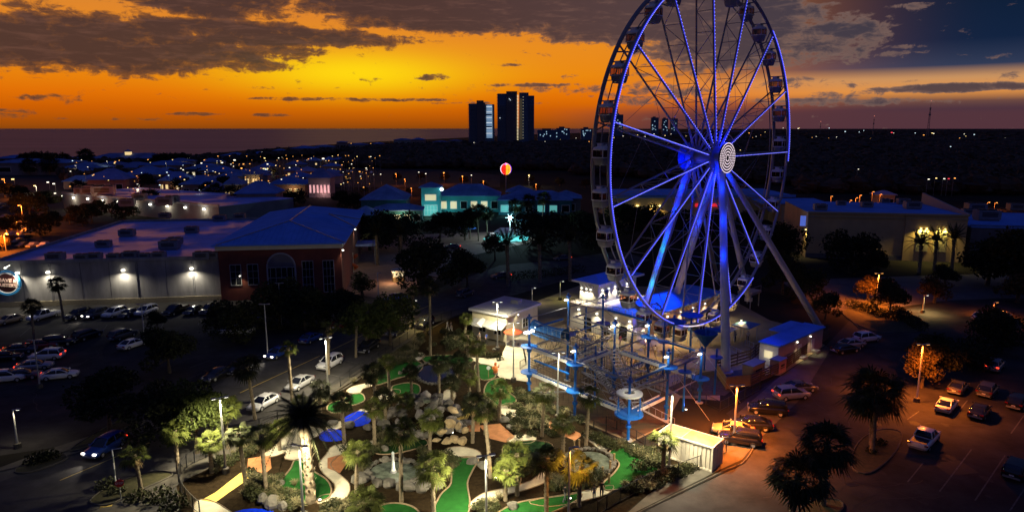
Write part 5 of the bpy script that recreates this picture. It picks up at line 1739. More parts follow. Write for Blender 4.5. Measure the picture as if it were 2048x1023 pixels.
for (k, base, top, lab, w) in (
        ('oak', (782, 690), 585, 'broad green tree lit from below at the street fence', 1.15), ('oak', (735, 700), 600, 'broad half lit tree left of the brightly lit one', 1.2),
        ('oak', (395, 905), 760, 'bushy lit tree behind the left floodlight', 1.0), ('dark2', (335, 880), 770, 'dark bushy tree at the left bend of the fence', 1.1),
        ('dark', (220, 862), 740, 'big round dark tree on the traffic island', 1.2), ('dark', (340, 745), 650, 'dark round tree in the middle of the left car park', 1.2),
        ('dark2', (470, 682), 600, 'low dark tree behind the white pickup truck', 1.2), ('dark', (316, 660), 620, 'small dark tree in front of the car row', 1.0),
        ('dark2', (560, 655), 560, 'dark tree in front of the red corner block, leftmost', 1.1), ('dark', (610, 660), 575, 'dark tree in front of the two tall windows', 1.2), ('dark2', (660, 652), 585, 'dark tree at the right corner of the red block', 1.2), ('dark', (700, 640), 575, 'dark tree right of the red corner block', 1.0),
        ('small', (725, 592), 540, 'small round dark tree on the brick square', 1.3),
        ('dark2', (852, 580), 480, 'big dark tree in the middle of the brick square', 1.2), ('dark', (935, 572), 495, 'round dark tree right of the big dark one', 1.1), ('dark2', (800, 500), 425, 'dark tree before the yellow lit shop front', 1.2), ('dark', (880, 482), 420, 'dark tree before the teal tower', 1.3), ('dark2', (740, 500), 420, 'dark tree left of the yellow shop front', 1.2),
        ('dark', (930, 480), 420, 'dark tree between the palms and the teal tower', 1.0), ('dark2', (1085, 500), 420, 'dark round tree right of the splash pad', 1.3), ('dark', (1150, 480), 420, 'dark tree at the end of the shop row', 1.3), ('dark2', (1190, 500), 430, 'dark tree just left of the wheel', 1.2), ('dark', (990, 520), 465, 'dark tree below the display board', 1.0),
        ('dark', (1240, 470), 400, 'dark tree behind the left rim of the wheel', 1.2), ('dark2', (1290, 480), 410, 'dark tree behind the left spokes of the wheel', 1.2), ('dark', (1350, 480), 415, 'dark tree behind the middle of the wheel', 1.2), ('dark2', (1420, 490), 420, 'dark tree behind the bottom of the wheel hub', 1.2), ('dark', (1500, 480), 420, 'dark tree behind the right legs of the wheel', 1.2), ('dark2', (1560, 530), 445, 'dark tree left of the yellow hall', .9), ('dark', (1565, 590), 500, 'tall dark tree beside the right leg of the wheel', 1.0), ('dark2', (1610, 605), 535, 'dark tree below the corner of the yellow hall', 1.0),
        ('dark2', (1700, 545), 462, 'wide dark tree in front of the yellow wall', 1.15), ('dark', (1745, 560), 495, 'lower dark tree right of the wide one at the yellow wall', .9), ('dark', (1975, 570), 468, 'broad dark tree in front of the low dark hall', 1.2), ('dark2', (2045, 580), 455, 'dark tree at the right edge before the low hall', 1.1), ('dark', (1890, 575), 528, 'dark tree below the shuttered bays', 1.2),
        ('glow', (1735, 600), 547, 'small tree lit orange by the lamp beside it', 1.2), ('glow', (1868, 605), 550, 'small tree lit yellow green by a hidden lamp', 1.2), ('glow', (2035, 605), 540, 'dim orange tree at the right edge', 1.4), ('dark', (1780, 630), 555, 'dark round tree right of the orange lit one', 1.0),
        ('dark', (1650, 640), 580, 'dark bush by the foot of the right wheel leg', 1.0), ('dark2', (1980, 705), 615, 'round dark tree on the far side of the right car park', .9),
        ('glow', (1842, 775), 682, 'tree glowing orange around the tall car park lamp', .8), ('dark', (1868, 760), 670, 'dark tree right of the orange glowing one', 1.2), ('dark2', (1940, 740), 690, 'low dark hedge tree in the right car park', 1.6)):
    tree(k, base, top, lab, None, w)
for (base, top, k) in (((455, 388), 350, 'dark'), ((300, 380), 345, 'dark'), ((318, 378), 352, 'dark2'), ((340, 380), 352, 'dark'), ((365, 385), 355, 'dark2'), ((385, 388), 360, 'dark'), ((420, 395), 362, 'dark'), ((590, 410), 378, 'dark2'), ((560, 415), 385, 'dark'), ((680, 410), 380, 'dark'), ((700, 420), 385, 'dark2'), ((250, 440), 400, 'dark2'), ((205, 430), 398, 'dark'), ((185, 445), 405, 'dark'), ((160, 440), 408, 'dark2'), ((60, 430), 385, 'dark2'), ((95, 420), 380, 'dark'), ((20, 470), 430, 'dark'), ((80, 470), 425, 'dark2'), ((100, 460), 420, 'dark'), ((40, 400), 370, 'dark2'), ((480, 350), 330, 'dark'), ((10, 395), 365, 'dark')):
    tree(k, base, top, 'dark round tree among the blue shop roofs', 'round trees among the shops', 1.3)
for (base, top) in (((40, 420), 390), ((165, 452), 432), ((35, 448), 425), ((5, 500), 470), ((45, 388), 372), ((140, 448), 425)):
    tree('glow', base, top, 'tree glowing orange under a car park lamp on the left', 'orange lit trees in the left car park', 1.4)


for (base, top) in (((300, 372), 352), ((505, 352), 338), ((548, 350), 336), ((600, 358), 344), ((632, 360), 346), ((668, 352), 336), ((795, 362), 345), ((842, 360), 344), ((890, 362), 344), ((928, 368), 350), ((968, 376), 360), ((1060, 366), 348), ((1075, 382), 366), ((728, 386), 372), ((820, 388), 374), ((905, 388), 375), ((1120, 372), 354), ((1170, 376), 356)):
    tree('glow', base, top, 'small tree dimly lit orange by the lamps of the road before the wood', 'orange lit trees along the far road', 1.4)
# palms -------------------------------------------------------------
def fan_frond(mb, az_, elv, pet, fan, rnd, mi=0):
    d = Vector((math.cos(az_) * math.cos(elv), math.sin(az_) * math.cos(elv), math.sin(elv)))
    side = Vector((-math.sin(az_), math.cos(az_), 0))
    up = d.cross(side) * -1
    tip = d * pet + Vector((0, 0, -.08 * pet))
    mb.add([side * -.025, side * .025, tip + side * .02, tip - side * .02], [(0, 1, 2, 3)], mi)
    n = 11
    for i in range(n):
        a = (-1 + 2 * i / (n - 1)) * 1.75
        ln = fan * (1 - .25 * abs(a) / 1.75) * rnd.uniform(.85, 1.1)
        dd = (d * math.cos(a) + side * math.sin(a)).normalized()
        w = (side * math.cos(a) - d * math.sin(a)).normalized() * (.065 * fan)
        m_ = tip + dd * ln * .55 + up * (.05)
        e = tip + dd * ln + Vector((0, 0, -.42 * ln * rnd.uniform(.4, 1.5)))
        mb.add([tip, m_ + w, m_ - w, e], [(0, 1, 2), (2, 1, 3)], mi)


def palm_meshes(seed, n=34, R=1.0, skirt=10, m=None):
    rnd = random.Random(seed)
    c = MB()
    for i in range(n):
        elv = math.asin(rnd.uniform(-.75, 1.0))
        fan_frond(c, i * 2.399 + rnd.uniform(-.2, .2), elv, R * rnd.uniform(.85, 1.2), R * rnd.uniform(.85, 1.1), rnd)
    for i in range(skirt):
        fan_frond(c, rnd.uniform(0, 6.28), rnd.uniform(-1.45, -.8), R * .8, R * .75, rnd, 1)
    return c.mesh('crown', [m or leaf_pal, leaf_dead])


def trunk_mesh(seed, h, r=.17, boots=True):
    rnd = random.Random(seed)
    lx, ly = rnd.uniform(-.25, .25), rnd.uniform(-.25, .25)
    n = 20
    pts, rr = [], []
    for i in range(n + 1):
        t = i / n
        pts.append((lx * t * t, ly * t * t, h * t - .1 * (i == 0)))
        rr.append(r * (1.25 - .35 * t if t < .8 else .95 + .5 * (t - .8) / .2) * (1.07 if i % 2 else .95))
    mb = MB().tube(pts, rr, 9)
    if boots:
        for i in range(60):
            t = .15 + .85 * i / 60
            a = i * 2.399
            k = int(t * n)
            c = Vector(pts[k])
            o_ = Vector((math.cos(a), math.sin(a), 0))
            s_ = Vector((-math.sin(a), math.cos(a), 0))
            p = c + o_ * r * .9
            mb.add([p - s_ * .07, p + s_ * .07, p + o_ * .13 + Vector((0, 0, .28)) + s_ * .03, p + o_ * .13 + Vector((0, 0, .28)) - s_ * .03, p + Vector((0, 0, -.1))], [(0, 1, 2, 3), (4, 1, 0)])
    return mb.mesh('trunk', [palm_bark]), (lx, ly)


CR = [palm_meshes(s, n_, 1.0, k_) for s, n_, k_ in ((11, 36, 9), (12, 30, 14), (13, 42, 6), (14, 28, 10), (15, 38, 16), (16, 33, 12))]
CRD = [palm_meshes(s, 62, 1.0, 8, leaf_dark) for s in (21, 22)]
TK = [trunk_mesh(s, 5.0) for s in (1, 2, 3)]
pc = [0]


def palm(crown, base, label, R=1.05, dark=False, group=None, thick=1.0, name='palm_tree'):
    """crown centre and foot in the photo"""
    b = gp(*base)
    h = max(.8, hz(b.y, crown[1]))
    i = pc[0]
    pc[0] += 1
    o = thing(name, label, 'palm', b, random.uniform(0, 6.28) if not dark else i * 1.3, group)
    o.rotation_euler = (R_(random.uniform(-3, 3)), R_(random.uniform(-3, 3)), o.rotation_euler.z)
    R = R * random.uniform(.86, 1.1) * (.76 if R < 1.6 and not dark else .93)
    me_, (lx, ly) = TK[i % 3]
    t = part('trunk', me_, None, o)
    t.scale = (thick, thick, h / 5.0)
    c = part('crown', (CRD if dark else CR)[i % (2 if dark else 6)], None, o, kind='stuff')
    c.location = (lx * thick, ly * thick, h)
    c.scale = (R, R, R * .9)
    return o


PALMS = [
    ((350, 862), (357, 945), 'cabbage palm on the grass left of the left fence bend', 1.15), ((277, 908), (283, 987), 'cabbage palm between the stop sign and the sidewalk', 1.05),
    ((485, 862), (491, 965), 'cabbage palm just right of the left floodlight, beside the yellow ramp', 1.05), ((530, 868), (533, 985), 'cabbage palm before the orange pads', 1.15),
    ((447, 812), (457, 897), 'brightly lit palm right behind the left floodlight', 1.25), ((580, 695), (584, 800), 'slender palm at the kerb between white and silver cars', 1.05), ((500, 730), (510, 838), 'dark topped palm at the nose of the white sedan', 1.1),
    ((649, 655), (656, 748), 'thick trunked palm behind the street floodlight', 1.05), ((687, 800), (689, 885), 'dark palm left of the small blue pond', 1.0), ((752, 745), (753, 832), 'dark palm beside the curved white step', 1.0), ((780, 722), (779, 798), 'palm between the two upper greens', .95),
    ((747, 815), (750, 898), 'palm right of the large blue pond', 1.1), ((797, 862), (803, 1003), 'tall palm in front of the stone fountain', 1.25), ((800, 800), (808, 850), 'palm left of the rock mountain', 1.1), ((858, 838), (859, 908), 'palm standing before the rock mountain', 1.1),
    ((710, 900), (713, 985), 'green lit palm left of the stone fountain', 1.3), ((727, 1004), (728, 1048), 'palm crown at the bottom edge left of the small green', 1.5), ((866, 932), (868, 1028), 'green lit palm beside the long green', 1.45),
    ((876, 726), (878, 806), 'palm in the dark pond behind the rocks', 1.1), ((912, 722), (911, 778), 'palm right of the dark pond', 1.0), ((960, 690), (958, 782), 'twin trunk palm left of the small round sign', 1.2), ((938, 752), (939, 805), 'palm below the twin trunk one', 1.1),
    ((1000, 778), (999, 842), 'palm beside the curved upper right green', 1.05), ((936, 806), (945, 885), 'leftmost of the dark palms over the terracotta path', 1.1), ((985, 822), (981, 955), 'palm with a trunk lit bright yellow', 1.15), ((968, 800), (970, 868), 'small palm behind the yellow lit trunk', .95),
    ((1085, 782), (1084, 872), 'palm in front of the blue ropes course, left one', 1.15), ((1170, 792), (1172, 890), 'palm in front of the blue ropes course, right one', 1.2), ((1034, 908), (1034, 990), 'palm between the two floodlights at the bottom', 1.2), ((1092, 915), (1093, 1030), 'palm lit golden by the orange lamp, left of it', 1.4),
    ((1160, 928), (1158, 1012), 'palm lit orange right of the orange lamp', 1.25), ((1323, 882), (1325, 955), 'palm at the corner of the white container', 1.3), ((926, 635), (930, 682), 'bright palm at the corner of the ticket hut', .95), ((934, 668), (936, 716), 'palm left of the ticket hut, nearest the plaza', .9),
    ((822, 580), (826, 655), 'tall palm with a yellow lit trunk at the street', 1.05), ((858, 570), (861, 712), 'tallest dark palm at the end of the street fence', 1.2), ((711, 640), (712, 714), 'palm trunk rising through the street tree', .9), ((555, 855), (560, 900), 'small palm behind the orange pads', .95),
    ((820, 742), (824, 800), 'slim palm on the left bank of the dark pond', .9), ((905, 762), (905, 820), 'slim palm beside the stepped pale path', .9), ((1125, 845), (1126, 905), 'palm at the end of the terracotta path', 1.05), ((600, 800), (602, 850), 'young palm inside the street fence', .9), ((640, 775), (641, 825), 'slim young palm inside the fence near the white car', .85), ((1010, 935), (1011, 1000), 'palm at the left of the palm between the two bottom poles', 1.0), ((420, 880), (424, 945), 'palm on the left edge of the course behind the fence', 1.0), ((770, 790), (771, 850), 'slim palm behind the left foot of the mountain', .95),
    ((115, 565), (127, 640), 'tall slim palm in front of the lamp on the grey hall', 1.0), ((63, 612), (69, 682), 'short palm at the left end of the grey hall', 1.05),
]
for (c, b, lab, R) in PALMS:
    dk = any(w in lab for w in ('dark', 'slim', 'short palm at'))
    palm(c, b, lab, R, dk, 'palms around the golf course' if b[1] > 660 else None, 1.45 if 'thick' in lab else 1.0)
for (c, b, lab, R, th) in (((1775, 780), (1743, 905), 'big dark palm with a full round head on the car park island', 2.05, 1.2), ((1735, 805), (1742, 890), 'second dark palm leaning left on the car park island', 1.7, 1.1), ((1660, 888), (1646, 1010), 'dark round headed palm near the bottom right kerb', 1.65, 1.3), ((1584, 950), (1583, 1035), 'dark round headed palm at the bottom edge', 1.6, 1.3), ((1985, 645), (1979, 700), 'dark round headed palm under a sodium lamp', 1.9, 1.2)):
    palm(c, b, lab, R, True, None, th)
for (c, b, lab) in (((975, 425), (975, 480), 'first of the tall dark palms before the teal shops'), ((955, 420), (957, 482), 'second of the tall dark palms before the teal shops, counted from the right'), ((940, 432), (940, 478), 'leftmost tall dark palm before the teal shops'), ((1030, 410), (1030, 470), 'palm standing behind the very bright light'), ((1085, 395), (1084, 465), 'palm before the pink tower, right side'), ((1060, 400), (1058, 450), 'palm before the pink tower, left side')):
    palm(c, b, lab, 2.0, True, 'dark palms before the teal shops')
for px, top, y in ((53, 318, 345), (70, 316, 340), (88, 320, 344), (94, 316, 346), (110, 318, 342), (123, 318, 338), (60, 330, 350), (72, 326, 345), (100, 325, 350), (318, 320, 334), (330, 319, 333), (344, 320, 333), (355, 319, 332), (368, 319, 332), (160, 372, 400), (300, 393, 420), (430, 380, 410), (470, 385, 420), (175, 310, 334)):
    palm((px, top), (px, y), 'small dark palm silhouetted before the sea' if y < 336 or 337 < y < 352 else {400: 'dark palm in front of the left end of the long mall', 420: 'dark palm rising left of the lit porch roof' if px < 400 else 'dark palm beside the narrow blue tower', 410: 'dark palm before the pale gabled shop'}.get(y, 'small dark palm beside the wide beach hall'), 5.0 if y < 352 else 3.0, True, 'far palms by the shore' if y < 352 else 'palms among the shops', 2.2)


# feather palms: big ones with every frond a piece of its own
def feather(length, droop, n=26, wide=.42, m=None):
    mb = MB()
    pts = [Vector((length * t * math.cos(.0), 0, length * (.55 * t - droop * t * t))) for t in [i / 10 for i in range(11)]]
    mb.tube(pts, [.05 - .004 * i for i in range(11)], 4)
    for i in range(n):
        t = .12 + .86 * i / n
        k = min(9, int(t * 10))
        p = pts[k].lerp(pts[k + 1], t * 10 - k)
        d = (pts[k + 1] - pts[k]).normalized()
        L_ = wide * length * .42 * math.sin(PI * min(1, t * .8 + .18))
        for s in (-1, 1):
            e = p + Vector((d.x * .55, s, d.z * .5 - .35)).normalized() * L_
            mb.add([p - d * .05, p + d * .05, e], [(0, 1, 2)])
    return mb.mesh('frond', [m or leaf_dark])


FE = [feather(3.4, d_, 30, .5) for d_ in (.5, 1.0, 1.35, 1.75)]
FEB = [feather(3.6, d_) for d_ in (.2, .6, 1.0, 1.35)]


def date_palm(crown, base, label, n, meshes, s=1.0, thick=2.2, group=None):
    b = gp(*base)
    h = hz(b.y, crown[1])
    o = thing('date_palm', label, 'palm', b, 0, group)
    t = part('trunk', TK[2][0], None, o)
    t.scale = (thick, thick, h / 5)
    lx, ly = TK[2][1]
    for i in range(n):
        f_ = part('frond', meshes[min(3, i * 4 // n)], None, o)
        f_.location = (lx * thick, ly * thick, h)
        f_.rotation_euler = (0, -.7 + .7 * (i / n) - .25 * random.random(), i * 2.399)
        f_.scale = (s, s, s)
    return o


date_palm((614, 845), (622, 1003), 'large date palm with a dark feathery head and a trunk lit bright from the front', 56, FE, 1.0, 2.3)
for (c, b, lab) in (((1020, 490), (1016, 572), 'date palm left of the pair behind the ticket hut'), ((1082, 488), (1080, 565), 'date palm right of the pair behind the ticket hut'), ((1142, 482), (1140, 562), 'date palm nearest the wheel on the left'), ((800, 470), (805, 540), 'date palm among the dark trees of the brick square'), ((752, 470), (756, 530), 'date palm beside the porch canopy')):
    date_palm(c, b, lab, 40, FEB, 1.15, 2.0, 'date palms on the brick square')
for (c, b, lab) in (((1868, 482), (1868, 540), 'middle palm before the lit shuttered bays'), ((1838, 490), (1838, 545), 'left palm before the lit shuttered bays'), ((1905, 478), (1903, 540), 'right palm before the lit shuttered bays')):
    date_palm(c, b, lab, 30, FEB, 1.2, 2.0, 'palms before the shuttered bays')

# ------------------------------------------------------------------ floodlight poles
def floodlight(base, top, label, power=2600, col=WHITE, arms=1, sod=False, ang=0.0, lit=True, group='floodlight poles', name='floodlight'):
    b = gp(*base)
    h = hz(b.y, top[1])
    o = thing(name, label, 'street lamp', b, ang, group)
    part('base', MB().lathe([(.38, 0), (.38, .55), (.3, .62), (.01, .62)], 12), conc_dull, o)
    part('pole', MB().cyl((0, 0, .5), (0, 0, h), .12, .075, 10), galv, o)
    arm = MB().cyl((-.55 if arms > 1 else 0, 0, h - .04), (.58, 0, h + .05), .05, n=6)
    part('arm', arm, galv, o)
    for s in ([-1, 1] if arms > 1 else [1]):
        hd = part('lamp_head', MB().box((s * .6, 0, h + .03), (.5, .3, .1)), grey_m, o)
        part('lens', MB().box((s * .6, 0, h - .04), (.36, .2, .03)), (lamp_o if sod else lamp_w) if lit else glass_m, hd)
        if lit:
            aim = Vector((0, 0, -1))
            tilt = group == 'floodlight poles' and not any(w_ in label for w_ in ('hut', 'plaza', 'container', 'pavilion', 'by the street', 'left end of the golf'))
            if tilt:     # these heads are tilted towards the middle of the course
                t_ = gp(850, 862) - b
                t_ = t_.normalized() * .75
                aim = Vector((t_.x * math.cos(ang) + t_.y * math.sin(ang), -t_.x * math.sin(ang) + t_.y * math.cos(ang), -1))
            lamp('SPOT', (s * .6, 0, h - .12), power / arms, col, o, .14, aim, 150 if tilt else 160, .8)
    return o


GP_ = 13000
floodlight((452, 945), (437, 795), 'bright floodlight pole at the left end of the golf course, beside the yellow ramp', GP_, arms=2, ang=.5)
floodlight((657, 795), (652, 675), 'floodlight pole by the street behind the white car', GP_, arms=2, ang=.5)
floodlight((1027, 763), (1027, 645), 'slim floodlight pole on the plaza left of the ropes course', GP_ * .36, arms=2, ang=.1)
floodlight((995, 700), (995, 603), 'twin headed light pole in front of the ticket hut', GP_ * .7, arms=2)
floodlight((1115, 838), (1116, 704), 'slim white pole in front of the ropes course', GP_ * .9, arms=2, ang=.1)
floodlight((607, 1035), (597, 890), 'floodlight pole in front of the bright date palm trunk', GP_, arms=2, ang=-.3)
floodlight((973, 1050), (972, 910), 'floodlight pole at the bottom middle right of the long green', GP_, arms=2, ang=.3)
floodlight((1338, 940), (1343, 786), 'floodlight pole at the corner of the white container', GP_ * .95, arms=2, ang=.8)
floodlight((1137, 1040), (1140, 894), 'orange lamp on a one armed pole at the bottom of the golf course', 2600, (1, .42, .08), sod=True, group='orange lamp poles')
floodlight((1467, 888), (1472, 770), 'orange lamp pole in front of the parked car row', 25000, SOD, arms=2, sod=True, group='orange lamp poles')
floodlight((1833, 803), (1845, 688), 'orange lamp pole by the glowing tree of the right car park', 17000, SOD, arms=2, sod=True, group='orange lamp poles')
floodlight((1751, 617), (1754, 546), 'tall orange lamp pole beside the orange lit small tree', 25000, SOD, arms=2, sod=True, group='orange lamp poles')
floodlight((1984, 635), (1987, 604), 'small orange lamp pole above the round palm', 7000, SOD, sod=True, group='orange lamp poles')
floodlight((1845, 625), (1848, 590), 'small dim lamp pole at the yellow green tree', 2200, (1, .8, .3), sod=False, group='orange lamp poles')
floodlight((36, 895), (28, 818), 'dim white lamp pole at the left edge of the picture', 350, WHITE, group='unlit and dim car park poles')
floodlight((536, 715), (534, 608), 'unlit tall pole in the car park before the white pickup', 0, lit=False, arms=2, group='unlit and dim car park poles')
floodlight((563, 655), (560, 566), 'unlit twin headed pole before the red corner block', 0, lit=False, arms=2, group='unlit and dim car park poles')
floodlight((80, 775), (72, 680), 'unlit pole among the crowded cars on the left', 0, lit=False, arms=2, group='unlit and dim car park poles')
floodlight((290, 683), (285, 608), 'unlit pole behind the first car row', 0, lit=False, arms=2, group='unlit and dim car park poles')
floodlight((236, 600), (240, 560), 'unlit pole close to the grey hall wall', 0, lit=False, group='unlit and dim car park poles')
floodlight((757, 600), (757, 545), 'unlit pole on the brick square beside the small kiosk', 0, lit=False, group='unlit and dim car park poles')
floodlight((827, 655), (824, 600), 'yellow lamp pole in front of the yellow lit palm trunk', 2600, (1, .75, .25), group='orange lamp poles')
floodlight((1120, 600), (1122, 562), 'short pole with a yellow green lamp left of the pavilion', 350, (.9, .9, .3), group='orange lamp poles')
floodlight((1064, 606), (1063, 575), 'small white lamp left of the pavilion', 200, WHITE, group='floodlight poles')
# ground spots
for px, py, lab, aim, col, pw in ((640, 1003, 'small ground spotlight at the foot of the bright date palm', (gp(618, 940, 4) - gp(645, 1010)), (1, .85, .5), 260), (992, 958, 'small ground spotlight below the yellow lit trunk', Vector((-.5, .3, 2)), (1, .6, .1), 260), (1158, 838, 'bright white ground spotlight before the ropes course', Vector((-.2, -.5, 1)), WHITE, 200), (905, 868, 'ground spotlight shining on the rock mountain', Vector((-.6, .9, .8)), (1, .8, .4), 700), (1140, 1000, 'ground spotlight near the two people', Vector((.3, .6, 1)), SOD, 200), (1268, 892, 'ground spotlight under the round blue platform', Vector((-.1, .1, 1)), (.5, .8, 1), 900), (1372, 822, 'ground spotlight at the right blue mast', Vector((0, -.1, 1)), (.5, .6, 1), 500)):
    o = thing('ground_spotlight', lab, 'spotlight', gp(px, py))
    part('housing', MB().cyl((0, 0, .02), (0, 0, .25), .16, n=10), black_m, o)
    part('lens', MB().cyl((0, 0, .25), (0, 0, .28), .13, n=10), lamp_w, o)
    lamp('SPOT', (0, 0, .36), pw, col, o, .08, aim, 75, .6)
# fill lamps of the ride area that the picture shows as lit strings under the roofs
for px, py, pw, lab in ((1400, 645, 650, 'string of lamps over the crowd under the wheel'), (1240, 668, 700, 'lamp over the tables before the terminal'), (1350, 690, 500, 'lamp over the terrace behind the ropes course'), (1180, 655, 500, 'lamp on the corner of the terminal terrace'), (1480, 680, 500, 'lamp over the queue rails beside the wheel leg'), (1290, 720, 500, 'lamp in the middle of the ropes course')):
    o = thing('terrace_lamp', lab, 'lamp', gp(px, py))
    part('pole', MB().cyl((0, 0, 0), (0, 0, 3.6), .05, .04, 6), galv, o)
    part('lamp_shade', MB().lathe([(.05, 3.75), (.3, 3.6)], 10), black_m, o)
    part('bulb', MB().ball((0, 0, 3.52), .13, 8), lamp_w, o)
    lamp('POINT', (0, 0, 3.3), pw * 2.2, (1, .60, .16), o, .12)


# ------------------------------------------------------------------ ropes course
rc = thing('ropes_course', 'blue high ropes course with round platforms, white walkways and a steel stair', 'ropes course', (0, 0, 0))
Q = {}
q00 = gp(1058, 790)
q20 = gp(1256, 880)
axn = (q20 - q00) / 2
axu = Vector((U.x, U.y, 0)) * 7.8
for i in range(3):
    for j in range(3):
        Q[(i, j)] = q00 + axn * i + axu * j
HT = {0: 11.2, 1: 9.4, 2: 7.6}
LV = (3.3, 6.8)
for (i, j), p in Q.items():
    if (i, j) in ((0, 3),):
        continue
    h = HT[i] + (1.5 if j == 1 else 0)
    part('mast', MB().cyl(p, p + UP * h, .18, .14, 12), blue_paint, rc)
    part('mast_foot', MB().cyl(p, p + UP * .12, .5, n=12), galv, rc)
    for l, z in enumerate(LV):
        if z > h - 1:
            continue
        if (i + j * 2 + l) % 5 == 4:
            continue
        d = part('platform', MB().lathe([(.24, z - .3), (1.15, z - .02), (1.15, z + .05), (.24, z + .05)], 16, p), blue_paint, rc)
        part('collar', MB().cyl(p + UP * (z - .7), p + UP * (z - .3), .34, n=12), blue_paint, d)
    part('mast_collar', MB().cyl(p + UP * (h - .6), p + UP * (h - .35), .36, n=12).cyl(p + UP * 1.6, p + UP * 1.9, .32, n=12), blue_paint, rc)


def bridge(a, b, z, kind, zb=None):
    zb = z if zb is None else zb
    A_, B_ = a + UP * z, b + UP * zb
    d = (B_ - A_).normalized()
    A_, B_ = A_ + d * 1.1, B_ - d * 1.1
    n = Vector((-d.y, d.x, 0)).normalized()
    if kind == 'deck':          # white channel with hanging straps
        ang = math.atan2(d.y, d.x)
        mb = MB()
        for s in (-1, 1):
            mb.add([A_ + n * s * .42 - UP * .18, B_ + n * s * .42 - UP * .18, B_ + n * s * .42 + UP * .2, A_ + n * s * .42 + UP * .2,
                    A_ + n * s * .36 - UP * .18, B_ + n * s * .36 - UP * .18, B_ + n * s * .36 + UP * .2, A_ + n * s * .36 + UP * .2], [(0, 1, 2, 3), (7, 6, 5, 4), (3, 2, 6, 7), (0, 4, 5, 1), (0, 3, 7, 4), (1, 5, 6, 2)])
        o = part('walkway_beam', mb, white_m, rc)
        mb = MB()
        N_ = 14
        for k in range(N_):
            c = A_.lerp(B_, (k + .5) / N_)
            mb.box((c.x, c.y, c.z + .02), ((B_ - A_).length / N_ * .55, .7, .05), ang)
        part('treads', mb, blue_paint, o, kind='stuff')
        mb = MB()
        for k in range(N_ + 1):
            c = A_.lerp(B_, k / N_)
            mb.cyl(c + n * .4 - UP * .15, c + n * .4 - UP * (2.2 if k % 2 else 1.5), .018, n=4, caps=False)
        part('hanging_straps', mb, black_m, o)
    elif kind == 'beam':
        part('beam', MB().cyl(A_, B_, .12, n=8), steel_w, rc)
        o = part('hand_rope', MB().tube([A_ + UP * 1.2, A_.lerp(B_, .5) + UP * 1.0, B_ + UP * 1.2], .03, 4), galv, rc)
        mb = MB()
        for k in range(1, 8):
            c = A_.lerp(B_, k / 8)
            mb.cyl(c + UP * .05, c + UP * 1.05, .018, n=4, caps=False)
        part('rope_ties', mb, galv, o)
    elif kind == 'blue':
        part('beam', MB().cyl(A_, B_, .14, n=8), blue_paint, rc)
    elif kind == 'zig':
        mb = MB()
        for k in range(10):
            a0, b0 = A_.lerp(B_, k / 10), A_.lerp(B_, (k + 1) / 10)
            mb.cyl(a0 + UP * (0 if k % 2 else 1.3), b0 + UP * (1.3 if k % 2 else 0), .03, n=4, caps=False)
        o = part('zigzag_rope', mb, black_m, rc)
        part('beam', MB().cyl(A_, B_, .08, n=6).cyl(A_ + UP * 1.35, B_ + UP * 1.35, .05, n=6), steel_w, rc)


bridge(Q[0, 0], Q[1, 0], 3.3, 'deck')
bridge(Q[0, 0], Q[1, 0], 6.8, 'deck')
bridge(Q[0, 0], Q[1, 0], 5.2, 'blue')
bridge(Q[1, 0], Q[2, 0], 3.3, 'deck')
bridge(Q[1, 0], Q[2, 0], 6.2, 'beam', 5.0)
bridge(Q[0, 0], Q[0, 1], 6.8, 'beam')
bridge(Q[0, 0], Q[0, 1], 3.3, 'zig')
bridge(Q[1, 0], Q[1, 1], 6.8, 'deck')
bridge(Q[1, 0], Q[1, 1], 3.3, 'beam')
bridge(Q[2, 0], Q[2, 1], 3.3, 'deck')
bridge(Q[2, 0], Q[2, 1], 6.0, 'beam')
bridge(Q[0, 1], Q[1, 1], 6.8, 'zig')
bridge(Q[0, 1], Q[1, 1], 9.5, 'beam')
bridge(Q[1, 1], Q[2, 1], 3.3, 'beam')
bridge(Q[1, 1], Q[2, 1], 6.8, 'deck')
bridge(Q[0, 1], Q[0, 2], 6.8, 'blue')
bridge(Q[1, 1], Q[1, 2], 6.8, 'beam')
bridge(Q[2, 1], Q[2, 2], 3.3, 'zig')
bridge(Q[1, 2], Q[2, 2], 6.8, 'blue')
bridge(Q[1, 2], Q[2, 2], 3.3, 'deck')
bridge(Q[0, 2], Q[1, 2], 6.8, 'beam')
bridge(Q[0, 2], Q[1, 2], 3.3, 'beam')
for a, b in (((0, 0), (0, 1)), ((0, 1), (0, 2)), ((0, 0), (1, 0)), ((1, 0), (2, 0)), ((0, 1), (1, 1)), ((1, 1), (2, 1)), ((1, 0), (1, 1)), ((2, 0), (2, 1)), ((0, 2), (1, 2)), ((1, 1), (1, 2)), ((2, 1), (2, 2)), ((1, 2), (2, 2))):
    ha, hb = HT[a[0]] - .5, HT[b[0]] - .5
    part('safety_rail', MB().cyl(Q[a] + UP * min(ha, hb), Q[b] + UP * min(ha, hb), .07, n=6), grey_m, rc)
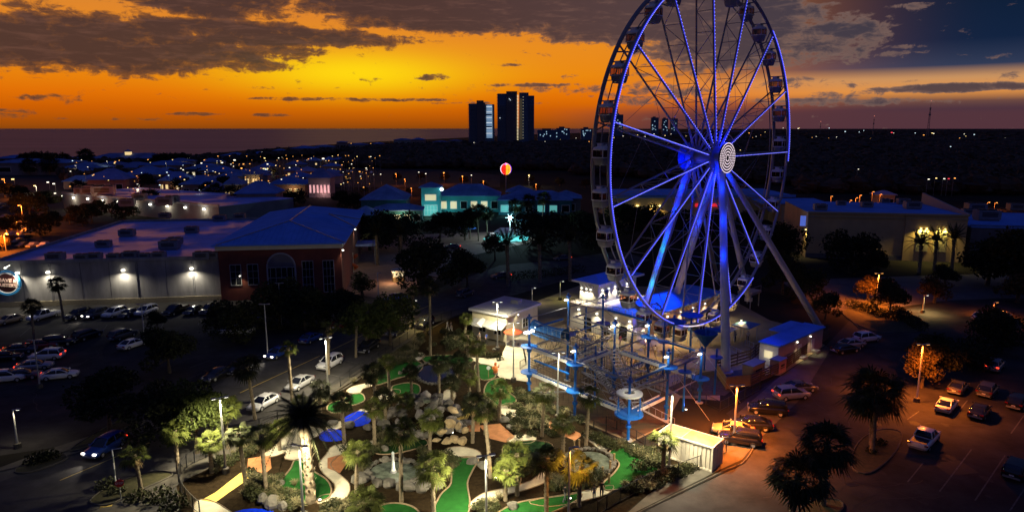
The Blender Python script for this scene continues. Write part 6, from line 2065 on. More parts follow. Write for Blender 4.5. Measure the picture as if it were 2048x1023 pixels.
# more courses between the masts: upper beams, rope nets and lamps added to brighten the course
for a, b, z, kd in (((0, 0), (1, 0), 9.2, 'beam'), ((0, 0), (0, 1), 9.2, 'blue'), ((1, 0), (1, 1), 8.6, 'beam'), ((0, 1), (0, 2), 3.3, 'deck'), ((0, 1), (0, 2), 9.0, 'beam'), ((1, 1), (1, 2), 3.3, 'deck'), ((2, 0), (2, 1), 6.9, 'blue'), ((2, 1), (2, 2), 6.4, 'beam'), ((0, 2), (1, 2), 9.0, 'blue'), ((1, 0), (2, 0), 4.8, 'zig'), ((0, 1), (1, 1), 3.3, 'deck'), ((1, 1), (2, 1), 5.2, 'zig'), ((0, 0), (0, 1), 5.2, 'zig')):
    bridge(Q[a], Q[b], z, kd)
for (a, b, z0, z1) in (((0, 0), (1, 0), 3.5, 5.1), ((1, 0), (1, 1), 3.5, 6.4), ((1, 1), (2, 1), 3.5, 6.4), ((0, 1), (1, 1), 3.6, 6.5), ((0, 1), (0, 2), 3.5, 6.5)):
    A_, B_ = Q[a], Q[b]
    mb = MB()
    for k in range(1, 15):
        c = A_.lerp(B_, k / 15)
        mb.cyl(c + UP * z0, c + UP * z1, .02, n=3, caps=False)
    for k in range(6):
        z = z0 + (z1 - z0) * k / 5
        mb.cyl(A_ + UP * z, B_ + UP * z, .02, n=3, caps=False)
    part('rope_net', mb, black_m, rc)
for (i, j) in ((1, 0), (0, 1), (1, 1), (2, 1), (1, 2), (2, 2)):
    p = Q[i, j] + axu * .5
    part('mast', MB().cyl(p, p + UP * (HT[i] - 1.2), .14, .12, 10), blue_paint, rc)
    part('platform', MB().lathe([(.14, 5.0), (.85, 5.2), (.85, 5.27), (.14, 5.27)], 14, p), blue_paint, rc)
    for s in (-1, 1):
        part('guy_wire', MB().cyl(Q[i, j] + UP * (HT[i] - .4), p + axn * (.45 * s) + UP * .1, .022, n=4), galv, rc)
    h = HT[i] - .9 + (1.5 if j == 1 else 0)
    lm = part('mast_lamp', MB().box(Q[i, j] + Vector((-.35, -.35, h)), (.5, .3, .14), .8), lamp_w, rc)  # added fixture, there to brighten masts and walkways
    lamp('POINT', Q[i, j] + Vector((-.7, -.7, h - .25)), 130, (1, .92, .74), rc, .12)
rq = random.Random(8)
for k in range(40):        # slack ropes and cables between the masts
    a_, b_ = rq.sample(list(Q), 2)
    if (Q[a_] - Q[b_]).length > 15:
        continue
    z0, z1 = rq.uniform(4, 9.5), rq.uniform(4, 9.5)
    A_, B_ = Q[a_] + UP * min(z0, HT[a_[0]] - .3), Q[b_] + UP * min(z1, HT[b_[0]] - .3)
    part('slack_rope', MB().tube([A_.lerp(B_, t / 6) - UP * (.5 * math.sin(PI * t / 6)) for t in range(7)], .028, 4), [black_m, grey_m][k % 2], rc)
# big round platform low on the front right mast and the white ring above it
p = Q[2, 0]
part('round_platform', MB().lathe([(.25, 2.9), (1.65, 3.15), (1.65, 3.3), (.25, 3.3)], 20, p), blue_paint, rc)
part('canopy_ring', MB().lathe([(.7, 5.6), (1.45, 5.55), (1.5, 5.75), (.7, 5.85), (.7, 5.6)], 18, p), mat('white_canvas', (.8, .8, .76), .6, var=.05), rc)
for k in range(6):
    c = p + Vector((1.4 * math.cos(k * PI / 3 + .3), 1.4 * math.sin(k * PI / 3 + .3), 0))
    part('canopy_post', MB().cyl(c + UP * 3.3, c + UP * 5.5, .05, n=6), blue_paint, rc)
lamp('POINT', p + UP * 5.2, 60, (.7, .9, 1), rc, .15)
lamp('POINT', p + UP * 6.6, 160, WHITE, rc, .2)
lamp('POINT', Q[0, 0] + UP * 8.4 - axn * .14, 700, WHITE, rc, .2)
part('mast_lamp', MB().box(Q[0, 0] + UP * 8.8, (1.6, .5, .25), .8), lamp_w, rc)
# net tunnel of blue fabric
a, b = at(1068, 655, 93.5), at(1130, 674, 89.5)
mb = MB()
rows = []
for k in range(10):
    c = a.lerp(b, k / 9)
    for t in range(9):
        an = PI * (t / 8) * 1.25 - .4
        d = (b - a).normalized()
        n = Vector((-d.y, d.x, 0))
        rows.append(c + n * (1.0 * math.cos(an)) + UP * (1.25 * math.sin(an) - .35 * math.sin(PI * k / 9)))
mb.add(rows, [(i * 9 + t, i * 9 + t + 1, (i + 1) * 9 + t + 1, (i + 1) * 9 + t) for i in range(9) for t in range(8)])
part('fabric_tunnel', mb, blue_fab, rc)
part('net_basket', MB().lathe([(.1, -2.0), (1.7, .1), (1.7, .25), (1.55, .1)], 14, gp(1408, 740) + UP * 5.6), blue_fab, rc)
part('net_mast', MB().cyl(gp(1408, 740), gp(1408, 740) + UP * 6.5, .12, n=8), blue_paint, rc)
for k, (px, py) in enumerate(((1345, 720), (1380, 705))):
    part('shade_sail', MB().lathe([(.1, .5), (1.9, .0), (1.9, -.1), (.1, .3)], 6, gp(px, py) + UP * 6.2), blue_fab, rc)
    part('mast', MB().cyl(gp(px, py), gp(px, py) + UP * 7.2, .16, n=8), blue_paint, rc)


# steel stair: stringers, treads and rails from the middle mast down to the front right
def stair(a, b, w=1.1):
    d = (b - a)
    n = Vector((-d.y, d.x, 0)).normalized()
    st = MB()
    for s in (-1, 1):
        st.cyl(a + n * s * w / 2, b + n * s * w / 2, .09, n=6)
    o = part('stair_stringer', st, steel_w, rc)
    N_ = max(8, int(abs(d.z) / .22))
    ang = math.atan2(d.y, d.x)
    for k in range(N_):
        c = a.lerp(b, (k + .5) / N_)
        part('tread', MB().box(c + UP * .03, (.26, w, .04), ang), galv, o)
    hr = MB()
    for s in (-1, 1):
        hr.cyl(a + n * s * w / 2 + UP * 1.0, b + n * s * w / 2 + UP * 1.0, .035, n=5)
        for k in range(6):
            c = a.lerp(b, k / 5) + n * s * w / 2
            hr.cyl(c, c + UP * 1.0, .025, n=4)
    part('hand_rail', hr, steel_w, o)


stair(Q[1, 1] + UP * 7.0 - axu * .1, Q[2, 0] + axu * .25 + UP * 3.3)
stair(Q[1, 0] + axu * .35 + UP * 6.6, Q[1, 0] + axu * .55 + axn * .7 + UP * .2)
stair(Q[2, 0] + axu * .25 + UP * 3.3, Q[2, 0] + axu * .9 + axn * .15 + UP * .15)
# slides of bare steel tubes
part('steel_chute', MB().cyl(Q[0, 1] + UP * 8, Q[1, 0] + axu * .4 + UP * 9.6, .11, n=6).cyl(Q[0, 2] + UP * 6.2, Q[1, 1] + UP * 9, .11, n=6).cyl(Q[0, 0] + UP * .4, Q[1, 0] + UP * 3.2, .11, n=6).cyl(Q[2, 1] + UP * 5.2, Q[2, 0] + UP * 5.8, .12, n=6), steel_w, rc)


# ------------------------------------------------------------------ fences
def fence(line, label, h=1.5, step=2.2, m=black_m, z=0, pickets=True, name='fence', group=None):
    P = [gp(x, y) for x, y in line]
    o = thing(name, label, 'fence', P[0] + UP * z, 0, group)
    P = [p - P[0] for p in P]
    post_me = MB().box((0, 0, h / 2), (.09, .09, h)).mesh('fence_post', [m])
    for i in range(len(P) - 1):
        a, b = P[i], P[i + 1]
        L_ = (b - a).length
        n = max(1, int(round(L_ / step)))
        for k in range(n):
            pt = part('post', post_me, None, o)
            pt.location = a.lerp(b, k / n)
        part('rail', MB().cyl(a + UP * (h - .08), b + UP * (h - .08), .035, n=4).cyl(a + UP * .15, b + UP * .15, .03, n=4), m, o)
        if pickets:
            mb = MB()
            np_ = int(L_ / .16)
            for k in range(np_):
                c = a.lerp(b, (k + .5) / np_)
                mb.cyl(c + UP * .12, c + UP * (h - .1), .011, n=3, caps=False)
            part('pickets', mb, m, o, kind='stuff')
    pt = part('post', post_me, None, o)
    pt.location = P[-1]
    return o


def sl_(line, k=3):
    return [(p[0], p[1]) for p in smooth_line([q_ + (0,) for q_ in line], k)]


fence(sl_([(935, 628), (862, 648), (800, 690), (745, 729), (700, 757), (660, 789), (600, 820), (556, 846), (480, 874), (412, 915), (374, 934), (358, 965), (372, 1002), (400, 1030)], 2), 'long black picket fence between the street and the golf course', 1.5, 2.6)
fence(sl_([(1195, 1030), (1240, 1003), (1310, 968), (1400, 935), (1452, 905)], 2), 'black picket fence along the bottom right kerb of the golf course', 1.5, 2.4)
fence([(1062, 800), (1140, 838), (1212, 866)], 'low black railing in front of the ropes course, left stretch', 1.1, 2.0)
fence([(1212, 850), (1255, 868), (1290, 890)], 'black railing under the round blue platform', 1.2, 1.8)
fence([(1385, 795), (1440, 822), (1520, 780)], 'black fence right of the ropes course', 1.4, 2.2)
fence([(1046, 700), (1052, 730), (1040, 738)], 'short curved black fence on the plaza', 1.3, 1.6)
fence([(1270, 735), (1330, 745), (1345, 730)], 'low black barrier on the yellow lit terrace', 1.0, 1.5, pickets=False)
fence([(1455, 700), (1490, 715), (1515, 700), (1490, 690)], 'steel queue rails beside the front leg of the wheel', 1.0, .9, galv, pickets=False)
# board fences round the front foot of the wheel: boards one by one


def board_fence(line, label, h=1.7, n=5, gap=.12, z=0, m=wood_d):
    P = [gp(x, y) for x, y in line]
    o = thing('board_fence', label, 'fence', P[0] + UP * z)
    P = [p - P[0] for p in P]
    for i in range(len(P) - 1):
        a, b = P[i], P[i + 1]
        k = max(1, int((b - a).length / 2.4))
        ang = math.atan2((b - a).y, (b - a).x)
        bh = (h - gap * n) / n
        bme = MB().box((0, 0, 0), ((b - a).length / k - .04, .05, bh), ang).mesh('fence_board', [m])
        pme = MB().box((0, 0, h / 2 + .05), (.14, .14, h + .1), ang).mesh('fence_post', [m])
        for q4 in range(k):
            pp = part('post', pme, None, o)
            pp.location = a.lerp(b, q4 / k)
            for r in range(n):
                bb = part('board', bme, None, o)
                bb.location = a.lerp(b, (q4 + .5) / k) + UP * (.1 + bh / 2 + r * (bh + gap))
    pp = part('post', pme, None, o)
    pp.location = P[-1]
    return o


board_fence([(1434, 742), (1447, 738), (1500, 722), (1520, 705)], 'dark board fence with gaps behind the front leg of the wheel', 2.0, 4, .2)
board_fence([(1500, 772), (1560, 745), (1612, 708), (1655, 678)], 'long dark board fence along the car park beside the site office', 1.7, 5, .1)
board_fence([(1432, 748), (1452, 778), (1500, 772)], 'closed board fence below the front leg of the wheel', 1.7, 7, .02, 0, wood_l)
o = tag(MB().prism([(p.x, p.y) for p in (gp(1438, 752), gp(1455, 774), gp(1500, 768), gp(1485, 744))], 0.0, .5).build('leg_footing', conc_dull), kind='structure')


# ------------------------------------------------------------------ rocks
def rock_mesh(seed, m, n=10, rings=6):
    rnd = random.Random(seed)
    mb = MB()
    vs = []
    ax = Vector((rnd.uniform(.8, 1.2), rnd.uniform(.75, 1.1), rnd.uniform(.6, .85)))
    cuts = [(Vector((rnd.gauss(0, 1), rnd.gauss(0, 1), rnd.gauss(0, .8))).normalized(), rnd.uniform(.5, .82)) for _ in range(14)]
    for i in range(rings + 1):
        ph = PI * i / rings
        for k in range(n):
            t = 2 * PI * k / n
            v = Vector((math.sin(ph) * math.cos(t), math.sin(ph) * math.sin(t), math.cos(ph)))
            s = 1.0
            for c, d in cuts:
                q4 = v.dot(c)
                if q4 > 1e-3:
                    s = min(s, d / q4)
            v = v * s * rnd.uniform(.96, 1.03)
            vs.append((v.x * ax.x, v.y * ax.y, v.z * ax.z))
    mb.add(vs, [(i * n + k, (i + 1) * n + k, (i + 1) * n + (k + 1) % n, i * n + (k + 1) % n) for i in range(rings) for k in range(n)])
    return mb.mesh('rock', [m])


RK = [rock_mesh(s, rock_m) for s in range(5)]
RKD = [rock_mesh(s + 10, rock_dark) for s in range(3)]
RKW = [rock_mesh(s + 20, rock_warm) for s in range(3)]
mtn = thing('rock_mountain', 'heaped rock mountain with a waterfall in the middle of the golf course', 'rock mountain', gp(850, 880))
rr = random.Random(12)


def rock_in(o, pt, s, meshes, nm='rock'):
    r_ = part(nm, rr.choice(meshes), None, o)
    r_.location = pt - o.location
    r_.rotation_euler = (rr.uniform(-.4, .4), rr.uniform(-.4, .4), rr.uniform(0, 6.28))
    r_.scale = (s, s * rr.uniform(.8, 1.1), s * rr.uniform(.75, 1.05))


c0 = gp(852, 846)
for k in range(95):
    t = rr.uniform(0, 6.28)
    r_ = math.sqrt(rr.random()) * 4.6
    z = max(0.0, 4.0 * (1 - (r_ / 4.8) ** 1.5)) * rr.uniform(.75, 1.0)
    rock_in(mtn, c0 + Vector((math.cos(t) * r_ * 1.15, math.sin(t) * r_, z)), rr.uniform(.45, .95), RKD if rr.random() < .5 else RK)
for px, py, z, s in ((900, 870, 1.6, 1.0), (910, 884, .5, .9), (893, 888, .4, .8), (925, 888, .5, .8), (905, 860, 2.6, .8), (918, 872, 1.4, .7), (885, 878, 1.0, .7), (872, 886, .4, .6), (930, 878, 1.1, .6)):
    rock_in(mtn, gp(px, py) + UP * z, s, RKW)
wf = MB()
for k in range(4):
    a = c0 + Vector((.3 + .25 * k, -1.5 - .7 * k, 3.6 - .9 * k))
    wf.box(a - mtn.location, (.7, .9, .35), .3)
part('waterfall', wf, water_foam, mtn)
# edging boulders: each one lies alone
BO = [(722, 962, 1.0, 'rough grey boulder at the left end of the fountain edge'), (738, 950, .7, 'smaller boulder behind the left end of the fountain edge'), (755, 970, .8, 'second grey boulder from the left along the fountain front'), (778, 972, .9, 'third grey boulder from the left along the fountain front'), (800, 976, .8, 'grey boulder in the middle of the fountain front'), (820, 977, 1.0, 'wide grey boulder right of the middle of the fountain front'), (846, 981, 1.15, 'largest pale boulder at the right of the fountain front'), (872, 976, .9, 'last boulder of the fountain front beside the long green'), (735, 930, .6, 'small stone on the back left rim of the fountain'), (770, 922, .6, 'small stone on the back rim of the fountain, left'), (815, 924, .6, 'small stone on the back rim of the fountain, right'), (838, 936, .7, 'stone on the right rim of the fountain'),
      (526, 1004, .9, 'jagged white stone left of the stone block at the bottom'), (545, 1012, 1.0, 'long grey stone block at the bottom'), (565, 1016, .8, 'stone at the bottom below the kidney shaped green'), (560, 968, .6, 'white pointed stone on the left edge of the kidney shaped green'), (1025, 1016, .75, 'round white stone on the bottom right green'), (812, 745, .8, 'square grey stone by the dark pond'), (800, 748, .5, 'small white stone on the upper green'), (770, 850, .9, 'grey stone left of the mountain'), (757, 838, .8, 'pale stone right of the blue pond'), (700, 852, .8, 'grey stone between the two blue ponds'), (735, 858, .7, 'low stone below the large blue pond'), (665, 848, .8, 'grey stone behind the small blue pond'), (1010, 842, .7, 'grey stone beside the terracotta path'), (1020, 856, .6, 'low grey stone below the one at the terracotta path'), (945, 925, .7, 'grey stone right of the long green'), (965, 935, .8, 'stone ledge by the pole right of the long green'), (785, 870, .8, 'stone at the left foot of the mountain'), (770, 900, .6, 'small stone above the fountain'), (990, 700, .5, 'small stone near the figure on the plaza edge')]
for px, py, s, lab in BO:
    o = link('boulder', rr.choice(RK))
    o.location = gp(px, py) + UP * s * .3
    o.rotation_euler = (rr.uniform(-.2, .2), rr.uniform(-.2, .2), rr.uniform(0, 6.28))
    o.scale = (s * 1.1, s * 1.0, s * 1.0)
    tag(o, lab, 'boulder', 'boulders of the golf course')
# low stone rims round the two ponds and the dark pond
for (cx, cy, rx, ry, lab) in ((790, 944, 55, 25, 'stone rim around the foaming fountain'), (1178, 926, 49, 28, 'pale stone rim around the right pond'), (872, 747, 42, 22, 'stone rim around the dark pond')):
    o = thing('pond_rim', lab, 'stone rim', gp(cx, cy))
    pts = [gp(cx + rx * math.cos(t * PI / 18), cy + ry * math.sin(t * PI / 18)) for t in range(36)]
    for i, p in enumerate(pts):
        s = part('stone', RK[i % 5], None, o)
        s.location = p - o.location + UP * .15
        s.rotation_euler = (0, 0, i * 1.7)
        s.scale = (.42, .36, .34)
ft = thing('fountain_jet', 'white water jet rising from the stone rimmed fountain', 'fountain', gp(787, 944))
part('water_column', MB().lathe([(.28, 0), (.18, .6), (.13, 1.6), (.16, 2.2), (.02, 2.35)], 10), mat('spray', (.6, .65, .65), .4, var=.4, scale=5), ft)
part('nozzle', MB().lathe([(.4, 0), (.3, .25), (.01, .25)], 10), grey_m, ft)
lamp('POINT', (0.5, -.6, .8), 40, WHITE, ft, .1)

# ------------------------------------------------------------------ shrubs and grass tufts
sh = {}
for k, (m, n) in {'bush': (shrub_m, 260), 'dark': (leaf_dark, 260)}.items():
    mb = MB()
    leaf_cloud(mb, [(0, 0, .35, .55, .7), (.3, .1, .3, .4, .7), (-.25, -.15, .3, .42, .7)], n, .09, random.Random(4))
    sh[k] = mb.mesh('bush', [m])
mb = MB()
rg2 = random.Random(6)
for i in range(90):
    a = rg2.uniform(0, 6.28)
    l_, o_ = rg2.uniform(.5, .95), rg2.uniform(.2, .6)
    d = Vector((math.cos(a), math.sin(a), 0))
    s_ = Vector((-math.sin(a), math.cos(a), 0)) * .018
    mb.add([d * .04 - s_, d * .04 + s_, d * o_ * .6 + UP * l_ * .75 + s_, d * o_ * .6 + UP * l_ * .75 - s_, d * o_ * 1.2 + UP * l_ * .8], [(0, 1, 2, 3), (3, 2, 4)])
sh['tuft'] = mb.mesh('grass_tuft', [grass_m])
BEDS = [  # photo ring, tufts, bushes
    ([(380, 960), (470, 885), (600, 830), (690, 775), (700, 780), (560, 860), (480, 930), (400, 990)], 40, 22), ([(700, 770), (860, 655), (900, 690), (780, 720), (730, 770)], 46, 12), ([(500, 950), (560, 960), (560, 1000), (480, 1000)], 18, 8), ([(690, 900), (760, 900), (720, 950)], 6, 6),
    ([(960, 660), (870, 660), (890, 700), (930, 710)], 10, 12), ([(1000, 815), (1060, 815), (1170, 870), (1040, 880)], 22, 14), ([(1020, 780), (1060, 790), (1180, 850), (1060, 815)], 18, 10), ([(840, 900), (930, 920), (900, 960), (860, 960)], 12, 10), ([(1000, 930), (1100, 905), (1090, 935), (1010, 970)], 14, 12), ([(1100, 960), (1210, 950), (1190, 975), (1100, 985)], 12, 10), ([(1230, 890), (1330, 905), (1330, 940), (1310, 930)], 14, 12), ([(640, 1010), (740, 1005), (730, 1030), (640, 1035)], 10, 8), ([(760, 860), (840, 880), (760, 890)], 8, 6), ([(1220, 985), (1320, 950), (1420, 925), (1300, 985)], 14, 10), ([(950, 1015), (1000, 1000), (980, 1030)], 8, 4), ([(590, 960), (560, 1010), (600, 1020)], 4, 4), ([(1165, 870), (1250, 890), (1230, 900)], 6, 6)]
GT, GB = [], []
for ring, nt_, nb_ in BEDS:
    P = [gp(x, y) for x, y in ring]
    nt_, nb_ = int(nt_ * 1.6), nb_ * 4
    for k in range(nt_ + nb_):
        w = [rr.random() for _ in P]
        i = rr.randrange(len(P))
        w = [x ** 2 for x in w]
        tot = sum(w)
        p = sum(((P[j] * (w[j] / tot)) for j in range(len(P))), Vector())
        t = k < nt_
        sc_ = rr.uniform(.7, 1.3)
        an = rr.uniform(0, 6.28)
        (GT if t else GB).append(Matrix.Translation(p + UP * .02) @ Matrix.Rotation(an, 4, 'Z') @ Matrix.Scale(sc_, 4))
for nm, ms, me in (('ornamental_grass', GT, sh['tuft']), ('ground_cover', GB, sh['bush'])):
    mb = MB()
    vs = [v.co.copy() for v in me.vertices]
    fs = [tuple(p.vertices) for p in me.polygons]
    for m_ in ms:
        mb.add([m_ @ v for v in vs], fs)
    tag(mb.build(nm, me.materials[0]), kind='stuff')
for px, py, s, k, lab in ((215, 975, 1.6, 'bush', 'round lit shrub beside the stop sign'), (235, 985, 1.2, 'bush', 'small shrub in front of the round lit shrub'), (75, 925, 1.8, 'dark', 'dark low shrub on the left traffic island'), (100, 918, 1.6, 'dark', 'dark low shrub right of the first on the left island'), (1742, 905, 1.0, 'dark', 'shrub at the foot of the big island palm'), (1760, 890, 1.2, 'dark', 'shrub right of the big island palm'), (980, 715, 1.4, 'dark', 'dark shrub at the edge of the pale plaza'), (995, 712, 1.2, 'dark', 'second dark shrub at the edge of the pale plaza'), (1000, 720, 1.0, 'bush', 'green shrub at the edge of the pale plaza'), (915, 690, 1.4, 'bush', 'yellow lit shrub left of the ticket hut'), (900, 700, 1.2, 'bush', 'second shrub left of the ticket hut'), (960, 712, 1.1, 'bush', 'shrub below the serving windows'), (275, 1000, 1.6, 'dark', 'dark shrub beside the bottom left sidewalk'), (320, 1000, 2.0, 'dark', 'wide dark shrub beside the bottom left sidewalk'), (350, 1015, 2.0, 'dark', 'dark shrub at the outer bend of the fence'), (1276, 935, 1.4, 'bush', 'shrub in the middle of the right green'), (1290, 938, 1.0, 'bush', 'low shrub next to the one in the right green')):
    o = link('shrub', sh[k])
    o.location = gp(px, py)
    o.scale = (s, s, s * .9)
    tag(o, lab, 'shrub')
hedges = MB()
rh_ = random.Random(9)
for (a, b, w, h) in (((1790, 625), (1840, 660), 2.5, 1.5), ((1700, 612), (1790, 640), 2.5, 1.4), ((1850, 700), (2048, 690), 3, 1.6), ((470, 660), (720, 650), 3, 1.6), ((1020, 560), (1160, 545), 3, 1.8), ((520, 632), (690, 605), 2.5, 1.5)):
    A_, B_ = gp(*a), gp(*b)
    for k in range(16):
        c = A_.lerp(B_, k / 15)
        leaf_cloud(hedges, [(c.x, c.y, h * .5, w * .6, h / w)], 130, .16, rh_)
tag(hedges.build('hedge', leaf_dark), kind='stuff')

# ------------------------------------------------------------------ street furniture of the course
o = thing('stop_sign', 'red stop sign on a striped pole at the left sidewalk', 'sign', gp(243, 1003), .3)
b = gp(243, 1003)
zs = hz(b.y, 965)
part('pole', MB().cyl((0, 0, 0), (0, 0, zs + .5), .04, n=8), galv, o)
o8 = [(.42 * math.cos(PI / 8 + k * PI / 4), .42 * math.sin(PI / 8 + k * PI / 4)) for k in range(8)]
part('sign_plate', MB().add([(x, -.06, zs + z) for x, z in o8] + [(x, -.03, zs + z) for x, z in o8], [tuple(range(8)), tuple(range(15, 7, -1))] + [(i, i + 8, (i + 1) % 8 + 8, (i + 1) % 8) for i in range(8)]), mat('sign_red', (.5, .02, .02), .5, var=.05), o)
lettering('STOP', (0, -.075, zs), .28, white_m, o, extrude=.004)
o = thing('white_signpost', 'white and grey banded lamp post with a short arm at the left corner', 'post', gp(233, 975), 0)
zt = hz(gp(233, 975).y, 898)
for k in range(6):
    part('band', MB().cyl((0, 0, zt * k / 6), (0, 0, zt * (k + 1) / 6), .07, n=8), white_m if k % 2 else grey_m, o)
part('arm', MB().cyl((0, 0, zt), (.9, 0, zt + .15), .04, n=6), white_m, o)
o = thing('round_putt_sign', 'small round white hole sign beside the upper right green', 'sign', gp(977, 755))
part('post', MB().cyl((0, 0, 0), (0, 0, 1.3), .05, n=6), wood_l, o)
part('sign_plate', MB().cyl((0, -.05, 1.5), (0, .0, 1.5), .28, n=16), white_m, o)
o = thing('garden_figure', 'small orange and white dressed garden figure by the upper green', 'statue', gp(991, 748))
part('base', MB().lathe([(.4, 0), (.35, .3), (.01, .3)], 10), rock_m.name and rock_m, o)
part('body', MB().lathe([(.3, .3), (.36, .7), (.25, 1.2), (.12, 1.35), (.2, 1.55), (.17, 1.75), (.02, 1.85)], 12), mat('orange_paint', (.7, .18, .04), .6, var=.3), o)
part('arms', MB().tube([(-.25, 0, 1.2), (-.5, -.1, 1.0), (-.35, -.35, .9)], .08, 6).tube([(.25, 0, 1.2), (.5, -.1, 1.1), (.5, -.2, 1.5)], .08, 6), MATS['orange_paint'], o)
for px, py, lab in ((1148, 898, 'short wooden post left of the right pond'), (1158, 896, 'second short wooden post by the right pond'), (1205, 952, 'wooden post at the right rim of the right pond'), (1220, 940, 'wooden post on the right green edge, upper'), (1228, 925, 'wooden post on the right green edge, topmost'), (1218, 966, 'tall wooden post below the right green edge')):
    o = link('wooden_post', MB().cyl((0, 0, 0), (0, 0, 1.0), .11, .1, 8).lathe([(.13, 1.0), (.13, 1.08), (.01, 1.12)], 8).mesh('wooden_post', [wood_l]))
    o.location = gp(px, py)
    tag(o, lab, 'post', 'wooden posts round the right pond')
um = thing('umbrella', 'red octagonal sunshade beside the ticket hut', 'umbrella', gp(1026, 690))
part('pole', MB().cyl((0, 0, 0), (0, 0, 2.9), .05, n=8), galv, um)
part('canopy', MB().lathe([(.03, 2.95), (1.6, 2.3), (1.6, 2.2), (.03, 2.75)], 8), red_fab, um)
tb = thing('picnic_table', 'dark round table under the red sunshade', 'table', gp(1026, 690) + Vector((0, -.02, 0)))
part('table_top', MB().lathe([(.06, .72), (.55, .72), (.55, .76), (.06, .76)], 14), grey_m, tb)
part('leg', MB().cyl((.1, .1, 0), (.1, .1, .72), .06), grey_m, tb)
for k in range(4):
    part('seat', MB().cyl((.9 * math.cos(k * 1.57), .9 * math.sin(k * 1.57), 0), (.9 * math.cos(k * 1.57), .9 * math.sin(k * 1.57), .45), .18, n=8), grey_m, tb)
kb = thing('kiosk_booth', 'small bright vending booth on the brick square', 'booth', gp(797, 562), R_(20))
part('counter', MB().box((0, 0, .55), (2.6, 2.0, 1.1)), wood_l, kb)
for sx in (-1, 1):
    for sy in (-1, 1):
        part('post', MB().cyl((sx * 1.2, sy * .9, 1.1), (sx * 1.2, sy * .9, 2.4), .06), white_m, kb)
part('roof', hip(MB(), -1.4, 1.4, -1.1, 1.1, 2.4, .8, .2), mat('cream_canvas', (.6, .55, .4), .8, var=.1), kb)
part('display', MB().box((0, 0, 1.7), (2.0, 1.4, .9)), win_white, kb)
lamp('POINT', (-2.2, -2.0, 2.2), 500, (1, .66, .36), kb, .2)
lt = thing('lit_shrub_figure', 'tall dark figure wrapped in small blue lights on the brick square', 'decoration', gp(842, 570))
part('frame', MB().lathe([(.8, 0), (1.0, 1.2), (.6, 2.6), (.05, 3.4)], 10), leaf_dark, lt)
mb = MB()
for k in range(26):
    a, z = k * 2.4, .3 + 2.8 * k / 26
    r_ = 1.0 * (1 - z / 4)
    mb.ball((r_ * math.cos(a), r_ * math.sin(a), z), .09, 6)
part('fairy_lights', mb, glow('fairy_blue', (.3, .6, 1), 1.6), lt, kind='stuff')
pl = thing('play_slide', 'orange spiral play slide left of the porch canopy', 'slide', gp(707, 545))
part('chute', MB().tube([(.9 * math.cos(t * .5), .9 * math.sin(t * .5), 4.4 - t * .22) for t in range(20)], .4, 8), mat('orange_plastic', (.6, .14, .03), .5, var=.2), pl)
part('pole', MB().cyl((0, 0, 0), (0, 0, 5), .15), galv, pl)
# tables on the yellow lit terrace
tme = None
for px, py, lab in ((1300, 700, 'table on the terrace behind the ropes course, first from the left'), (1335, 706, 'table on the terrace behind the ropes course, second from the left'), (1365, 714, 'table on the terrace close to the blue net basket'), (1290, 752, 'long pale bench table below the terrace barrier'), (1250, 700, 'table on the terrace near the terminal wall'), (1215, 680, 'table right at the terminal wall')):
    t = thing('terrace_table', lab, 'table', gp(px, py), WA, 'tables on the terrace')
    part('table_top', MB().box((0, 0, .74), (1.9, .8, .06)), wood_l, t)
    for s in (-1, 1):
        part('bench', MB().box((0, s * .75, .42), (1.9, .3, .05)), wood_l, t)
        part('leg', MB().box((s * .7, 0, .36), (.1, 1.4, .08)).cyl((s * .7, -.55, 0), (s * .7, -.2, .72), .04).cyl((s * .7, .55, 0), (s * .7, .2, .72), .04), wood_l, t)
# awnings of the queue beside the front leg
for px, py, lab in ((1445, 690, 'blue shade canopy at the left of the queue area'), (1490, 680, 'blue shade canopy over the queue rails'), (1398, 690, 'blue shade canopy right behind the net basket')):
    t = thing('shade_canopy', lab, 'canopy', gp(px, py), WA)
    for sx in (-1, 1):
        for sy in (-1, 1):
            part('post', MB().cyl((sx * 1.6, sy * 1.2, 0), (sx * 1.6, sy * 1.2, 2.7), .06), galv, t)
    part('roof', hip(MB(), -1.8, 1.8, -1.4, 1.4, 2.7, .5, .2, .1), blue_fab, t)

# clutter leaning at the container's near side
o = thing('steel_barrier', 'folded steel crowd barriers leaning on the near side of the white container', 'barrier', gp(1400, 927), R_(-42))
for k in range(3):
    y = -.14 * k
    part('frame', MB().tube([(-.9 + .1 * k, y, 0), (-.9 + .1 * k, y + .25, 1.15), (.9 + .1 * k, y + .25, 1.15), (.9 + .1 * k, y, 0)], .025, 5), galv, o)
    mb = MB()
    for j in range(1, 9):
        x = -.9 + .1 * k + 1.8 * j / 9
        mb.cyl((x, y + .03, .15), (x, y + .24, 1.12), .012, n=4, caps=False)
    part('bars', mb, galv, o)
for px, py, m, lab in ((1418, 925, black_m, 'black drum beside the barriers at the container'), (1426, 921, mat('drum_red', (.4, .04, .02), .6), 'red drum at the near corner of the container')):
    o = link('drum', MB().lathe([(.01, 0), (.29, 0), (.3, .3), (.28, .32), (.3, .6), (.28, .62), (.29, .88), (.01, .88)], 14).mesh('drum', [m]))
    o.location = gp(px, py) + UP * .03
    tag(o, lab, 'drum')

# ------------------------------------------------------------------ vehicles
def loft(mb, secs, mi=0):
    n = len(secs[0])
    vs = [v for s in secs for v in s]
    fs = [(i * n + k, i * n + (k + 1) % n, (i + 1) * n + (k + 1) % n, (i + 1) * n + k) for i in range(len(secs) - 1) for k in range(n)]
    fs += [tuple(range(n - 1, -1, -1)), tuple((len(secs) - 1) * n + k for k in range(n))]
    return mb.add(vs, fs, mi)


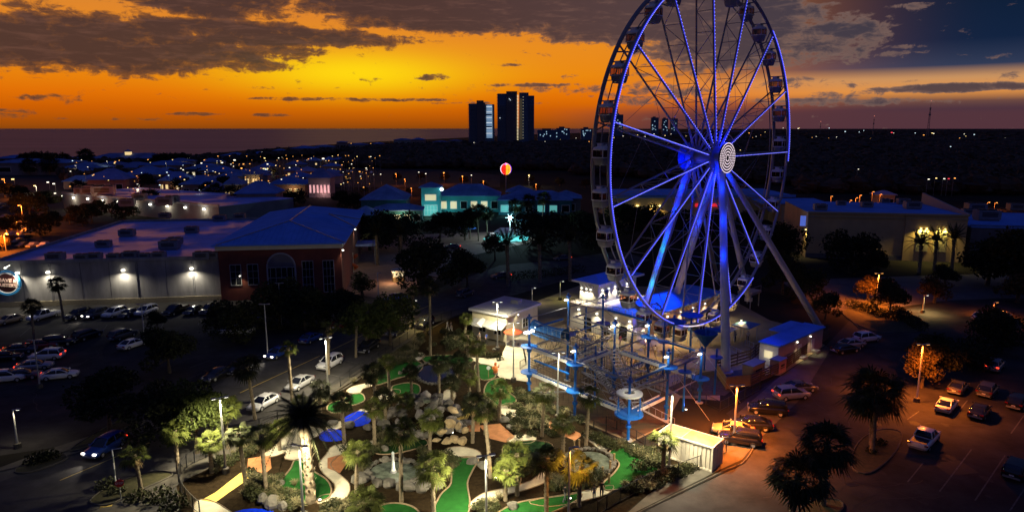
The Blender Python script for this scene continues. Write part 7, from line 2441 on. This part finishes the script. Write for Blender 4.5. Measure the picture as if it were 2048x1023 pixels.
paint0 = mat('car_paint_white', (.75, .75, .74), .3, var=.04, scale=.5, coat=.6)
PAINT = {'white': paint0, 'silver': mat('car_paint_silver', (.42, .42, .42), .3, var=.05, metal=.3, coat=.6), 'black': mat('car_paint_black', (.012, .012, .014), .25, var=.05, coat=.6), 'grey': mat('car_paint_grey', (.07, .07, .075), .3, var=.05, coat=.6), 'blue': mat('car_paint_blue', (.015, .05, .28), .3, var=.05, coat=.6), 'red': mat('car_paint_red', (.25, .015, .012), .3, var=.05, coat=.6), 'tan': mat('car_paint_lamplit', (.5, .38, .2), .3, var=.05, coat=.6)}  # tan stands for yellow lamplight on pale cars
hl_off = mat('headlamp_glass', (.4, .42, .45), .1, var=0)
tl_off = mat('tail_lamp_glass', (.2, .01, .01), .2, var=0)
hl_on = glow('headlamp_on', (1, .93, .8), 7)
tl_on = glow('tail_lamp_on', (1, .05, .02), 2.5)


def sec(x, w, z0, z1, r=.12):
    w /= 2
    return [(x, -w * .92, z0), (x, w * .92, z0), (x, w, z0 + .2), (x, w, (z0 + z1) / 2 + .1), (x, w * .93, z1 - .03), (x, w * .6, z1), (x, -w * .6, z1), (x, -w * .93, z1 - .03), (x, -w, (z0 + z1) / 2 + .1), (x, -w, z0 + .2)]


def cab(x, w0, z0, x2, w1, z1):
    return


def car_meshes(kind):
    """+x is forward"""
    o = {}
    b = MB()
    if kind == 'sedan':
        L, Wd = 4.7, 1.82
        prof = [(-2.35, 1.5, .45, .82), (-2.25, 1.72, .3, .98), (-1.6, 1.82, .24, 1.02), (-.8, 1.84, .22, 1.0), (.6, 1.84, .22, .98), (1.1, 1.82, .22, .95), (1.8, 1.76, .24, .86), (2.2, 1.6, .28, .74), (2.35, 1.3, .36, .6)]
        roof = [(-1.85, 1.36, 1.0), (-.95, 1.26, 1.42), (-.2, 1.28, 1.46), (.35, 1.26, 1.4), (1.25, 1.42, .95)]
        wx = (-1.45, 1.45)
    elif kind == 'suv':
        L, Wd = 4.7, 1.9
        prof = [(-2.3, 1.66, .45, .95), (-2.25, 1.8, .34, 1.1), (-1.6, 1.9, .28, 1.12), (-.6, 1.92, .26, 1.1), (.7, 1.92, .26, 1.08), (1.2, 1.9, .26, 1.06), (1.9, 1.84, .3, .98), (2.25, 1.7, .34, .86), (2.35, 1.4, .42, .7)]
        roof = [(-2.2, 1.5, 1.08), (-1.9, 1.4, 1.66), (-.6, 1.42, 1.73), (.3, 1.4, 1.68), (1.2, 1.5, 1.05)]
        wx = (-1.4, 1.45)
    else:
        L, Wd = 5.6, 1.98
        prof = [(-2.8, 1.86, .5, 1.06), (-2.7, 1.94, .42, 1.1), (-1.0, 1.98, .38, 1.1), (.0, 1.98, .36, 1.1), (1.2, 1.98, .36, 1.1), (1.8, 1.96, .36, 1.08), (2.5, 1.9, .4, 1.02), (2.75, 1.8, .42, .9), (2.8, 1.6, .5, .75)]
        roof = [(-.75, 1.56, 1.1), (-.6, 1.46, 1.78), (.1, 1.5, 1.84), (.75, 1.46, 1.78), (1.55, 1.6, 1.1)]
        wx = (-1.75, 1.8)
    loft(b, [sec(*p) for p in prof])
    o['body'] = b.mesh('car_body', [paint0], True)
    # greenhouse: glass block with the roof skin and pillars proud of it
    g = MB()
    zb = roof[0][2]
    secs = []
    for x, w, z in roof:
        t = (z - zb) / (max(r[2] for r in roof) - zb)
        base = 1.0 if kind == 'sedan' else 1.05
        wb_ = (Wd - .12) / 2
        wt = w / 2
        secs.append((x, wb_, wt, z))
    gs = [[(x, -wb_, zb - .08), (x, wb_, zb - .08), (x, wt, z - .03), (x, wt * .8, z), (x, -wt * .8, z), (x, -wt, z - .03)] for x, wb_, wt, z in secs]
    loft(g, gs)
    o['windows'] = g.mesh('car_glass', [glass_m], True)
    r = MB()
    rs = secs[1:-1]
    vs = []
    for x, wb_, wt, z in rs:
        vs += [(x, -wt * 1.0, z - .02), (x, -wt * .8, z + .03), (x, wt * .8, z + .03), (x, wt * 1.0, z - .02)]
    r.add(vs, [(i * 4 + k, i * 4 + k + 1, (i + 1) * 4 + k + 1, (i + 1) * 4 + k) for i in range(len(rs) - 1) for k in range(3)])
    for s in (-1, 1):
        for i, j in ((0, 1), (-1, -2)):
            a, c = secs[i], secs[j]
            r.cyl((a[0], s * (a[1] - .02), zb), (c[0], s * (c[2] - .0), c[3] - .02), .06, n=5)
        m_ = secs[2]
        r.cyl((m_[0], s * (m_[1] + .0), zb), (m_[0], s * (m_[2] + .01), m_[3] - .03), .05, n=5)
    o['roof'] = r.mesh('car_roof', [paint0], True)
    w = MB()
    w.lathe([(.2, -.11), (.34, -.11), (.35, -.07), (.35, .07), (.34, .11), (.2, .11)], 16)
    o['tyre'] = w.mesh('tyre', [rubber], True)
    o['rim'] = MB().lathe([(.02, .09), (.2, .1), (.22, .06), (.02, .05)], 10).lathe([(.02, -.09), (.2, -.1), (.22, -.06), (.02, -.05)], 10).mesh('wheel_rim', [galv])
    fx, rx = prof[-2][0] + .06, prof[0][0] - .01
    zl = (prof[-2][3] - .08)
    zt = prof[1][3] - .14
    o['headlight'] = MB().box((fx, 0, zl), (.16, .36, .15)).mesh('headlight', [hl_off])
    o['taillight'] = MB().box((rx + .02, 0, zt), (.12, .36, .16)).mesh('tail_light', [tl_off])
    o['pos'] = (wx, Wd / 2 - .1, prof[-2][1] / 2 - .16, prof[0][1] / 2 - .08)
    o['mirror'] = MB().box((0, 0, 0), (.12, .2, .14)).mesh('mirror', [paint0])
    o['mx'] = (roof[-1][0] - .15, Wd / 2 + .06, zb + .1)
    if kind == 'pickup':
        bed = MB().box((-1.85, 0, 1.105), (1.65, 1.6, .02))
        o['bed_floor'] = bed.mesh('bed', [black_m])
    o['bumper'] = MB().box((prof[-1][0] - .02, 0, .45), (.14, 1.5, .2)).box((prof[0][0] + .02, 0, .5), (.14, 1.5, .2)).mesh('bumper', [grey_m])
    o['number_plate'] = MB().box((prof[0][0] - .04, 0, .72), (.03, .42, .14)).mesh('plate', [white_m])
    return o


CM = {k: car_meshes(k) for k in ('sedan', 'suv', 'pickup')}


def setm(o, m):
    o.material_slots[0].link = 'OBJECT'
    o.material_slots[0].material = m


def car(px, py, head, kind, col, label, group=None, front=False, rear=False, s=1.0):
    """px, py: the middle of its ground; head: a photo point it faces, or an angle in degrees"""
    b = gp(px, py)
    if isinstance(head, tuple):
        d = gp(*head) - b
        rz = math.atan2(d.y, d.x)
    else:
        rz = R_(head)
    m = CM[kind]
    t = thing({'pickup': 'pickup_truck'}.get(kind, 'parked_car'), label, {'pickup': 'pickup truck'}.get(kind, 'car'), b + UP * .03, rz, group, s)
    for k in ('body', 'roof'):
        setm(part(k, m[k], None, t), PAINT[col])
    part('windows', m['windows'], None, t)
    part('bumper', m['bumper'], None, t)
    part('number_plate', m['number_plate'], None, t)
    if kind == 'pickup':
        part('truck_bed', m['bed_floor'], None, t)
    wx, wy, hy, ty = m['pos']
    for x in wx:
        for sy in (-1, 1):
            w = part('wheel', m['tyre'], None, t)
            w.location = (x, sy * wy, .35)
            w.rotation_euler = (PI / 2, 0, 0)
            part('rim', m['rim'], None, w)
    for sy in (-1, 1):
        h = part('headlight', m['headlight'], None, t)
        h.location = (0, sy * hy, 0)
        setm(h, hl_on if front else hl_off)
        h = part('taillight', m['taillight'], None, t)
        h.location = (0, sy * ty, 0)
        setm(h, tl_on if rear else tl_off)
        mm = part('mirror', m['mirror'], None, t)
        mm.location = (m['mx'][0], sy * m['mx'][1], m['mx'][2])
        setm(mm, PAINT[col])
    if front:
        lamp('SPOT', (2.6, 0, .7), 260, (1, .9, .75), t, .2, (1, 0, -.12), 70, .7)
    return t


ST = 70.9       # heading of the street; cars on the golf side look towards the camera
STD = 180 + ST
KERB = 'cars parked along the golf course fence'
car(528, 812, STD, 'sedan', 'white', 'white sedan at the kerb, nearest of the cars along the fence', KERB)
car(600, 773, STD, 'sedan', 'silver', 'silver sedan at the kerb behind the white one', KERB)
car(660, 733, STD, 'suv', 'white', 'white car with a dark glass roof at the kerb', KERB)
car(737, 700, STD, 'suv', 'black', 'black car at the kerb in front of the lit tree', KERB)
car(792, 668, STD, 'sedan', 'black', 'black sedan under the lit tree at the kerb', KERB)
car(850, 652, STD, 'suv', 'black', 'black car behind the yellow lit palm trunk', KERB)
car(622, 682, ST, 'sedan', 'blue', 'blue and silver sedan on the far side of the street', 'cars across the street')
car(556, 712, STD, 'sedan', 'blue', 'blue car with one lit headlamp on the far side of the street', 'cars across the street', front=True)
car(682, 655, ST, 'sedan', 'red', 'dark red car on the far side of the street', 'cars across the street')
car(436, 755, STD, 'sedan', 'black', 'black car in the dark on the far side of the street', 'cars across the street')
car(480, 742, STD, 'suv', 'black', 'black car beside the dark palm on the far side of the street', 'cars across the street')
car(792, 600, 200, 'sedan', 'blue', 'bright blue car driving past the brick square', None, front=False)
car(930, 592, 60, 'suv', 'grey', 'dark blue grey car on the street behind the ticket hut')
car(475, 668, 182, 'pickup', 'white', 'white pickup truck seen from the side under the low dark tree')
car(505, 640, 150, 'sedan', 'blue', 'blue car behind the white pickup truck')
W1 = 'cars in the row along the grey hall'
for px, py, k, c, lab, f in ((88, 637, 'pickup', 'white', 'white pickup at the left end of the row along the grey hall', 0), (158, 635, 'suv', 'black', 'black car with a small light on, left of the car with lit headlamps', 0), (192, 634, 'suv', 'grey', 'car with both headlamps lit in the row along the grey hall', 1), (229, 632, 'suv', 'white', 'white car right of the one with lit headlamps', 0), (261, 632, 'sedan', 'black', 'black car between the two white ones at the grey hall', 0), (293, 628, 'suv', 'white', 'second white car in the row along the grey hall', 0), (352, 626, 'pickup', 'black', 'black pickup in the row along the grey hall', 0), (388, 626, 'sedan', 'black', 'black car next to the black pickup at the grey hall', 0), (420, 625, 'suv', 'black', 'last black car at the right end of the row along the grey hall', 0), (20, 645, 'sedan', 'tan', 'pale car under the orange tree at the left end of the grey hall', 0)):
    car(px, py, 255 + (px - 230) * .03, k, c, lab, W1, front=bool(f))
W2 = 'cars in the second row of the left car park'
for px, py, k, c, lab in ((176, 676, 'suv', 'black', 'black car in the second row, left one'), (246, 676, 'suv', 'grey', 'dark car in the second row, left of the white one'), (266, 694, 'sedan', 'white', 'white car half hidden in the second row')):
    car(px, py, 70, k, c, lab, W2)
W3 = 'cars crowded on the left of the car park'
for px, py, hd, k, c, lab, f, r in ((84, 696, 20, 'sedan', 'red', 'red car among the crowded cars on the left, rearmost', 0, 1), (118, 690, 20, 'suv', 'black', 'black car right of the red one in the crowd', 0, 0), (95, 718, 190, 'suv', 'white', 'white car with orange and red lamps lit in the crowd', 0, 1), (70, 738, 20, 'sedan', 'silver', 'silver car in the middle of the crowd on the left', 0, 1), (120, 756, 20, 'sedan', 'white', 'white sedan with bright red tail lamps', 0, 1), (45, 757, 20, 'sedan', 'grey', 'grey car left of the white sedan with red tail lamps', 0, 1), (15, 762, 20, 'suv', 'white', 'pale car at the left edge of the picture', 0, 0), (40, 705, 20, 'sedan', 'grey', 'dark car behind the silver one in the crowd', 0, 1), (10, 720, 20, 'sedan', 'black', 'black car at the left edge of the picture', 0, 0)):
    car(px, py, hd, k, c, lab, W3, bool(f), bool(r))
car(212, 902, (165, 930), 'suv', 'blue', 'dark blue car driving out with its headlamps on, bottom left', None, True, True)
W4 = 'cars along the board fence of the wheel'
for px, py, hd, k, c, lab, r in ((1733, 682, 20, 'suv', 'white', 'white car at the far end beside the site office', 0), (1702, 694, 20, 'sedan', 'silver', 'pale sedan in front of the white car beside the site office', 0), (1690, 704, 20, 'sedan', 'black', 'black car in front of the pale sedan beside the site office', 0), (1582, 796, 12, 'suv', 'silver', 'silver car lit orange, beside the board fence', 1), (1598, 782, 12, 'sedan', 'grey', 'dark car behind the silver orange lit one', 0), (1535, 826, 165, 'suv', 'black', 'black car below the silver one at the fence', 0), (1502, 856, 170, 'sedan', 'black', 'black car behind the yellow lit one', 0), (1466, 868, 160, 'sedan', 'tan', 'pale car lit yellow by the orange lamp pole', 0), (1480, 886, 160, 'suv', 'black', 'black car next to the white container', 0)):
    car(px, py, hd, k, c, lab, W4, rear=bool(r))
W5 = 'cars in the right car park'
for px, py, hd, k, c, lab, r in ((1892, 818, (1912, 795), 'sedan', 'white', 'white sedan seen from behind in the right car park', 0), (1848, 888, (1868, 866), 'pickup', 'white', 'white pickup with a lit rear window in the right car park', 0), (1958, 830, (1978, 806), 'sedan', 'black', 'black sedan right of the white one', 0), (1915, 782, (1935, 760), 'sedan', 'grey', 'dark car behind the white sedan in the right car park', 0), (1974, 788, (1994, 765), 'suv', 'grey', 'dark car behind the black sedan', 0), (1988, 738, (2008, 716), 'suv', 'silver', 'pale car with an orange reflection near the hedge', 1), (2034, 812, (2054, 790), 'suv', 'black', 'black car at the right edge of the picture', 0), (2032, 948, (2052, 920), 'suv', 'black', 'near black car at the right edge, lower one', 0), (1960, 638, (1975, 630), 'sedan', 'white', 'pale car on the far road under the small lamp', 0), (2005, 640, (2020, 632), 'suv', 'silver', 'second pale car on the far road', 0)):
    car(px, py, hd, k, c, lab, W5, rear=bool(r))
for px, py, hd, lab, r in ((1002, 556, 200, 'red lamped car on the road before the ticket hut', 1), (1125, 520, 200, 'car with red tail lamps left of the wheel', 1), (905, 497, 180, 'car with red tail lamps before the display board', 1), (870, 500, 180, 'pale parked car before the teal shops', 0)):
    car(px, py, hd, 'sedan', 'grey', lab, None, rear=bool(r))
# far small cars: one mesh each, too small to show parts
fc = MB()
loft(fc, [[(x, -w, z0), (x, w, z0), (x, w, z1), (x, -w, z1)] for x, w, z0, z1 in ((-2.2, .85, .3, .9), (-1.4, .85, .3, 1.0), (-1.0, .8, .3, 1.45), (.3, .8, .3, 1.45), (1.0, .85, .3, .95), (2.2, .8, .3, .75))])
FC = {}
for c in ('white', 'silver', 'grey', 'red', 'black'):
    FC[c] = fc.mesh('small_car', [PAINT[c]])
rc_ = random.Random(31)
for i in range(95):
    if i < 45:
        px, py = rc_.uniform(-20, 128), rc_.uniform(400, 500)
        if px > 60 + (500 - py) * .7:
            px -= 60
        g_, lab = 'far cars in the left car park', 'small parked car in the dim orange car park on the left'
    else:
        px, py = rc_.uniform(450, 760), rc_.uniform(343, 366)
        g_, lab = 'far cars in the car park by the shore road', 'tiny parked car in the car park among the shops'
    b = gp(px, py)
    o = link('parked_car', FC[rc_.choice(['white', 'silver', 'grey', 'red', 'black'])])
    o.location = (round(b.x / 3.2) * 3.2, round(b.y / 7.5) * 7.5 + rc_.uniform(-.4, .4), .02)
    o.rotation_euler = (0, 0, R_(rc_.choice([84, 264])))
    tag(o, lab, 'car', g_)


# ------------------------------------------------------------------ people
def person_mesh(seed, pose):
    rnd = random.Random(seed)
    st = {'stand': .0, 'walk': .22, 'child': .05}[pose]
    J = [(0, 0, .95, .135), (0, .01, 1.12, .125), (0, .0, 1.3, .15), (0, 0, 1.44, .10), (0, -.01, 1.52, .055), (0, -.03, 1.64, .10), (0, -.03, 1.72, .085)]
    E = [(0, 1), (1, 2), (2, 3), (3, 4), (4, 5), (5, 6)]
    for s in (-1, 1):
        k = len(J)
        sw = st * s
        J += [(s * .19, 0, 1.40, .07), (s * .25, sw * .4, 1.14, .05), (s * .25, sw * .4 - .14, .92, .04), (s * .25, sw * .4 - .2, .84, .045)]
        E += [(3, k), (k, k + 1), (k + 1, k + 2), (k + 2, k + 3)]
        k = len(J)
        J += [(s * .10, 0, .88, .11), (s * .11, -sw * .6, .50, .075), (s * .11, -sw * 1.0 + (.12 if sw else .02), .10, .05), (s * .12, -sw - .12, .035, .045)]
        E += [(0, k), (k, k + 1), (k + 1, k + 2), (k + 2, k + 3)]
    me = bpy.data.meshes.new('person_body')
    me.from_pydata([j[:3] for j in J], E, [])
    ob = bpy.data.objects.new('person_tmp', me)
    COL.objects.link(ob)
    md = ob.modifiers.new('skin', 'SKIN')
    for i, j in enumerate(J):
        me.skin_vertices[0].data[i].radius = (j[3], j[3] * (.75 if 1 <= i <= 2 else 1))
    me.skin_vertices[0].data[0].use_root = True
    ob.modifiers.new('sub', 'SUBSURF').levels = 1
    dg = bpy.context.evaluated_depsgraph_get()
    m2 = bpy.data.meshes.new_from_object(ob.evaluated_get(dg))
    bpy.data.objects.remove(ob)
    return m2


skin_m = mat('skin', (.4, .24, .17), .6, var=.1)
hair_m = mat('dark_hair', (.03, .02, .015), .8, var=.2)
CLOTH = {n: mat('cloth_' + n, c, .85, var=.2, scale=6) for n, c in {'black': (.015, .015, .017), 'white': (.6, .6, .58), 'blue': (.02, .06, .3), 'red': (.4, .03, .03), 'khaki': (.25, .19, .11), 'jeans': (.03, .05, .11), 'grey': (.15, .15, .16), 'yellow': (.5, .35, .05)}.items()}
PM = {}


def person(px, py, rz, pose, shirt, pants, label, group=None, s=1.0):
    key = (pose, shirt, pants)
    if key not in PM:
        if pose not in PM:
            PM[pose] = person_mesh(1, pose)
        m = PM[pose].copy()
        m.materials.clear()
        for x in (CLOTH[shirt], CLOTH[pants], skin_m, black_m):
            m.materials.append(x)
        for p in m.polygons:
            c = p.center
            p.use_smooth = True
            p.material_index = 3 if c.z < .075 else 1 if c.z < .98 and abs(c.x) < .21 else 2 if c.z > 1.475 or (abs(c.x) > .2 and c.z < 1.16) else 0
        PM[key] = m
        hb = MB()
        hb.lathe([(.112, .0), (.125, .06), (.105, .12), (.06, .155), (.005, .165)], 12, (0, -.01, 1.645))
        PM[key, 'h'] = hb.mesh('hair', [hair_m], True)
        fb = MB().ball((-.035, -.128, 1.68), .014, 6).ball((.035, -.128, 1.68), .014, 6)
        PM[key, 'e'] = fb.mesh('eyes', [black_m])
        PM[key, 'n'] = MB().cyl((0, -.12, 1.67), (0, -.155, 1.635), .008, .02, 5).box((0, -.122, 1.595), (.05, .015, .012)).mesh('face', [skin_m])
        hd = MB()
        for sx in (-1, 1):
            sw = {'stand': .0, 'walk': .22, 'child': .05}[pose] * sx
            for f_ in range(4):
                x = sx * .25 + (f_ - 1.5) * .018 * 0 + sx * 0
                y = sw * .4 - .2 + (f_ - 1.5) * .02
                ln = (.075, .085, .08, .065)[f_]
                hd.tube([(x, y, .82), (x - sx * .004, y - .012, .82 - ln * .55), (x - sx * .015, y - .02, .82 - ln)], [.011, .010, .008], 5)
            hd.tube([(sx * .24, sw * .4 - .235, .86), (sx * .23, sw * .4 - .262, .825), (sx * .225, sw * .4 - .265, .795)], [.012, .011, .009], 5)
        PM[key, 'f'] = hd.mesh('fingers', [skin_m])
    t = thing('person', label, 'person', gp(px, py) + UP * .04, R_(rz), group, s)
    part('body', PM[key], None, t)
    part('hair', PM[key, 'h'], None, t)
    part('eyes', PM[key, 'e'], None, t)
    part('face', PM[key, 'n'], None, t)
    part('fingers', PM[key, 'f'], None, t)
    return t


person(1203, 994, 160, 'stand', 'black', 'black', 'person in dark clothes standing by the fence below the right pond')
person(1188, 998, 200, 'stand', 'grey', 'jeans', 'shorter person in grey next to the one in dark clothes', s=.86)
person(1130, 1003, 120, 'walk', 'black', 'grey', 'person in black bending to play near the orange lamp pole')
person(973, 686, 30, 'stand', 'blue', 'black', 'person in a blue shirt at the serving window of the ticket hut')
person(959, 684, 340, 'stand', 'grey', 'khaki', 'person in grey at the left serving window of the ticket hut')
person(895, 660, 70, 'walk', 'white', 'white', 'person in white walking behind the end of the street fence')
person(902, 662, 70, 'walk', 'grey', 'white', 'person in grey walking beside the one in white')
CW_ = 'people on the lit terrace'
for px, py, rz, sh_, pa, lab in ((1240, 690, 40, 'red', 'khaki', 'person in a red shirt on the terrace beside the blue mast'), (1262, 694, 300, 'yellow', 'black', 'person in yellow on the terrace behind the blue mast'), (1205, 680, 100, 'grey', 'jeans', 'person in grey near the terminal wall'), (1370, 680, 20, 'black', 'black', 'person in black below the wheel rim, leftmost of the crowd'), (1385, 676, 130, 'white', 'jeans', 'person in white below the wheel rim'), (1402, 672, 220, 'red', 'black', 'person in red in the middle of the crowd under the wheel'), (1420, 668, 60, 'blue', 'khaki', 'person in blue at the right of the crowd under the wheel'), (1350, 686, 180, 'yellow', 'jeans', 'person in yellow left of the crowd under the wheel'), (1470, 684, 10, 'grey', 'black', 'person in grey waiting by the queue rails'), (1495, 682, 330, 'white', 'black', 'person in white waiting by the queue rails'), (1310, 712, 90, 'white', 'khaki', 'person in white at the terrace tables'), (1328, 716, 250, 'black', 'jeans', 'person in black at the terrace tables')):
    person(px, py, rz, 'walk' if px % 2 else 'stand', sh_, pa, lab, CW_)
